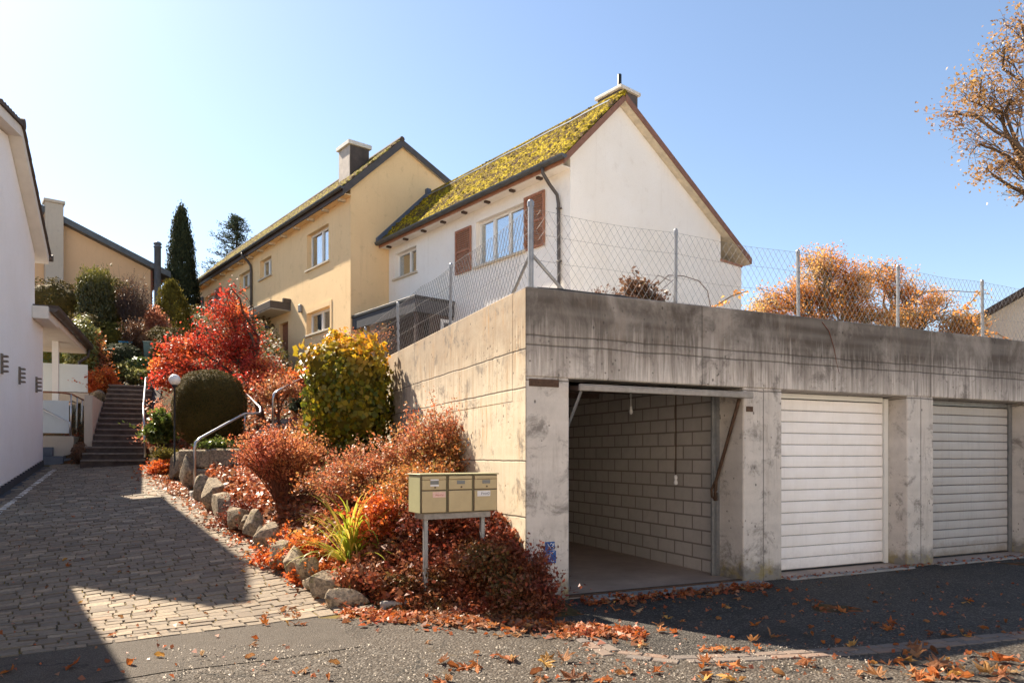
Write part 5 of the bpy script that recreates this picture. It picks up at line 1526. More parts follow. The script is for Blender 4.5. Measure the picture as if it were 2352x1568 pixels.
shrub('spirea', 'dark low bush under the right letterbox leg', 'shrub', bed(1120, 6.85), 0.26, 0.5, 0.36, 75, 44, 0.042, LM['darkred'], M['twig_red'], 30, GB, 'dome', 3, 0.25, 0.005, 0.09)
shrub('spirea', 'dark brown bush in front of the corner pillar', 'shrub', Vector((0.10, 6.52, 0.02)), 0.27, 0.42, 0.24, 80, 44, 0.040, LM['darkred'], M['twig_red'], 31, GB, 'dome', 3, 0.25, 0.005, 0.08)
shrub('spirea', 'spiky red bush brushing the corner pillar', 'shrub', Vector((0.25, 6.72, 0.02)), 0.56, 0.20, 0.13, 34, 26, 0.030, LM['darkred'], M['twig_red'], 36, GB, 'vase', 3, 0.35, 0.004, 0.06)
shrub('spirea', 'dark red mat of leaves behind the grey kerb', 'shrub', bed(960, 6.85), 0.13, 0.62, 0.20, 80, 40, 0.045, LM['darkred'], M['twig_red'], 32, GB, 'dome', 2, 0.2, 0.005, 0.08)
shrub('spirea', 'small orange seedling bush near the lowest boulders', 'shrub', bed(735, 7.45), 0.24, 0.4, 0.3, 40, 30, 0.045, LM['orange'], M['twig_red'], 33, GB, 'dome', 2, 0.2, 0.004, 0.07)
shrub('spirea', 'orange red bush right of the strap leaved plant, lower down', 'shrub', bed(850, 7.05), 0.27, 0.42, 0.3, 50, 34, 0.045, LM['litter'], M['twig_red'], 34, GB, 'dome', 2, 0.2, 0.004, 0.08)
shrub('spirea', 'yellow leaved bush at the foot of the yellowing hedge', 'shrub', bed(775, 10.4), 0.55, 0.35, 0.3, 34, 26, 0.05, LM['climber'], M['twig_red'], 35, GB, 'dome', 3, 0.35, 0.005, 0.09)

# strap leaved plant
sb_ = bed(806, 7.6)
sp = thing('daylily', 'green and yellow strap leaved plant above the boulders', 'plant', tuple(sb_))
V = []; Fq = []; rr = random.Random(9)
for i in range(150):
    th = rr.uniform(0, 2 * math.pi); L = rr.uniform(0.5, 1.0); tilt = abs(rr.gauss(0, 0.75)) ; droop = rr.uniform(0.5, 1.9)
    w = rr.uniform(0.010, 0.018)
    h = Vector((math.cos(th), math.sin(th), 0)); s_ = Vector((-h.y, h.x, 0))
    p = sb_ + h * rr.uniform(0, 0.06) + s_ * rr.uniform(-.05, .05) - Vector((0, 0, .03)); ang = tilt; n = 9
    st = len(V)
    for j in range(n + 1):
        f = j / n; ww = w * (1 - f ** 2.5) + 0.0008
        V += [tuple(p - s_ * ww + Vector((0, 0, ww * .5))), tuple(p + s_ * ww + Vector((0, 0, ww * .5)))]
        p = p + (h * math.sin(ang) + Vector((0, 0, math.cos(ang)))) * (L / n); ang += droop * 2.3 / n * f * 1.4
    for j in range(n): Fq.append((st + 2 * j, st + 2 * j + 1, st + 2 * j + 3, st + 2 * j + 2))
np_mesh('leaf_blades', np.array(V), np.array(Fq), LM['blade'], sp, True)

# ------------------------------------------------------------------ clipped hedge ball, yellowing hedge block
def surface_plant(name, label, cat, cen, rad, power, n, ll, mat, seed, core_mat, group=None, jitter=0.05, zmin=None, up=None, aspect=0.5, core=0.88, lump=0.05, T=None, wobfreq=2.0):
    t = thing(name, label, cat, (cen[0], cen[1], cen[2] - rad[2]), group)
    r_ = np.random.default_rng(seed)
    D = unit(r_.normal(size=(n, 3)))
    def radius(D):
        k = (np.abs(D) ** power).sum(-1) ** (-1.0 / power)
        w = np.array([noise.noise(Vector(tuple(d * wobfreq)) + Vector((seed, 0, 0))) + 0.5 * noise.noise(Vector(tuple(d * wobfreq * 2.7)) + Vector((seed, 3, 0))) for d in D])
        return k * (1 + lump * w)
    R = radius(D)[:, None] * (1 - np.abs(r_.normal(size=(n, 1))) * jitter + jitter * 0.6)
    C = np.array(cen) + D * R * np.array(rad)
    keep = np.ones(n, bool)
    if zmin is not None: keep = C[:, 2] > zmin
    Nn = unit(D / np.array(rad))
    V, Fq = leaves(C[keep], ll * r_.uniform(0.6, 1.3, keep.sum()), aspect, N=Nn[keep] * 0.9 + (np.array([0, 0, 0.25]) if up is None else np.array(up)), T=None if T is None else np.broadcast_to(np.array(T, float), (keep.sum(), 3)))
    np_mesh('foliage', V, Fq, mat, t)
    # inner branches: a lumpy core of the same stuff
    m_, k_ = 24, 16; VV = []
    for j in range(k_ + 1):
        ph = math.pi * j / k_
        for i in range(m_):
            th = 2 * math.pi * i / m_
            VV.append((math.sin(ph) * math.cos(th), math.sin(ph) * math.sin(th), math.cos(ph)))
    VV = np.array(VV); Rr = radius(VV)[:, None] * core
    VV = np.array(cen) + VV * Rr * np.array(rad)
    idx = np.arange((k_ + 1) * m_).reshape(k_ + 1, m_)
    Fc = np.stack([idx[:-1], np.roll(idx[:-1], -1, 1), np.roll(idx[1:], -1, 1), idx[1:]], -1).reshape(-1, 4)
    np_mesh('branches', VV, Fc, core_mat, t, True)
    return t


c = at(482, 938, 15.2)
surface_plant('clipped_hedge', 'large dark rounded clipped yew hedge on the stone terrace', 'hedge', tuple(c), (0.70, 0.70, 0.80), 2.5, 26000, 0.040, LM['yew'], 3, LM['yew'], None, 0.045, None, None, 0.42, 0.93, 0.05)
c = at(803, 918, 11.3)
surface_plant('yellowing_hedge', 'boxy leafy hedge, green below and golden on top, against the concrete wall', 'hedge', (c.x - 0.02, c.y - 0.1, c.z), (0.60, 0.58, 0.80), 5.5, 5200, 0.095, LM['ivy'], 4, LM['olive'], None, 0.10, None, (0, 0, -0.15), 0.8, 0.80, 0.30, (0, 0, -1.0), 2.6)
# stray shoots on top of it
shrub('vine_shoots', 'orange vine shoots rising out of the golden hedge top', 'plant', Vector((c.x - 0.05, c.y - 0.1, c.z + 0.72)), 0.36, 0.55, 0.4, 26, 22, 0.06, LM['ivy'], M['twig_red'], 41, None, 'dome', 2, 0.3, 0.005, 0.07, 0.8)

# ------------------------------------------------------------------ red maple
Ym = 18.6
def lob(u, v, rx, rz, n, Y=Ym, ry=None): return (tuple(at(u, v, Y)), (rx, ry or rx * 0.9, rz), n)
lobed_tree('red_maple', 'blazing red and orange maple in front of the yellow house', ground_at((600 - PU) / PF * Ym, Ym), [
    lob(526, 668, 0.22, 0.36, 26), lob(512, 712, 0.42, 0.42, 56), lob(548, 722, 0.34, 0.30, 36, 18.9), lob(505, 765, 0.72, 0.46, 100), lob(566, 768, 0.50, 0.40, 60, 18.9), lob(535, 815, 0.85, 0.46, 115), lob(425, 800, 0.62, 0.36, 90, 18.2), lob(400, 845, 0.5, 0.32, 70, 17.8),
    lob(470, 850, 0.75, 0.4, 100, 17.9), lob(592, 848, 0.60, 0.36, 80, 18.2), lob(640, 882, 0.62, 0.32, 80, 17.6), lob(565, 895, 0.8, 0.35, 90, 17.5), lob(380, 872, 0.40, 0.22, 45, 17.3), lob(690, 868, 0.35, 0.22, 40, 17.4), lob(362, 835, 0.22, 0.14, 20, 17.8)],
    0.10, 17, 0.072, LM['maple'], M['bark'], 51, tip_spread=0.12, twig_r=0.009)
lobed_tree('bronze_maple', 'smaller dark red bush under the maple, right of its trunk', ground_at((640 - PU) / PF * 16.6, 16.6), [
    lob(640, 880, 0.45, 0.25, 55, 16.4), lob(600, 905, 0.45, 0.28, 55, 16.4), lob(668, 895, 0.3, 0.2, 35, 16.2)], 0.04, 12, 0.075, LM['coto'], M['twig_red'], 52, 'shrub', None, 0.09, 0.6, 0.3, 0.006)
lobed_tree('bare_shrub', 'half bare twiggy shrub with rusty buds behind the hedge top', ground_at((800 - PU) / PF * 15.5, 15.5), [
    lob(770, 790, 0.45, 0.26, 60, 15.3), lob(840, 785, 0.5, 0.25, 60, 15.2), lob(735, 815, 0.35, 0.25, 40, 15.3), lob(880, 775, 0.35, 0.25, 40, 15.0), lob(800, 830, 0.5, 0.25, 40, 15.2)], 0.05, 7, 0.045, LM['coto'], M['twig_red'], 53, 'shrub', None, 0.10, 0.5, 0.35, 0.007)
shrub('columnar_shrub', 'narrow dark red upright shrub under the ground floor window', 'shrub', ground_at((713 - PU) / PF * 17.5, 17.5), 1.15, 0.17, 0.17, 40, 34, 0.05, LM['darkred'], M['twig_red'], 54, None, 'vase', 3, 0.15, 0.005, 0.06)
shrub('laurel_bush', 'small bluish green bush right of the front door', 'shrub', ground_at((690 - PU) / PF * 18.6, 18.6), 0.95, 0.38, 0.4, 40, 34, 0.06, LM['conifer'], M['bark'], 55, None, 'dome', 3, 0.3, 0.006, 0.09)

# small shrubs between the stairs and the hedge ball
def hl(u, Y): return ground_at((u - PU) / PF * Y, Y)
shrub('rhododendron', 'glossy green bush beside the globe lamp', 'shrub', hl(372, 16.0) , 0.85, 0.40, 0.4, 46, 36, 0.085, LM['green'], M['bark'], 56, None, 'dome', 3, 0.3, 0.006, 0.09)
shrub('fern_clump', 'orange drooping clump below the green bush by the stairs', 'shrub', hl(378, 15.0), 0.50, 0.36, 0.36, 50, 34, 0.05, LM['orange'], M['twig_red'], 57, None, 'dome', 3, 0.3, 0.004, 0.08)
shrub('golden_shrub', 'pale golden airy shrub between stair rail and lamp', 'shrub', hl(372, 17.2), 1.25, 0.45, 0.4, 46, 36, 0.06, LM['salmon'], M['twig_red'], 58, None, 'dome', 4, 0.4, 0.006, 0.10)
shrub('moss_cushion', 'yellow green cushion plant on the edging stones', 'plant', Vector((-7.05, 14.4, 1.42)), 0.20, 0.34, 0.22, 60, 20, 0.035, LM['olive'], M['bark'], 59, None, 'dome', 2, 0.2, 0.003, 0.05)
shrub('ivy_clump', 'small green clump under the clipped hedge', 'plant', Vector((-5.6, 13.55, 1.62)), 0.16, 0.6, 0.25, 60, 18, 0.05, LM['green'], M['bark'], 60, None, 'dome', 2, 0.2, 0.003, 0.05)
surface_plant('stair_side_plant', 'rusty trailing plant at the foot of the stairs', 'plant', tuple(at(183, 1040, 16.5)), (0.16, 0.16, 0.24), 2.2, 900, 0.05, LM['brown'], 61, LM['brown'], None, 0.12)
shrub('rusty_shrub', 'rust red shrub hanging over the stair wall', 'shrub', hl(228, 20.4) + Vector((0, 0, 0.05)), 0.85, 0.55, 0.5, 60, 40, 0.06, LM['orange'], M['twig_red'], 62, None, 'dome', 3, 0.3, 0.006, 0.10)
shrub('potted_rust', 'small red leaved shrub halfway up left of the stairs', 'shrub', Vector((-11.05, 17.8, 1.6)), 0.45, 0.25, 0.3, 30, 24, 0.05, LM['darkred'], M['twig_red'], 63, None, 'dome', 2, 0.3, 0.004, 0.07)
# climber on the porch end
cb_ = at(190, 815, 21.4)
surface_plant('climber', 'pale leafy climber spilling over the far end of the porch', 'climber', (cb_.x, cb_.y, cb_.z + 0.05), (0.40, 0.5, 0.95), 2.4, 3600, 0.10, LM['climber'], 64, LM['olive'], None, 0.16, None, None, 0.5, 0.75, 0.3)
cb_ = at(135, 805, 22.6)
surface_plant('screen_hedge', 'dark hedge seen through the porch above the screen', 'hedge', (cb_.x, cb_.y, cb_.z), (1.1, 0.5, 0.9), 3.0, 4200, 0.10, LM['green'], 65, LM['olive'], None, 0.12, None, None, 0.5, 0.85, 0.15)

# ------------------------------------------------------------------ hillside garden
def hz(u, Y, dz=0.0): return ground_at((u - PU) / PF * Y, Y, dz)
def upright(name, label, base, H, r, n, ll, mat, seed, cat='tree', taper=1.0, power=2.6, tufts=0, group=None):
    """column of upright sprays: leaves laid along rising shoots"""
    t = thing(name, label, cat, tuple(base), group); base = Vector(base)
    r_ = np.random.default_rng(seed); C = []; Tn = []; Nn = []
    nsh = max(40, n // 26)
    mb = MB(); mb.tube([base - Vector((0, 0, 0.2)), base + Vector((0, 0, H * 0.85))], [r * 0.22, r * 0.05], 7); mb.build('trunk', M['bark'], t)
    for i in range(nsh):
        th = r_.uniform(0, 2 * math.pi); z0 = H * r_.uniform(0.0, 0.93 if taper > 0 else 0.82)
        def prof(z):
            f = min(max(z / H, 0), 1)
            return r * ((1 - f ** power) * (1 - taper) + taper * (1 - f) ** 0.72 * (0.55 + 0.45 * min(1, f * 5)) * 1.15) if taper > 0 else r * (0.80 + 0.20 * min(1, f * 3)) * (1 - 0.25 * max(0, f - 0.8) / 0.2)
        ln = r_.uniform(0.10, 0.22) * H if tufts else r_.uniform(0.05, 0.11) * H
        kk = r_.uniform(0.8, 1.06) if taper > 0 or z0 < 0.7 * H else r_.random() ** 0.5
        for q in range(26):
            s_ = r_.random(); z = z0 + ln * s_
            R = prof(min(z, H * (0.985 if taper > 0 else 1.0))) * kk * (1 + 0.10 * noise.noise(Vector((math.cos(th) * 2, math.sin(th) * 2, z * 2.2 + seed))))
            jj = r_.normal(size=3) * ll * 0.55
            C.append((base.x + math.cos(th) * R + jj[0], base.y + math.sin(th) * R + jj[1], base.z + z + jj[2]))
            Tn.append((0.15 * math.cos(th), 0.15 * math.sin(th), 1)); Nn.append((math.cos(th), math.sin(th), 0.1))
    C = np.array(C)
    V, Fq = leaves(C, ll * r_.uniform(0.7, 1.3, len(C)), 0.35, N=np.array(Nn), T=np.array(Tn), tjit=0.25)
    np_mesh('crown', V, Fq, mat, t)
    return t


upright('columnar_yew', 'broad flat topped upright yew below the ochre house', hz(221, 25.5), 3.0, 0.52, 15000, 0.11, LM['yewtip'], 71, 'tree', 0.0, 6, 1)
upright('cypress', 'tall slim dark cypress between the two ochre houses', hz(417, 36.0) - Vector((0, 0, 1.2)), 14.15 - hz(417, 36.0).z + 1.2, 0.80, 20000, 0.16, LM['cypress'], 72, 'tree', 0.62, 3.5, 0)
def conifer(name, label, base, top, r, mat, seed):
    t = thing(name, label, 'tree', tuple(base)); base = Vector(base); H = top - base.z
    rr = random.Random(seed); mb = MB(); mt = MB(); C = []; Tn = []
    mt.tube([base, base + Vector((0.15, 0, H))], [0.22, 0.03], 8); mt.build('trunk', M['bark'], t)
    nlay = 16
    for i in range(nlay):
        f = 0.45 + 0.55 * i / nlay; z = base.z + H * f
        rad = r * (1 - (f - 0.45) / 0.57) ** 0.8 * rr.uniform(0.7, 1.2) + 0.15
        for k in range(7):
            th = rr.uniform(0, 2 * math.pi); L = rad * rr.uniform(0.6, 1.1)
            p0 = Vector((base.x + 0.15 * f, base.y, z)); e = p0 + Vector((math.cos(th) * L, math.sin(th) * L, L * rr.uniform(0.05, 0.5)))
            m1 = p0.lerp(e, 0.5) - Vector((0, 0, 0.08 * L)); mb.tube([p0, m1, e], [0.03, 0.02, 0.008], 4, 0, False)
            for q in range(70):
                s_ = rr.random() ** 0.7; p = (p0.lerp(m1, s_ * 2) if s_ < 0.5 else m1.lerp(e, s_ * 2 - 1))
                C.append(tuple(p + Vector((rr.gauss(0, .14), rr.gauss(0, .14), rr.gauss(0.02, .10))))); Tn.append(tuple((e - p0).normalized() + Vector((0, 0, .3))))
    mb.build('branches', M['bark'], t)
    foliage('crown', np.array(C), 0.22, mat, t, aspect=0.3, T=np.array(Tn))
conifer('conifer', 'ragged dark conifer rising behind the yellow roof', (at(540, 600, 58).x, 58, 9.5), at(540, 494, 58).z, 3.6, LM['conifer'], 73)
def mound(name, label, u, Y, H, rx, mat, seed, n=2600, ll=0.12, cat='shrub', power=2.2, lift=0.0):
    b_ = hz(u, Y)
    return surface_plant(name, label, cat, (b_.x, b_.y, b_.z + H * 0.5 + lift), (rx, rx * 0.9, H * 0.55), power, n, ll, mat, seed, mat, None, 0.10, None, None, 0.45, 0.86, 0.22)
upright('conical_shrub', 'golden olive conical conifer right of the flue pipe', hz(393, 28.0), 2.1, 0.85, 6000, 0.12, LM['olive'], 81, 'shrub', 1.0, 2.0, 0)
mound('low_conifer', 'olive yellow mound below the upright yew', 258, 24.2, 1.15, 0.62, LM['olive'], 82, 2800, 0.11)
mound('low_conifer', 'brown olive conifer right behind the upright yew', 268, 27.2, 2.1, 0.72, LM['olive'], 83, 3000, 0.12)
mound('evergreen_bush', 'dark evergreen bush at the ochre chimney foot', 130, 26.5, 2.2, 1.1, LM['yew'], 84, 3600, 0.12)
mound('evergreen_bush', 'dark bush in the shade between yew and porch', 190, 23.8, 1.5, 0.75, LM['yew'], 85, 2600, 0.11)
mound('evergreen_bush', 'small dark bush beside the grey green tub', 372, 24.5, 1.0, 0.55, LM['yew'], 86, 2000, 0.10)
mound('evergreen_bush', 'dark green juniper spreading above the stairs', 270, 22.6, 0.9, 0.75, LM['cypress'], 87, 2400, 0.10)
mound('evergreen_bush', 'dark bush behind the red maple, left side', 395, 22.8, 1.3, 0.6, LM['yew'], 88, 2200, 0.10)
mound('evergreen_bush', 'low green bush at the top of the stairs, right', 325, 22.2, 0.55, 0.45, LM['green'], 89, 1400, 0.09)
shrub('salmon_shrub', 'small salmon pink shrub left of the conical conifer', 'shrub', hz(352, 27.0), 1.45, 0.50, 0.5, 50, 30, 0.10, LM['salmon'], M['twig_red'], 90, None, 'dome', 3, 0.35, 0.008, 0.13)
shrub('bare_shrub', 'bare grey mauve twig shrub before the terrace wall', 'shrub', hz(305, 26.5), 2.6, 0.95, 0.7, 80, 10, 0.05, LM['brown'], M['twig_grey'], 91, None, 'vase', 8, 0.5, 0.012, 0.16)
shrub('bare_shrub', 'brown twiggy shrub right of the blue bin', 'shrub', hz(310, 23.6), 1.5, 0.5, 0.5, 50, 20, 0.06, LM['brown'], M['twig_red'], 92, None, 'vase', 5, 0.4, 0.008, 0.12)
shrub('bronze_shrub', 'reddish bush along the climber foot', 'shrub', hz(222, 21.8), 1.5, 0.40, 0.5, 50, 30, 0.08, LM['coto'], M['twig_red'], 93, None, 'dome', 3, 0.3, 0.007, 0.11)
shrub('yellow_tussock', 'yellowish tuft at the head of the stairs', 'plant', hz(285, 21.9), 0.55, 0.55, 0.4, 60, 26, 0.08, LM['climber'], M['twig_red'], 94, None, 'dome', 3, 0.2, 0.004, 0.09)
shrub('yellow_tussock', 'golden tuft by the top of the stair rail', 'plant', hz(330, 21.6), 0.45, 0.45, 0.4, 50, 26, 0.08, LM['climber'], M['twig_red'], 95, None, 'dome', 3, 0.2, 0.004, 0.09)
C = []; Ls = []; rr = random.Random(15)
while len(C) < 16000:
    y = rr.uniform(20.8, 33.5); x = rr.uniform(-24, -6.5)
    if (x - edge_x(y)) > 4.5: continue
    C.append((x, y, ground_z(x, y) + 0.25 * rr.random() ** 2)); Ls.append(rr.uniform(0.08, 0.19))
foliage('hillside_ground_cover', np.array(C), np.array(Ls), LM['grass'], None, aspect=0.55, up=0.9)['kind'] = 'stuff'
C = []; Ls = []
while len(C) < 7000:
    y = rr.uniform(13.4, 26.0); x = rr.uniform(-10, -2.5)
    a, b = G_ab(x, y)
    if (x - edge_x(y)) < 0.3 or a > -0.1: continue
    if WF.O.x and (Vector((x, y, 0)) - YF.O).dot(YF.ey) > -0.1 and y > 18: continue
    C.append((x, y, ground_z(x, y) + 0.12 * rr.random() ** 2)); Ls.append(rr.uniform(0.05, 0.11))
foliage('yard_leaf_litter', np.array(C), np.array(Ls), LM['litter'], None, aspect=0.8, up=1.2)['kind'] = 'stuff'

# ------------------------------------------------------------------ trees on the right
Yt = 25.0
_l0 = lob
def lob25(u, v, rx, rz, n, Y=Yt): return _l0(u, v, rx * 1.25, rz * 1.25, n, Y)
lobed_tree('orange_tree', 'spreading orange leaved tree behind the fence, right of the white house', (at(1915, 800, Yt).x, Yt, 2.6), [
    lob25(1795, 690, 0.95, 0.45, 140, Yt), lob25(1890, 605, 0.75, 0.55, 150, Yt), lob25(1880, 680, 0.8, 0.5, 130, Yt + .5), lob25(1965, 640, 0.75, 0.6, 140, Yt), lob25(1752, 725, 0.65, 0.36, 90, Yt), lob25(1850, 740, 0.9, 0.3, 100, Yt), lob25(1985, 720, 0.8, 0.4, 110, Yt), lob25(1935, 690, 1.1, 0.55, 120, Yt), lob25(1840, 655, 0.6, 0.4, 70, Yt)],
    0.16, 19, 0.080, LM['ochre'], M['bark_ochre'], 101, tip_spread=0.13, twig_r=0.017, fork=0.25)
lobed_tree('orange_tree', 'thinner pinkish orange tree right of the spreading one behind the fence', (at(2105, 800, Yt).x, Yt + 1, 2.4), [
    lob25(2020, 630, 0.75, 0.5, 90, Yt + 1), lob25(2075, 665, 0.75, 0.5, 110, Yt + 1), lob25(2110, 720, 0.9, 0.4, 120, Yt), lob25(2190, 735, 0.7, 0.32, 90, Yt), lob25(2050, 735, 0.8, 0.35, 100, Yt), lob25(2215, 765, 0.45, 0.2, 50, Yt), lob25(2235, 740, 0.55, 0.3, 60, Yt), lob25(2150, 690, 0.6, 0.35, 60, Yt + 1)],
    0.13, 17, 0.080, LM['ochre'], M['bark_ochre'], 102, tip_spread=0.14, twig_r=0.017, fork=0.25)
Yo = 16.5
lobed_tree('oak', 'tall brown leaved oak leaning in from the right edge', (13.4, Yo, 2.9), [
    lob(2200, 265, 0.70, 0.45, 36, Yo), lob(2240, 190, 0.65, 0.45, 42, Yo), lob(2300, 110, 0.60, 0.55, 48, Yo), lob(2345, 40, 0.55, 0.45, 36, Yo), lob(2300, 240, 0.8, 0.6, 90, Yo), lob(2250, 330, 0.7, 0.45, 42, Yo), lob(2320, 370, 0.7, 0.5, 48, Yo),
    lob(2270, 400, 0.45, 0.25, 18, Yo), lob(2330, 430, 0.4, 0.28, 18, Yo), lob(2400, 200, 0.9, 0.8, 96, Yo), lob(2420, 350, 0.8, 0.6, 66, Yo), lob(2430, 60, 0.9, 0.8, 72, Yo), lob(2520, 180, 1.2, 1.0, 90, Yo)],
    0.11, 9.5, 0.085, LM['oak'], M['bark'], 103, tip_spread=0.15, twig_r=0.0075, fork=0.55)
# ------------------------------------------------------------------ boulders and stone walls
t = NT('warm_limestone'); p = t.pos()
a = t.noise(p, 3.0, 6, 0.7); b = t.noise(p, 25.0, 5, 0.7)
c = t.mix(t.ramp(a, [(0.3, 0.0), (0.7, 1.0)]), (0.50, 0.39, 0.26), (0.31, 0.24, 0.17))
c = t.mix(t.ramp(b, [(0.42, 0.0), (0.60, 0.85)]), c, (0.13, 0.105, 0.08))
c = t.mix(t.ramp(t.noise(t.mapped(p, (8, 8, 1.2)), 1.6, 4, 0.7), [(0.58, 0.0), (0.7, 0.6)]), c, (0.09, 0.078, 0.062))
c = t.mix(t.ramp(t.noise(p, 6, 4, 0.7), [(0.60, 0.0), (0.68, 0.5)]), c, (0.15, 0.14, 0.04))
t.bump(t.math('ADD', b, t.math('MULTIPLY', a, 1.5)), 0.9, 0.03)
M['stone'] = t.fin(c, 0.9, 0.2)


def boulder(label, c, size, seed, rot=0.0, blocky=2.6, rough=0.22, group='boulders edging the planting bed'):
    rr = random.Random(seed)
    n, m = 34, 52; V = []
    planes = []
    for k in range(18):
        d = Vector((rr.gauss(0, 1), rr.gauss(0, 1), rr.gauss(0.2, 0.8))).normalized(); planes.append((d, rr.uniform(0.50, 0.80)))
    ca, sa = math.cos(rot), math.sin(rot)
    for j in range(n + 1):
        ph = math.pi * j / n
        for i in range(m):
            th = 2 * math.pi * i / m
            d = Vector((math.sin(ph) * math.cos(th), math.sin(ph) * math.sin(th), math.cos(ph)))
            k = (abs(d.x) ** blocky + abs(d.y) ** blocky + abs(d.z) ** blocky) ** (-1 / blocky)
            k *= 1 + rough * noise.noise(d * 1.6 + Vector((seed, 0, 0))) + 0.10 * noise.noise(d * 4 + Vector((seed, 1, 0))) + 0.07 * noise.noise(d * 9 + Vector((seed, 2, 0)))
            q = d * k
            for pd_, h in planes:
                e = q.dot(pd_)
                if e > h: q -= pd_ * (e - h) * 0.96
            x, y = q.x * size[0], q.y * size[1]
            V.append((x * ca - y * sa, x * sa + y * ca, q.z * size[2]))
    idx = np.arange((n + 1) * m).reshape(n + 1, m)
    Fq = np.stack([idx[:-1], np.roll(idx[:-1], -1, 1), np.roll(idx[1:], -1, 1), idx[1:]], -1).reshape(-1, 4)
    V = np.array(V) + np.array(tuple(c))
    o = np_mesh('boulder', V, Fq, M['stone'], None, False, tuple(c))
    me = o.data
    return tag(o, label, 'boulder', group)


def stone_px(label, u, v, Y, w, h, seed, rot=0.4, dep=None, blocky=2.6, rough=0.22):
    """a stone seen at (u, v) with the given pixel width and height"""
    s = Y / PF
    c = at(u, v, Y)
    w *= 1.30; h *= 1.10; v += 3
    return boulder(label, c, (w * s / 2, (dep or w * s / 2), h * s / 2), seed, rot, blocky, rough)


stone_px('pale angular boulder nearest the road, at the corner of the bed', 800, 1376, 6.75, 85, 58, 1, 0.5, 0.16)
stone_px('tall rounded boulder just left of the corner boulder', 748, 1352, 7.0, 78, 84, 2, 0.9, 0.17)
stone_px('squat boulder with a flat top in the middle of the row', 702, 1300, 7.4, 62, 62, 3, 0.7, 0.17)
stone_px('grey streaked boulder standing on edge in the row', 676, 1292, 7.55, 58, 84, 4, 1.1, 0.15)
stone_px('low pale boulder behind the streaked one', 648, 1262, 7.95, 64, 60, 5, 0.5, 0.18)
stone_px('large leaning boulder with a brown face', 618, 1232, 8.5, 70, 78, 6, 0.8, 0.18)
stone_px('slanting yellowish boulder where the sunlight begins', 583, 1205, 9.1, 44, 72, 7, 0.9, 0.18)
stone_px('dark rounded boulder in the shade', 548, 1185, 9.7, 52, 56, 8, 0.6, 0.2)
boulder('long upright slab, first beyond the boulders', at(508, 1156, 10.4), (0.40, 0.17, 0.30), 9, 2.18, 5.0, 0.10)
boulder('long upright slab behind the first one', at(482, 1138, 11.2), (0.36, 0.17, 0.30), 10, 2.18, 5.0, 0.10)
stone_px('blocky stone at the foot of the rail post', 462, 1116, 12.0, 34, 62, 11, 0.9, 0.3, 5, 0.08)
stone_px('tall kerb block beside the paving, right of the leaf heap', 430, 1086, 13.3, 34, 78, 12, 0.9, 0.34, 5, 0.08)
stone_px('kerb block one further up the drive', 410, 1070, 14.2, 30, 60, 13, 0.9, 0.34, 5, 0.08)
stone_px('squared block with a mossy top near the stairs', 374, 1058, 15.4, 40, 42, 14, 0.9, 0.26, 5, 0.06)
boulder('rounded stone on top of the stair side wall', at(226, 906, 20.0), (0.32, 0.3, 0.2), 15, 0.2, 2.4, 0.2, None)

for i, (u, v, Y, w_, h_) in enumerate(((770, 1384, 6.85, 34, 30), (722, 1335, 7.2, 36, 34), (660, 1282, 7.75, 30, 34), (632, 1256, 8.2, 34, 40), (600, 1226, 8.8, 34, 40), (566, 1200, 9.4, 32, 40), (532, 1178, 10.0, 34, 44), (690, 1318, 7.45, 30, 26))):
    stone_px(('small wedge stone left of the corner boulder', 'small stone filling the gap above the corner boulders', 'small angular stone behind the streaked boulder', 'narrow stone beside the large leaning boulder', 'narrow stone between leaning and yellowish boulder', 'small stone just inside the shade', 'small stone below the first upright slab', 'small stone at the foot of the flat topped boulder')[i], u, v, Y, w_, h_, 40 + i, 0.8, 0.13)

# terrace wall of two courses under the clipped hedge
mb = MB(); rr = random.Random(4)
tf = Fr((-6.12, 13.35), (0.93, -0.37), (0.37, 0.93))
for row, (z0, z1) in enumerate(((0.78, 1.22), (1.225, 1.60))):
    x = -0.1 - 0.2 * row
    while x < 2.6:
        L = rr.uniform(0.5, 0.85)
        mb.box(tf, x + 0.006, x + L - 0.006, rr.uniform(-0.03, 0.03), 0.34, z0 + 0.004, z1 - rr.uniform(0, 0.03), 0, 0.03); x += L
tr_ = Fr((-6.20, 13.40), (-0.55, 0.83), (0.83, 0.55))
x = 0.0
while x < 1.6:
    L = rr.uniform(0.4, 0.6); mb.box(tr_, x + 0.006, x + L - 0.006, 0.0, 0.3, 0.85 + x * 0.1, 1.42 + x * 0.08, 0, 0.03); x += L
tag(mb.build('terrace_wall', M['stone'], None, False, (-6.1, 13.3, 0.8)), 'two course dry stone wall under the round hedge', 'wall')
# garden kerb at the front of the bed
mb = MB(); kf = Fr((-1.22, 6.52), (0.985, 0.17), (-0.17, 0.985))
mb.box(kf, 0.0, 0.42, 0, 0.09, -0.05, 0.10, 0, 0.015); mb.box(kf, 0.425, 0.85, 0.005, 0.095, -0.05, 0.095, 0, 0.015)
tag(mb.build('kerb', M['concrete_slab'], None, False, (-1.2, 6.5, 0)), 'low grey concrete kerb in front of the planting bed', 'kerb')
# mown garden soil lump: pot-like saucer at the rail foot
q = at(447, 1128, 12.45)
mb = MB(); mb.box(Fr((q.x, q.y), (0.57, -0.82), (0.82, 0.57)), -0.10, 0.16, -0.08, 0.14, q.z - 0.22, q.z + 0.01, 0, 0.02)
tag(mb.build('footing', M['concrete_slab'], None, False, tuple(q)), 'concrete footing carrying the lower garden rail', 'footing')

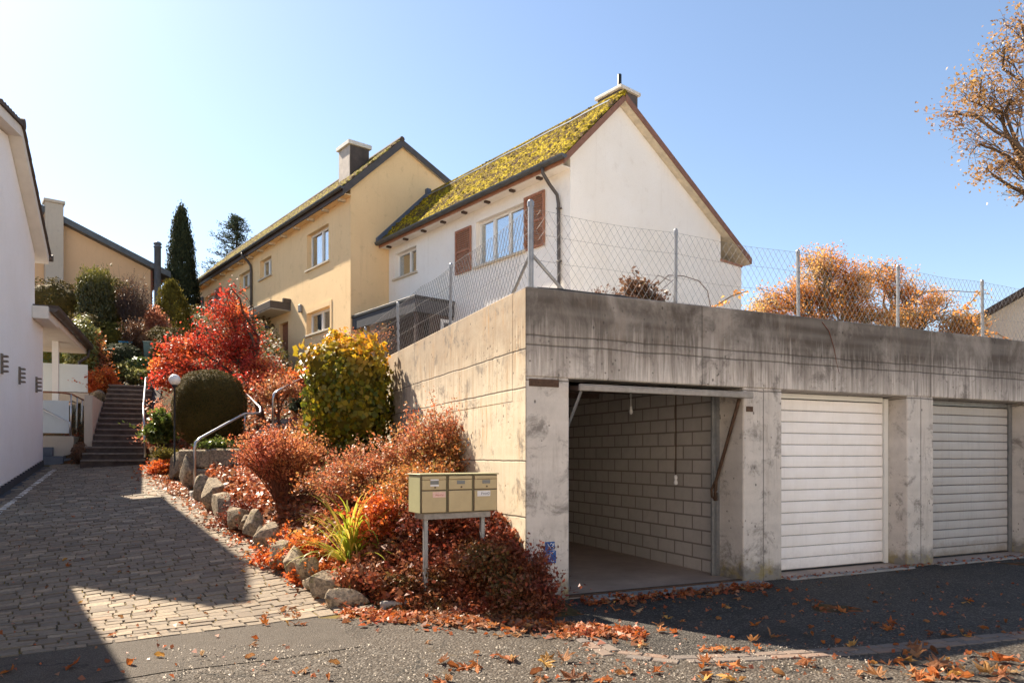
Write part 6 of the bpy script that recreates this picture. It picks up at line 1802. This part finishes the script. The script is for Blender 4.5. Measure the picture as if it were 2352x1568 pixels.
# ------------------------------------------------------------------ stairs
st = thing('stone_stairs', 'long dark stone stairs climbing from the paved drive', 'stairs', (-9.3, 16.45, 1.24))
sf = Fr((-8.52, 16.40), (-0.9106, -0.4133), (-0.4132, 0.9106))
NS, RISE, RUN = 15, 0.152, 0.335
for i in range(NS):
    z1 = 1.22 + RISE * (i + 1)
    w = 1.30 if i < 3 else 1.18
    mb = MB()
    mb.box(sf, 0.0 if i < 3 else 0.06, w, i * RUN, i * RUN + RUN + 0.12, z1 - RISE - 0.15, z1 - 0.045, 0, 0.006)
    mb.box(sf, 0.0 if i < 3 else 0.06, w, i * RUN - 0.02, i * RUN + RUN + 0.12, z1 - 0.043, z1, 1, 0.008)
    mb.build('step', [M['step_stone'], M['step_edge']], st)
mb = MB()
mb.box(sf, 1.2, 1.38, 1.3, NS * RUN, 1.2, 2.92, 0, 0.012)
mb.build('side_wall', M['plaster_grey'], st)
mb = MB(); mb.prism(sf, [(0.9, 1.0), (NS * RUN, 2.2), (NS * RUN, 3.5), (0.9, 1.50)], -0.16, 0.05); mb.build('stringer', M['step_stone'], st)
# steel rail at the right of the stairs
sr_ = thing('stair_rail', 'slim steel rail at the right side of the stone stairs', 'handrail', tuple(sf.p(0.08, 0.3, 1.3)))
mb = MB()
pA = at(333, 1050, 16.5); pB = at(331, 975, 16.5)
mb.tube([pA, pB], 0.024, 8)
top = at(335, 868, 20.6); top2 = at(352, 862, 20.9)
mb.tube([pB, at(329, 935, 18.0), top, top2, at(352, 915, 20.9)], 0.025, 8)
mb.tube([at(329, 1000, 18.0), at(329, 935, 18.0)], 0.018, 8)
mb.build('tube', M['steel'], sr_, True)

# garden rails
r1 = thing('garden_rail', 'bent steel handrail rising right from the paved drive', 'handrail', tuple(at(447, 1118, 12.5)))
mb = MB()
mb.tube([at(447, 1118, 12.5), at(447, 1030, 12.5), at(449, 1016, 12.5), at(460, 1006, 12.62), at(548, 957, 14.5), at(562, 950, 14.8), at(596, 948.5, 15.3), at(599, 945, 15.4), at(598, 936, 15.5), at(567, 905, 16.9), at(565, 910, 16.95), at(565, 955, 16.95)], 0.025, 8)
mb.tube([at(562, 950, 14.8), at(562, 990, 14.8)], 0.018, 8)
mb.build('tube', M['steel'], r1, True)
r2 = thing('garden_rail', 'upper steel handrail climbing towards the front door', 'handrail', tuple(at(627, 985, 15.4)))
mb = MB()
mb.tube([at(627, 990, 15.4), at(627, 915, 15.4), at(629, 904, 15.4), at(640, 896, 15.6), at(714, 857, 18.0), at(714, 880, 18.0)], 0.025, 8)
mb.build('tube', M['steel'], r2, True)
# garden steps hidden in the planting between the rails
gs = thing('garden_steps', 'grey garden steps between the two steel rails', 'stairs', (-5.3, 14.0, 1.2))
for i in range(8):
    y = 13.6 + i * 0.5; x = -5.05 + 0.0 * i; z = max(ground_z(x, y), 1.1) + 0.04
    mb = MB(); mb.box(Fr((x, y), (1, 0), (0, 1)), -0.55, 0.55, 0, 0.48, z - 0.2, z, 0, 0.012); mb.build('step', M['concrete_slab'], gs)

# globe lamp
gl = at(401, 872, 14.1)
lp = thing('garden_lamp', 'white globe lamp on a black post beside the round hedge', 'lamp', (gl.x, gl.y, ground_z(gl.x, gl.y)))
zg = ground_z(gl.x, gl.y)
mb = MB(); mb.lathe((gl.x, gl.y, 0), [(0.055, zg - 0.05), (0.055, zg + 0.05), (0.018, zg + 0.08), (0.018, gl.z - 0.16), (0.05, gl.z - 0.13), (0.055, gl.z - 0.09), (0.0, gl.z - 0.085)], 12); mb.build('post', M['black'], lp, True)
mb = MB(); mb.lathe(tuple(gl), [(0.0, -0.112)] + [(0.112 * math.sin(math.pi * k / 12), -0.112 * math.cos(math.pi * k / 12)) for k in range(1, 12)] + [(0, 0.112)], 20); mb.build('globe', M['globe'], lp, True)

# bins on the hillside
q = at(288, 812, 23.4); bf = Fr((q.x, q.y), (0.95, 0.3), (-0.3, 0.95))
bn = thing('recycling_bin', 'dark garden bin with a bright blue front panel on the hillside', 'bin', tuple(q))
mb = MB(); mb.prism(bf, [(-0.16, 0), (0.16, 0), (0.20, 0.40), (-0.20, 0.40)], 0, 0.34, 0, 'b') if False else mb.prism(Fr((q.x, q.y), bf.ex.xy, bf.ey.xy), [(-0.16, q.z - 0.2), (0.16, q.z - 0.2), (0.20, q.z + 0.36), (-0.20, q.z + 0.36)], 0, 0.34, 0, 'b'); mb.build('body', M['black'], bn)
mb = MB(); mb.box(bf, -0.13, 0.02, -0.012, -0.002, q.z + 0.04, q.z + 0.30, 0, 0.004); mb.build('panel', M['bin_blue'], bn)
mb = MB(); mb.box(bf, -0.21, 0.21, -0.02, 0.36, q.z + 0.362, q.z + 0.41, 0, 0.012); mb.build('lid', M['bin_blue'], bn)
q = at(345, 822, 23.0); bf = Fr((q.x, q.y), (0.97, 0.2), (-0.2, 0.97))
bn = thing('compost_tub', 'grey green square garden tub on the hillside', 'tub', tuple(q))
mb = MB(); mb.prism(bf, [(-0.17, q.z - 0.3), (0.17, q.z - 0.3), (0.21, q.z + 0.50), (-0.21, q.z + 0.50)], 0, 0.4, 0, 'b'); mb.build('body', M['bin_green'], bn)
mb = MB(); mb.box(bf, -0.225, 0.225, -0.015, 0.415, q.z + 0.502, q.z + 0.545, 0, 0.01); mb.build('rim', M['bin_green'], bn)

# ------------------------------------------------------------------ letterboxes
mo = Vector((-0.852, 6.55, 0)); mx_ = Vector((0.872, 0.49, 0)); my_ = Vector((-0.49, 0.872, 0))
MF = Fr(mo.xy, mx_.xy, my_.xy)
W3, DZ0, DZ1, DEP = 0.815, 0.915, 1.272, 0.30
lb = thing('letterbox_stand', 'three beige letterboxes side by side on a grey stand in the bed', 'letterbox', (-0.6, 6.8, 0.25))
mb = MB(); mb.box(MF, 0.05, W3 - 0.06, 0.03, DEP - 0.03, DZ0 - 0.062, DZ0 - 0.004, 0, 0.006); mb.build('shelf', M['wood_grey'], lb)
for a in (0.085, W3 - 0.125):
    p = MF.p(a, 0.12, 0); mb = MB(); mb.box(MF, a, a + 0.042, 0.11, 0.152, ground_z(p.x, p.y) - 0.1, DZ0 - 0.063, 0, 0.005); mb.build('leg', M['galv'], lb)
w = W3 / 3
for i in range(3):
    a0, a1 = i * w, (i + 1) * w
    mb = MB(); mb.box(MF, a0 + 0.001, a1 - 0.001, 0.008, DEP, DZ0, DZ1, 0, 0.004)
    bx = mb.build('letterbox', M['mail_side'], lb)
    bx['label'] = ('left letterbox with a pale name plate and pink sticker', 'middle letterbox with a bare door', 'right letterbox with a white paper name label')[i]
    mb = MB(); mb.box(MF, a0 + 0.004, a1 - 0.004, 0.004, 0.0075, DZ0 + 0.003, DZ1 - 0.003); mb.build('surround', M['mail_gap'], bx)
    zm = DZ0 + 0.212
    mb = MB(); mb.box(MF, a0 + 0.017, a1 - 0.013, -0.008, 0.0035, zm + 0.008, DZ1 - 0.045, 0, 0.003); mb.build('flap', M['mail_front'], bx)
    mb = MB(); mb.box(MF, a0 + 0.017, a1 - 0.013, -0.012, 0.0035, DZ1 - 0.041, DZ1 - 0.010, 0, 0.003); mb.build('slot_lid', M['mail_front'], bx)
    mb = MB(); mb.box(MF, a0 + 0.017, a1 - 0.013, -0.008, 0.0035, DZ0 + 0.008, zm - 0.004, 0, 0.003); dd = mb.build('door', M['mail_front'], bx)
    xc = (a0 + a1) / 2 + 0.005
    mb = MB(); mb.box(MF, xc - 0.042, xc + 0.042, -0.0105, -0.0085, zm + 0.058, zm + 0.092); mb.build('name_window', M['slot_grey'], bx)
    mb = MB(); mb.tube([MF.p(xc + 0.005, -0.0085, zm + 0.030), MF.p(xc + 0.005, -0.016, zm + 0.030)], 0.009, 10); mb.build('lock', M['mail_gap'], bx)
    if i == 0:
        mb = MB(); mb.box(MF, xc - 0.042, xc + 0.042, -0.0112, -0.0088, zm + 0.040, zm + 0.056); mb.box(MF, xc - 0.042, xc + 0.042, -0.0112, -0.0088, zm + 0.094, zm + 0.106); mb.build('name_plate', M['paper'], bx)
    if i != 1:
        lx0, lx1 = (a1 - 0.150, a1 - 0.018) if i == 0 else (a0 + 0.045, a0 + 0.185)
        lz0, lz1 = zm - 0.065, zm - 0.012
        if i == 2: lz0 += 0.0; lz1 += 0.0
        mb = MB(); mb.box(MF, lx0, lx1, -0.0098, -0.0084, lz0, lz1); pl = mb.build('paper_label', M['paper_pink' if i == 0 else 'paper'], bx)
        mk = MB(); H = lz1 - lz0; Wd = lx1 - lx0
        strokes = [((.2, .3), (.26, .62), (.30, .34)), ((.34, .32), (.40, .55), (.46, .34)), ((.50, .42), (.72, .5)), ((.74, .36), (.84, .5))] if i == 0 else \
            [((.30, .25), (.32, .72), (.40, .66), (.34, .48)), ((.44, .30), (.50, .62), (.56, .32)), ((.60, .66), (.62, .30), (.70, .34), (.70, .62)), ((.76, .70), (.78, .28)), ((.84, .68), (.92, .64), (.90, .30), (.83, .28))]
        for s_ in strokes: mk.tube([MF.p(lx0 + Wd * x, -0.0100, lz0 + H * y) for x, y in s_], 0.0022, 4)
        mk.build('handwriting', M['ink_red' if i == 0 else 'ink'], bx)
mb = MB(); mb.box(MF, -0.010, W3 + 0.010, -0.016, DEP + 0.01, DZ1 + 0.002, DZ1 + 0.012, 0, 0.004); mb.build('lid', M['mail_side'], lb)

# ------------------------------------------------------------------ plants on the garage coping
def coping(u, v, b):
    a, c = GF.plane_b(u, v, b); return GF.p(a, b, TOP - 0.1)
q = coping(1468, 690, 0.45)
shrub('dried_plant', 'dry brown bushy plant on the garage roof edge', 'plant', q, 0.46, 0.26, 0.2, 60, 34, 0.05, LM['brown'], M['twig_red'], 111, None, 'dome', 3, 0.25, 0.004, 0.06)
q = coping(1475, 690, 0.40)
shrub('dried_plant', 'low yellowish clump at the foot of the dry brown plant', 'plant', q, 0.26, 0.20, 0.15, 40, 22, 0.04, LM['olive'], M['twig_red'], 112, None, 'dome', 2, 0.25, 0.003, 0.05)
for u, lab, sd in ((1375, 'dry grass tuft nearest the corner of the garage roof', 113), (1415, 'dry grass tuft left of the brown roof plant', 114)):
    q = coping(u, 690, 0.4)
    shrub('dry_grass', lab, 'grass', q, 0.28, 0.16, 0.1, 40, 3, 0.03, LM['brown'], M['twig_red'], sd, None, 'vase', 1, 0.6, 0.003, 0.04)
mb = MB()
def cp(u, v, b=0.35): a, c = GF.plane_b(u, v, b); return GF.p(a, b, c)
mb.tube([cp(1512, 655), cp(1535, 632), cp(1570, 634), cp(1605, 645), cp(1625, 668), cp(1632, 705)], 0.006, 5)
mb.tube([cp(1480, 668), cp(1512, 632), cp(1540, 645)], 0.005, 4); mb.tube([cp(1455, 690), cp(1520, 665), cp(1550, 640)], 0.004, 4)
tag(mb.build('bramble_cane', M['twig_grey'], None, True, tuple(cp(1632, 705))), 'bare bramble cane arching in front of the white gable', 'cane')
tw = thing('bramble', 'thorny bramble branches tangled round the right hand fence post', 'bramble', tuple(cp(2257, 775)))
mb = MB(); C = []; rr = random.Random(77)
for pts in ([(2090, 690), (2130, 670), (2190, 668), (2250, 672), (2275, 676)], [(2060, 705), (2120, 730), (2180, 715), (2240, 708)], [(2300, 800), (2270, 770), (2245, 745), (2225, 735)], [(2330, 790), (2290, 765), (2255, 770), (2215, 785)], [(2252, 668), (2225, 700), (2200, 720)], [(1640, 705), (1680, 680), (1718, 668)]):
    P_ = [cp(u, v, 0.16 + rr.uniform(0, .1)) for u, v in pts]; mb = MB(); mb.tube(P_, [0.008, 0.007, 0.006, 0.005, 0.004][:len(P_)], 5); mb.build('cane', M['bark_ochre'], tw)
    for q in range(26):
        j = rr.randrange(len(P_) - 1); C.append(tuple(P_[j].lerp(P_[j + 1], rr.random()) + Vector((rr.gauss(0, .03), rr.gauss(0, .03), rr.gauss(0, .03)))))
foliage('foliage', np.array(C), 0.06, LM['ochre'], tw, aspect=0.6)
vn = MB()
def cf(u, v, b=-0.012): a, c = GF.plane_b(u, v, b); return GF.p(a, b, c)
vn.tube([cp(1880, 733, 0.05) + Vector((0, 0, .02)), cf(1890, 742), cf(1904, 760), cf(1916, 800), cf(1922, 835), cf(1928, 858)], [0.005, 0.005, 0.0045, 0.004, 0.003, 0.0025], 5)
tag(vn.build('hanging_vine', M['twig_red'], None, True, tuple(cf(1890, 742))), 'single reddish vine stem hanging down the concrete parapet', 'vine')

# ------------------------------------------------------------------ fallen leaves
def maple_leaf(seed):
    rr = random.Random(seed); V = []; F = []
    tipr = [(90, 1.0), (38, 0.92), (142, 0.90), (-12, 0.62), (192, 0.62)]
    ang = []
    pts = [(-90, 0.10)]
    order = sorted(tipr)
    for k, (an, r) in enumerate(order):
        an += rr.uniform(-5, 5); r *= rr.uniform(0.88, 1.08)
        pts += [(an - 15, r * 0.58), (an - 7, r * 0.70), (an, r), (an + 7, r * 0.70), (an + 15, r * 0.58)]
        if k < 4: pts.append((an + 26, 0.36 * rr.uniform(0.85, 1.1)))
    pts.append((262, 0.10))
    cx, cy = rr.uniform(-.6, .6), rr.uniform(-.5, .7); k1, k2 = rr.uniform(0.25, 0.75), rr.uniform(-0.25, 0.45); tw = rr.uniform(-.35, .35)
    def zz(x, y): return k1 * 0.55 * (x * x) * (1 if cx > 0 else -0.5) + k2 * 0.5 * y * y + tw * x * y + 0.09 * math.sin(5 * x + 3 * y + seed) + 0.05 * noise.noise(Vector((x * 3, y * 3, seed)))
    cz = zz(0, 0.1); V.append((0, 0.05, cz))
    for a, r in pts:
        x, y = r * math.cos(math.radians(a)), r * math.sin(math.radians(a)); V.append((x, y, zz(x, y)))
    n = len(pts)
    for i in range(n): F.append((0, 1 + i, 1 + (i + 1) % n))
    # stalk
    b = len(V)
    for j in range(5):
        y = -0.05 - 0.16 * j; z = zz(0, -.1) + 0.06 * j * rr.uniform(-.3, 1); V += [(-0.016, y, z), (0.016, y, z), (0, y, z + 0.025)]
    for j in range(4):
        for k in range(3): F.append((b + 3 * j + k, b + 3 * j + (k + 1) % 3, b + 3 * j + 3 + (k + 1) % 3, b + 3 * j + 3 + k))
    if seed % 3 == 0:                                    # a rolled up simple leaf
        V = []; F = []
        for j in range(8):
            y = j / 7; w_ = 0.24 * math.sin(math.pi * (0.04 + 0.93 * y)) ** 0.8
            for k in range(5):
                x = (k - 2) / 2 * w_; V.append((x * (1 - 0.35 * abs(k - 2) / 2), (y - .5) * 0.85, 0.9 * x * x / max(w_, .05) + 0.22 * (y - .5) ** 2 * rr.uniform(.6, 1.6) + 0.03 * math.sin(9 * y + seed + k)))
        for j in range(7):
            for k in range(4): F.append((5 * j + k, 5 * j + k + 1, 5 * j + k + 6, 5 * j + k + 5))
    lo = min(v[2] for v in V)
    V = [(x * .5, y * .5, (z - lo) * .8) for x, y, z in V]
    return V, F


t = NT('dry_maple_leaf')
oi = t.n('ShaderNodeObjectInfo').outputs['Random']
tc = t.n('ShaderNodeTexCoord').outputs['Object']
c = t.ramp(oi, [(0.0, (0.40, 0.10, 0.025)), (0.15, (0.52, 0.17, 0.035)), (0.3, (0.22, 0.075, 0.03)), (0.5, (0.44, 0.22, 0.09)), (0.65, (0.52, 0.14, 0.03)), (0.8, (0.27, 0.12, 0.06)), (0.95, (0.62, 0.34, 0.08)), (1.0, (0.60, 0.40, 0.22))])
c = t.mix(t.ramp(t.noise(tc, 7, 5, 0.7), [(0.45, 0.0), (0.7, 0.8)]), c, t.mix(1.0, c, 0.42, 'MULTIPLY'))
t.bump(t.noise(tc, 16, 4), 0.6, 0.02)
t.fin(c, 0.6, 0.3)
tr = t.n('ShaderNodeBsdfTranslucent'); t.l(c, tr.inputs['Color']); mx = t.n('ShaderNodeMixShader'); mx.inputs[0].default_value = 0.3
t.l(t.bs.outputs[0], mx.inputs[1]); t.l(tr.outputs[0], mx.inputs[2]); t.l(mx.outputs[0], t.out.inputs['Surface'])
M['leaf'] = t.mat
LV = []
for s_ in range(10):
    V, F = maple_leaf(s_ + 3); me = bpy.data.meshes.new('fallen_leaf'); me.from_pydata(V, [], F); me.materials.append(M['leaf']); LV.append(me)
rr = random.Random(31)


def surf(x, y):
    a, b = G_ab(x, y)
    e = (x - edge_x(y)) * 0.82
    if a > 0.48 and b > -0.18 and a < 8: return 0.034
    if e < 0 and (y - 5.02) > (x + 3.67) * 0.739: return z_drive(y) + 0.024
    if in_bed(x, y): return ground_z(x, y) + 0.05
    return 0.014


def drop(x, y, size, label, group, flat=True):
    o = bpy.data.objects.new('fallen_leaf', LV[rr.randrange(10)]); COL.objects.link(o)
    o.location = (x, y, surf(x, y)); o.scale = (size,) * 3
    o.rotation_euler = (rr.gauss(0, 0.30), rr.gauss(0, 0.30), rr.uniform(0, 6.28))
    return tag(o, label, 'leaf', group)


def gp(u, v):
    Y = CH * PF / (v - PV); return (u - PU) / PF * Y, Y
# leaves that stand out in the foreground
for u, v, s_, lab in ((300, 1530, 0.24, 'large brown maple leaf on the dark asphalt at the lower left'), (365, 1512, 0.19, 'reddish maple leaf right of the large brown one, lower left'), (165, 1535, 0.17, 'small curled leaf in the shaded lower left'), (25, 1545, 0.16, 'leaf lying at the extreme lower left corner'),
                      (465, 1508, 0.18, 'sunlit red and cream leaf on the smooth asphalt patch'), (575, 1515, 0.19, 'pale leaf with a red underside beside the gravelly asphalt'), (585, 1471, 0.15, 'white and red leaf in the middle of the smooth asphalt patch'), (405, 1532, 0.10, 'small orange leaf at the edge of the tree shadow'),
                      (555, 1347, 0.11, 'little dark red leaf alone on the sunlit paving'), (150, 1330, 0.14, 'orange leaf alone on the shaded paving'), (1095, 1505, 0.14, 'single tan leaf on the gravelly asphalt below the letterboxes'), (1140, 1512, 0.13, 'pale tan leaf just right of the single tan one'), (985, 1478, 0.10, 'narrow orange leaf on the sunlit asphalt'),
                      (1260, 1520, 0.17, 'bright orange leaf at the lower centre edge of the shadow'), (1475, 1490, 0.15, 'leaf on the sunlit row of setts'), (1690, 1540, 0.19, 'orange leaf on the sunlit setts at the lower right'), (1785, 1552, 0.22, 'broad yellow leaf in the sunlight at the lower right'), (2160, 1540, 0.26, 'large golden leaf of the sunlit heap at the lower right'),
                      (2225, 1508, 0.20, 'yellow star shaped leaf above the sunlit heap'), (2300, 1520, 0.24, 'orange leaf at the right end of the sunlit heap'), (2110, 1560, 0.2, 'red brown leaf at the lower edge of the sunlit heap'), (1680, 1470, 0.15, 'brown leaf in the middle of the shaded forecourt'), (1735, 1440, 0.16, 'folded brown leaf right of the forecourt middle'), (1640, 1498, 0.17, 'rusty leaf lying across the setts'),
                      (2160, 1413, 0.18, 'pale tan leaf on the dark forecourt near the second closed door'), (1290, 1447, 0.15, 'ochre leaf at the tip of the planting bed')):
    x, y = gp(u, v); drop(x, y, s_, lab, 'fallen leaves')
# drifts of leaves nobody could tell apart
def drift(n, u0, u1, v0, v1, s0, s1, label, group, dens=None):
    k = 0
    while k < n:
        u, v = rr.uniform(u0, u1), rr.uniform(v0, v1)
        if dens and rr.random() > dens(u, v): continue
        x, y = gp(u, v)
        a, b = G_ab(x, y)
        if a > 0.0 and b > -0.02: continue
        drop(x, y, rr.uniform(s0, s1), label, group); k += 1
drift(85, 1310, 2352, 1375, 1500, 0.08, 0.17, 'brown maple leaf among those scattered over the shaded forecourt', 'leaves scattered on the forecourt', lambda u, v: 0.35 + 0.65 * (noise.noise(Vector((u * .006, v * .02, 1))) > 0))
drift(50, 800, 1340, 1405, 1470, 0.08, 0.16, 'orange leaf in the drift along the foot of the planting bed', 'leaves drifted along the bed', lambda u, v: max(0.0, 1 - abs(v - (1412 + (u - 800) * 0.085)) / 28))
drift(46, 700, 2352, 1520, 1572, 0.12, 0.24, 'bright leaf among those strewn along the bottom of the picture', 'leaves strewn in the foreground')
drift(24, 1990, 2352, 1496, 1572, 0.14, 0.25, 'sunlit orange leaf of the heap in the lower right corner', 'leaves heaped in the lower right corner')
drift(16, 600, 700, 1405, 1440, 0.09, 0.14, 'red leaf of the little heap on the paving edge', 'leaves heaped on the paving edge')
drift(26, 20, 600, 1180, 1500, 0.08, 0.14, 'leaf among those scattered on the shaded paving', 'leaves scattered on the paving')
# finer litter that reads as one mass
C = []; Ls = []
def litter(n, fn, s0, s1):
    k = 0
    while k < n:
        q = fn()
        if q is None: continue
        x, y = q; C.append((x, y, surf(x, y) + rr.random() * 0.015)); Ls.append(rr.uniform(s0, s1)); k += 1
def along_edge():
    y = rr.uniform(6.3, 15.8); off = abs(rr.gauss(0, 0.20)); return edge_x(y) - off, y
def bed_front():
    u = rr.uniform(780, 1480); v = 1408 + (u - 780) * 0.07 + abs(rr.gauss(0, 13)) - 6
    x, y = gp(u, v); a, b = G_ab(x, y)
    return None if (a > 0 and b > -0.03) else (x, y)
def sill():
    a = rr.uniform(0.5, 2.9); q = GF.p(a, -0.16 - abs(rr.gauss(0, 0.16)), 0); return q.x, q.y
def fore():
    u, v = rr.uniform(1250, 2352), rr.uniform(1340, 1568); x, y = gp(u, v); a, b = G_ab(x, y)
    return None if b > -0.02 else (x, y)
def paved():
    u, v = rr.uniform(0, 760), rr.uniform(1120, 1568); return gp(u, v)
def doors():
    a = rr.uniform(3.3, 8.5); q = GF.p(a, -0.03 - abs(rr.gauss(0, 0.10)), 0); return q.x, q.y
litter(1300, along_edge, 0.03, 0.075); litter(900, bed_front, 0.03, 0.085); litter(420, sill, 0.03, 0.08); litter(420, fore, 0.015, 0.05); litter(170, paved, 0.02, 0.05); litter(200, doors, 0.02, 0.06)
k = 0
while k < 420:                                           # heap of leaves in the sun at the terrace wall
    y = rr.uniform(12.3, 15.2); x = edge_x(y) - abs(rr.gauss(0, 0.28)); C.append((x, y, surf(x, y) + 0.03 * rr.random())); Ls.append(rr.uniform(0.04, 0.09)); k += 1
foliage('fallen_leaf_litter', np.array(C), np.array(Ls), LM['litter'], None, aspect=0.8, up=2.2, fold=0.35)['kind'] = 'stuff'
# crumpled maple leaves heaped too thickly to count
def maple_heap(name, pts, sizes, tilt=0.45):
    Vs = []; Fs = []; n = 0
    src = [(np.array([tuple(v.co) for v in me.vertices]), [tuple(p.vertices) for p in me.polygons]) for me in LV]
    for (x, y, z), s_ in zip(pts, sizes):
        V0, F0 = src[rr.randrange(10)]
        E = Matrix.Rotation(rr.uniform(0, 6.28), 3, 'Z') @ Matrix.Rotation(rr.gauss(0, tilt), 3, 'X') @ Matrix.Rotation(rr.gauss(0, tilt), 3, 'Y')
        V1 = V0 @ np.array(E).T * s_ + np.array((x, y, z))
        Vs.append(V1); Fs += [tuple(i + n for i in (f if len(f) == 4 else (f[0], f[1], f[2], f[2]))) for f in F0]; n += len(V0)
    me = bpy.data.meshes.new(name); me.from_pydata(np.concatenate(Vs).tolist(), [], [f if f[2] != f[3] else f[:3] for f in Fs])
    o = link(name, me, M['leaf_mass']); o['kind'] = 'stuff'; return o


t = NT('heaped_maple_leaf')
r_ = t.n('ShaderNodeNewGeometry').outputs['Random Per Island']
c = t.ramp(r_, [(0.0, (0.42, 0.10, 0.025)), (0.2, (0.55, 0.17, 0.035)), (0.4, (0.26, 0.07, 0.03)), (0.55, (0.46, 0.22, 0.09)), (0.7, (0.58, 0.17, 0.03)), (0.85, (0.33, 0.05, 0.03)), (1.0, (0.58, 0.36, 0.16))])
c = t.mix(t.ramp(t.noise(t.pos(), 22, 5, 0.7), [(0.45, 0.0), (0.7, 0.7)]), c, t.mix(1.0, c, 0.42, 'MULTIPLY'))
t.fin(c, 0.6, 0.3)
tr = t.n('ShaderNodeBsdfTranslucent'); t.l(c, tr.inputs['Color']); mx = t.n('ShaderNodeMixShader'); mx.inputs[0].default_value = 0.3
t.l(t.bs.outputs[0], mx.inputs[1]); t.l(tr.outputs[0], mx.inputs[2]); t.l(mx.outputs[0], t.out.inputs['Surface'])
M['leaf_mass'] = t.mat
P_ = []; S_ = []
while len(P_) < 330:
    q = bed_front()
    if q: P_.append((q[0], q[1], surf(*q) + rr.random() * 0.03)); S_.append(rr.uniform(0.06, 0.13))
while len(P_) < 620:                                     # on the lower half of the bed
    y = 6.45 + 1.9 * rr.random(); x = edge_x(y) + rr.uniform(0.1, 1.5)
    if G_ab(x, y)[0] < -0.1: P_.append((x, y, ground_z(x, y) + 0.06 + 0.06 * rr.random())); S_.append(rr.uniform(0.06, 0.12))
while len(P_) < 760:                                     # between the boulders
    y = rr.uniform(6.6, 12.5); x = edge_x(y) + rr.gauss(-0.05, 0.16)
    P_.append((x, y, (surf(x, y) if x < edge_x(y) else ground_z(x, y)) + 0.02 + 0.05 * rr.random())); S_.append(rr.uniform(0.05, 0.11))
while len(P_) < 850:
    q = sill()
    P_.append((q[0], q[1], surf(*q) + 0.01)); S_.append(rr.uniform(0.05, 0.11))
maple_heap('maple_leaf_drift', P_, S_)
# loose grit on the old asphalt
C = []; Ls = []
for i in range(2600):
    u, v = rr.uniform(380, 2000), rr.uniform(1485, 1568); x, y = gp(u, v); C.append((x, y, 0.014)); Ls.append(rr.uniform(0.006, 0.018))
t = NT('pale_grit'); r = t.n('ShaderNodeNewGeometry').outputs['Random Per Island']
M['grit'] = t.fin(t.ramp(r, [(0, (0.30, 0.26, 0.22)), (0.5, (0.16, 0.14, 0.12)), (1, (0.46, 0.40, 0.33))]), 0.9, 0.2)
V, Fq = leaves(np.array(C), np.array(Ls), 0.85, up=3.0, fold=0.6); np_mesh('grit', V, Fq, M['grit'], None)['kind'] = 'stuff'
# ------------------------------------------------------------------ light, sky, camera
SUN = Vector((-1.22, 1.0, 1.51)).normalized()
sd = bpy.data.lights.new('sun', 'SUN'); sd.energy = 5.0; sd.angle = math.radians(0.6); sd.color = (1.0, 0.88, 0.71)
so = bpy.data.objects.new('sun', sd); COL.objects.link(so)
so.rotation_euler = (-SUN).to_track_quat('-Z', 'Y').to_euler(); so.location = (-20, 10, 30)
w = bpy.data.worlds.new('World'); SC.world = w; w.use_nodes = True
nt = w.node_tree; bg = nt.nodes['Background']
sk = nt.nodes.new('ShaderNodeTexSky'); sk.sky_type = 'NISHITA'; sk.sun_disc = False
sk.sun_elevation = math.asin(SUN.z); sk.sun_rotation = math.atan2(SUN.x, SUN.y)
sk.air_density = 1.0; sk.dust_density = 0.6; sk.ozone_density = 0.15; sk.altitude = 400
nt.links.new(sk.outputs[0], bg.inputs[0]); bg.inputs[1].default_value = 0.074
cd = bpy.data.cameras.new('camera'); cd.sensor_width = 36.0; cd.lens = 36.0 * PF / 2352; cd.clip_end = 2000; cd.clip_start = 0.05
cd.shift_y = (PV - 784.0) / 2352
co_ = bpy.data.objects.new('camera', cd); COL.objects.link(co_); co_.location = (0, 0, CH); co_.rotation_euler = (math.pi / 2, 0, 0)
SC.camera = co_
SC.view_settings.view_transform = 'Standard'; SC.view_settings.look = 'None'; SC.view_settings.gamma = 1; SC.view_settings.exposure = 1.6
SC.cycles.use_denoising = True
SC.cycles.max_bounces = 8; SC.cycles.transparent_max_bounces = 12
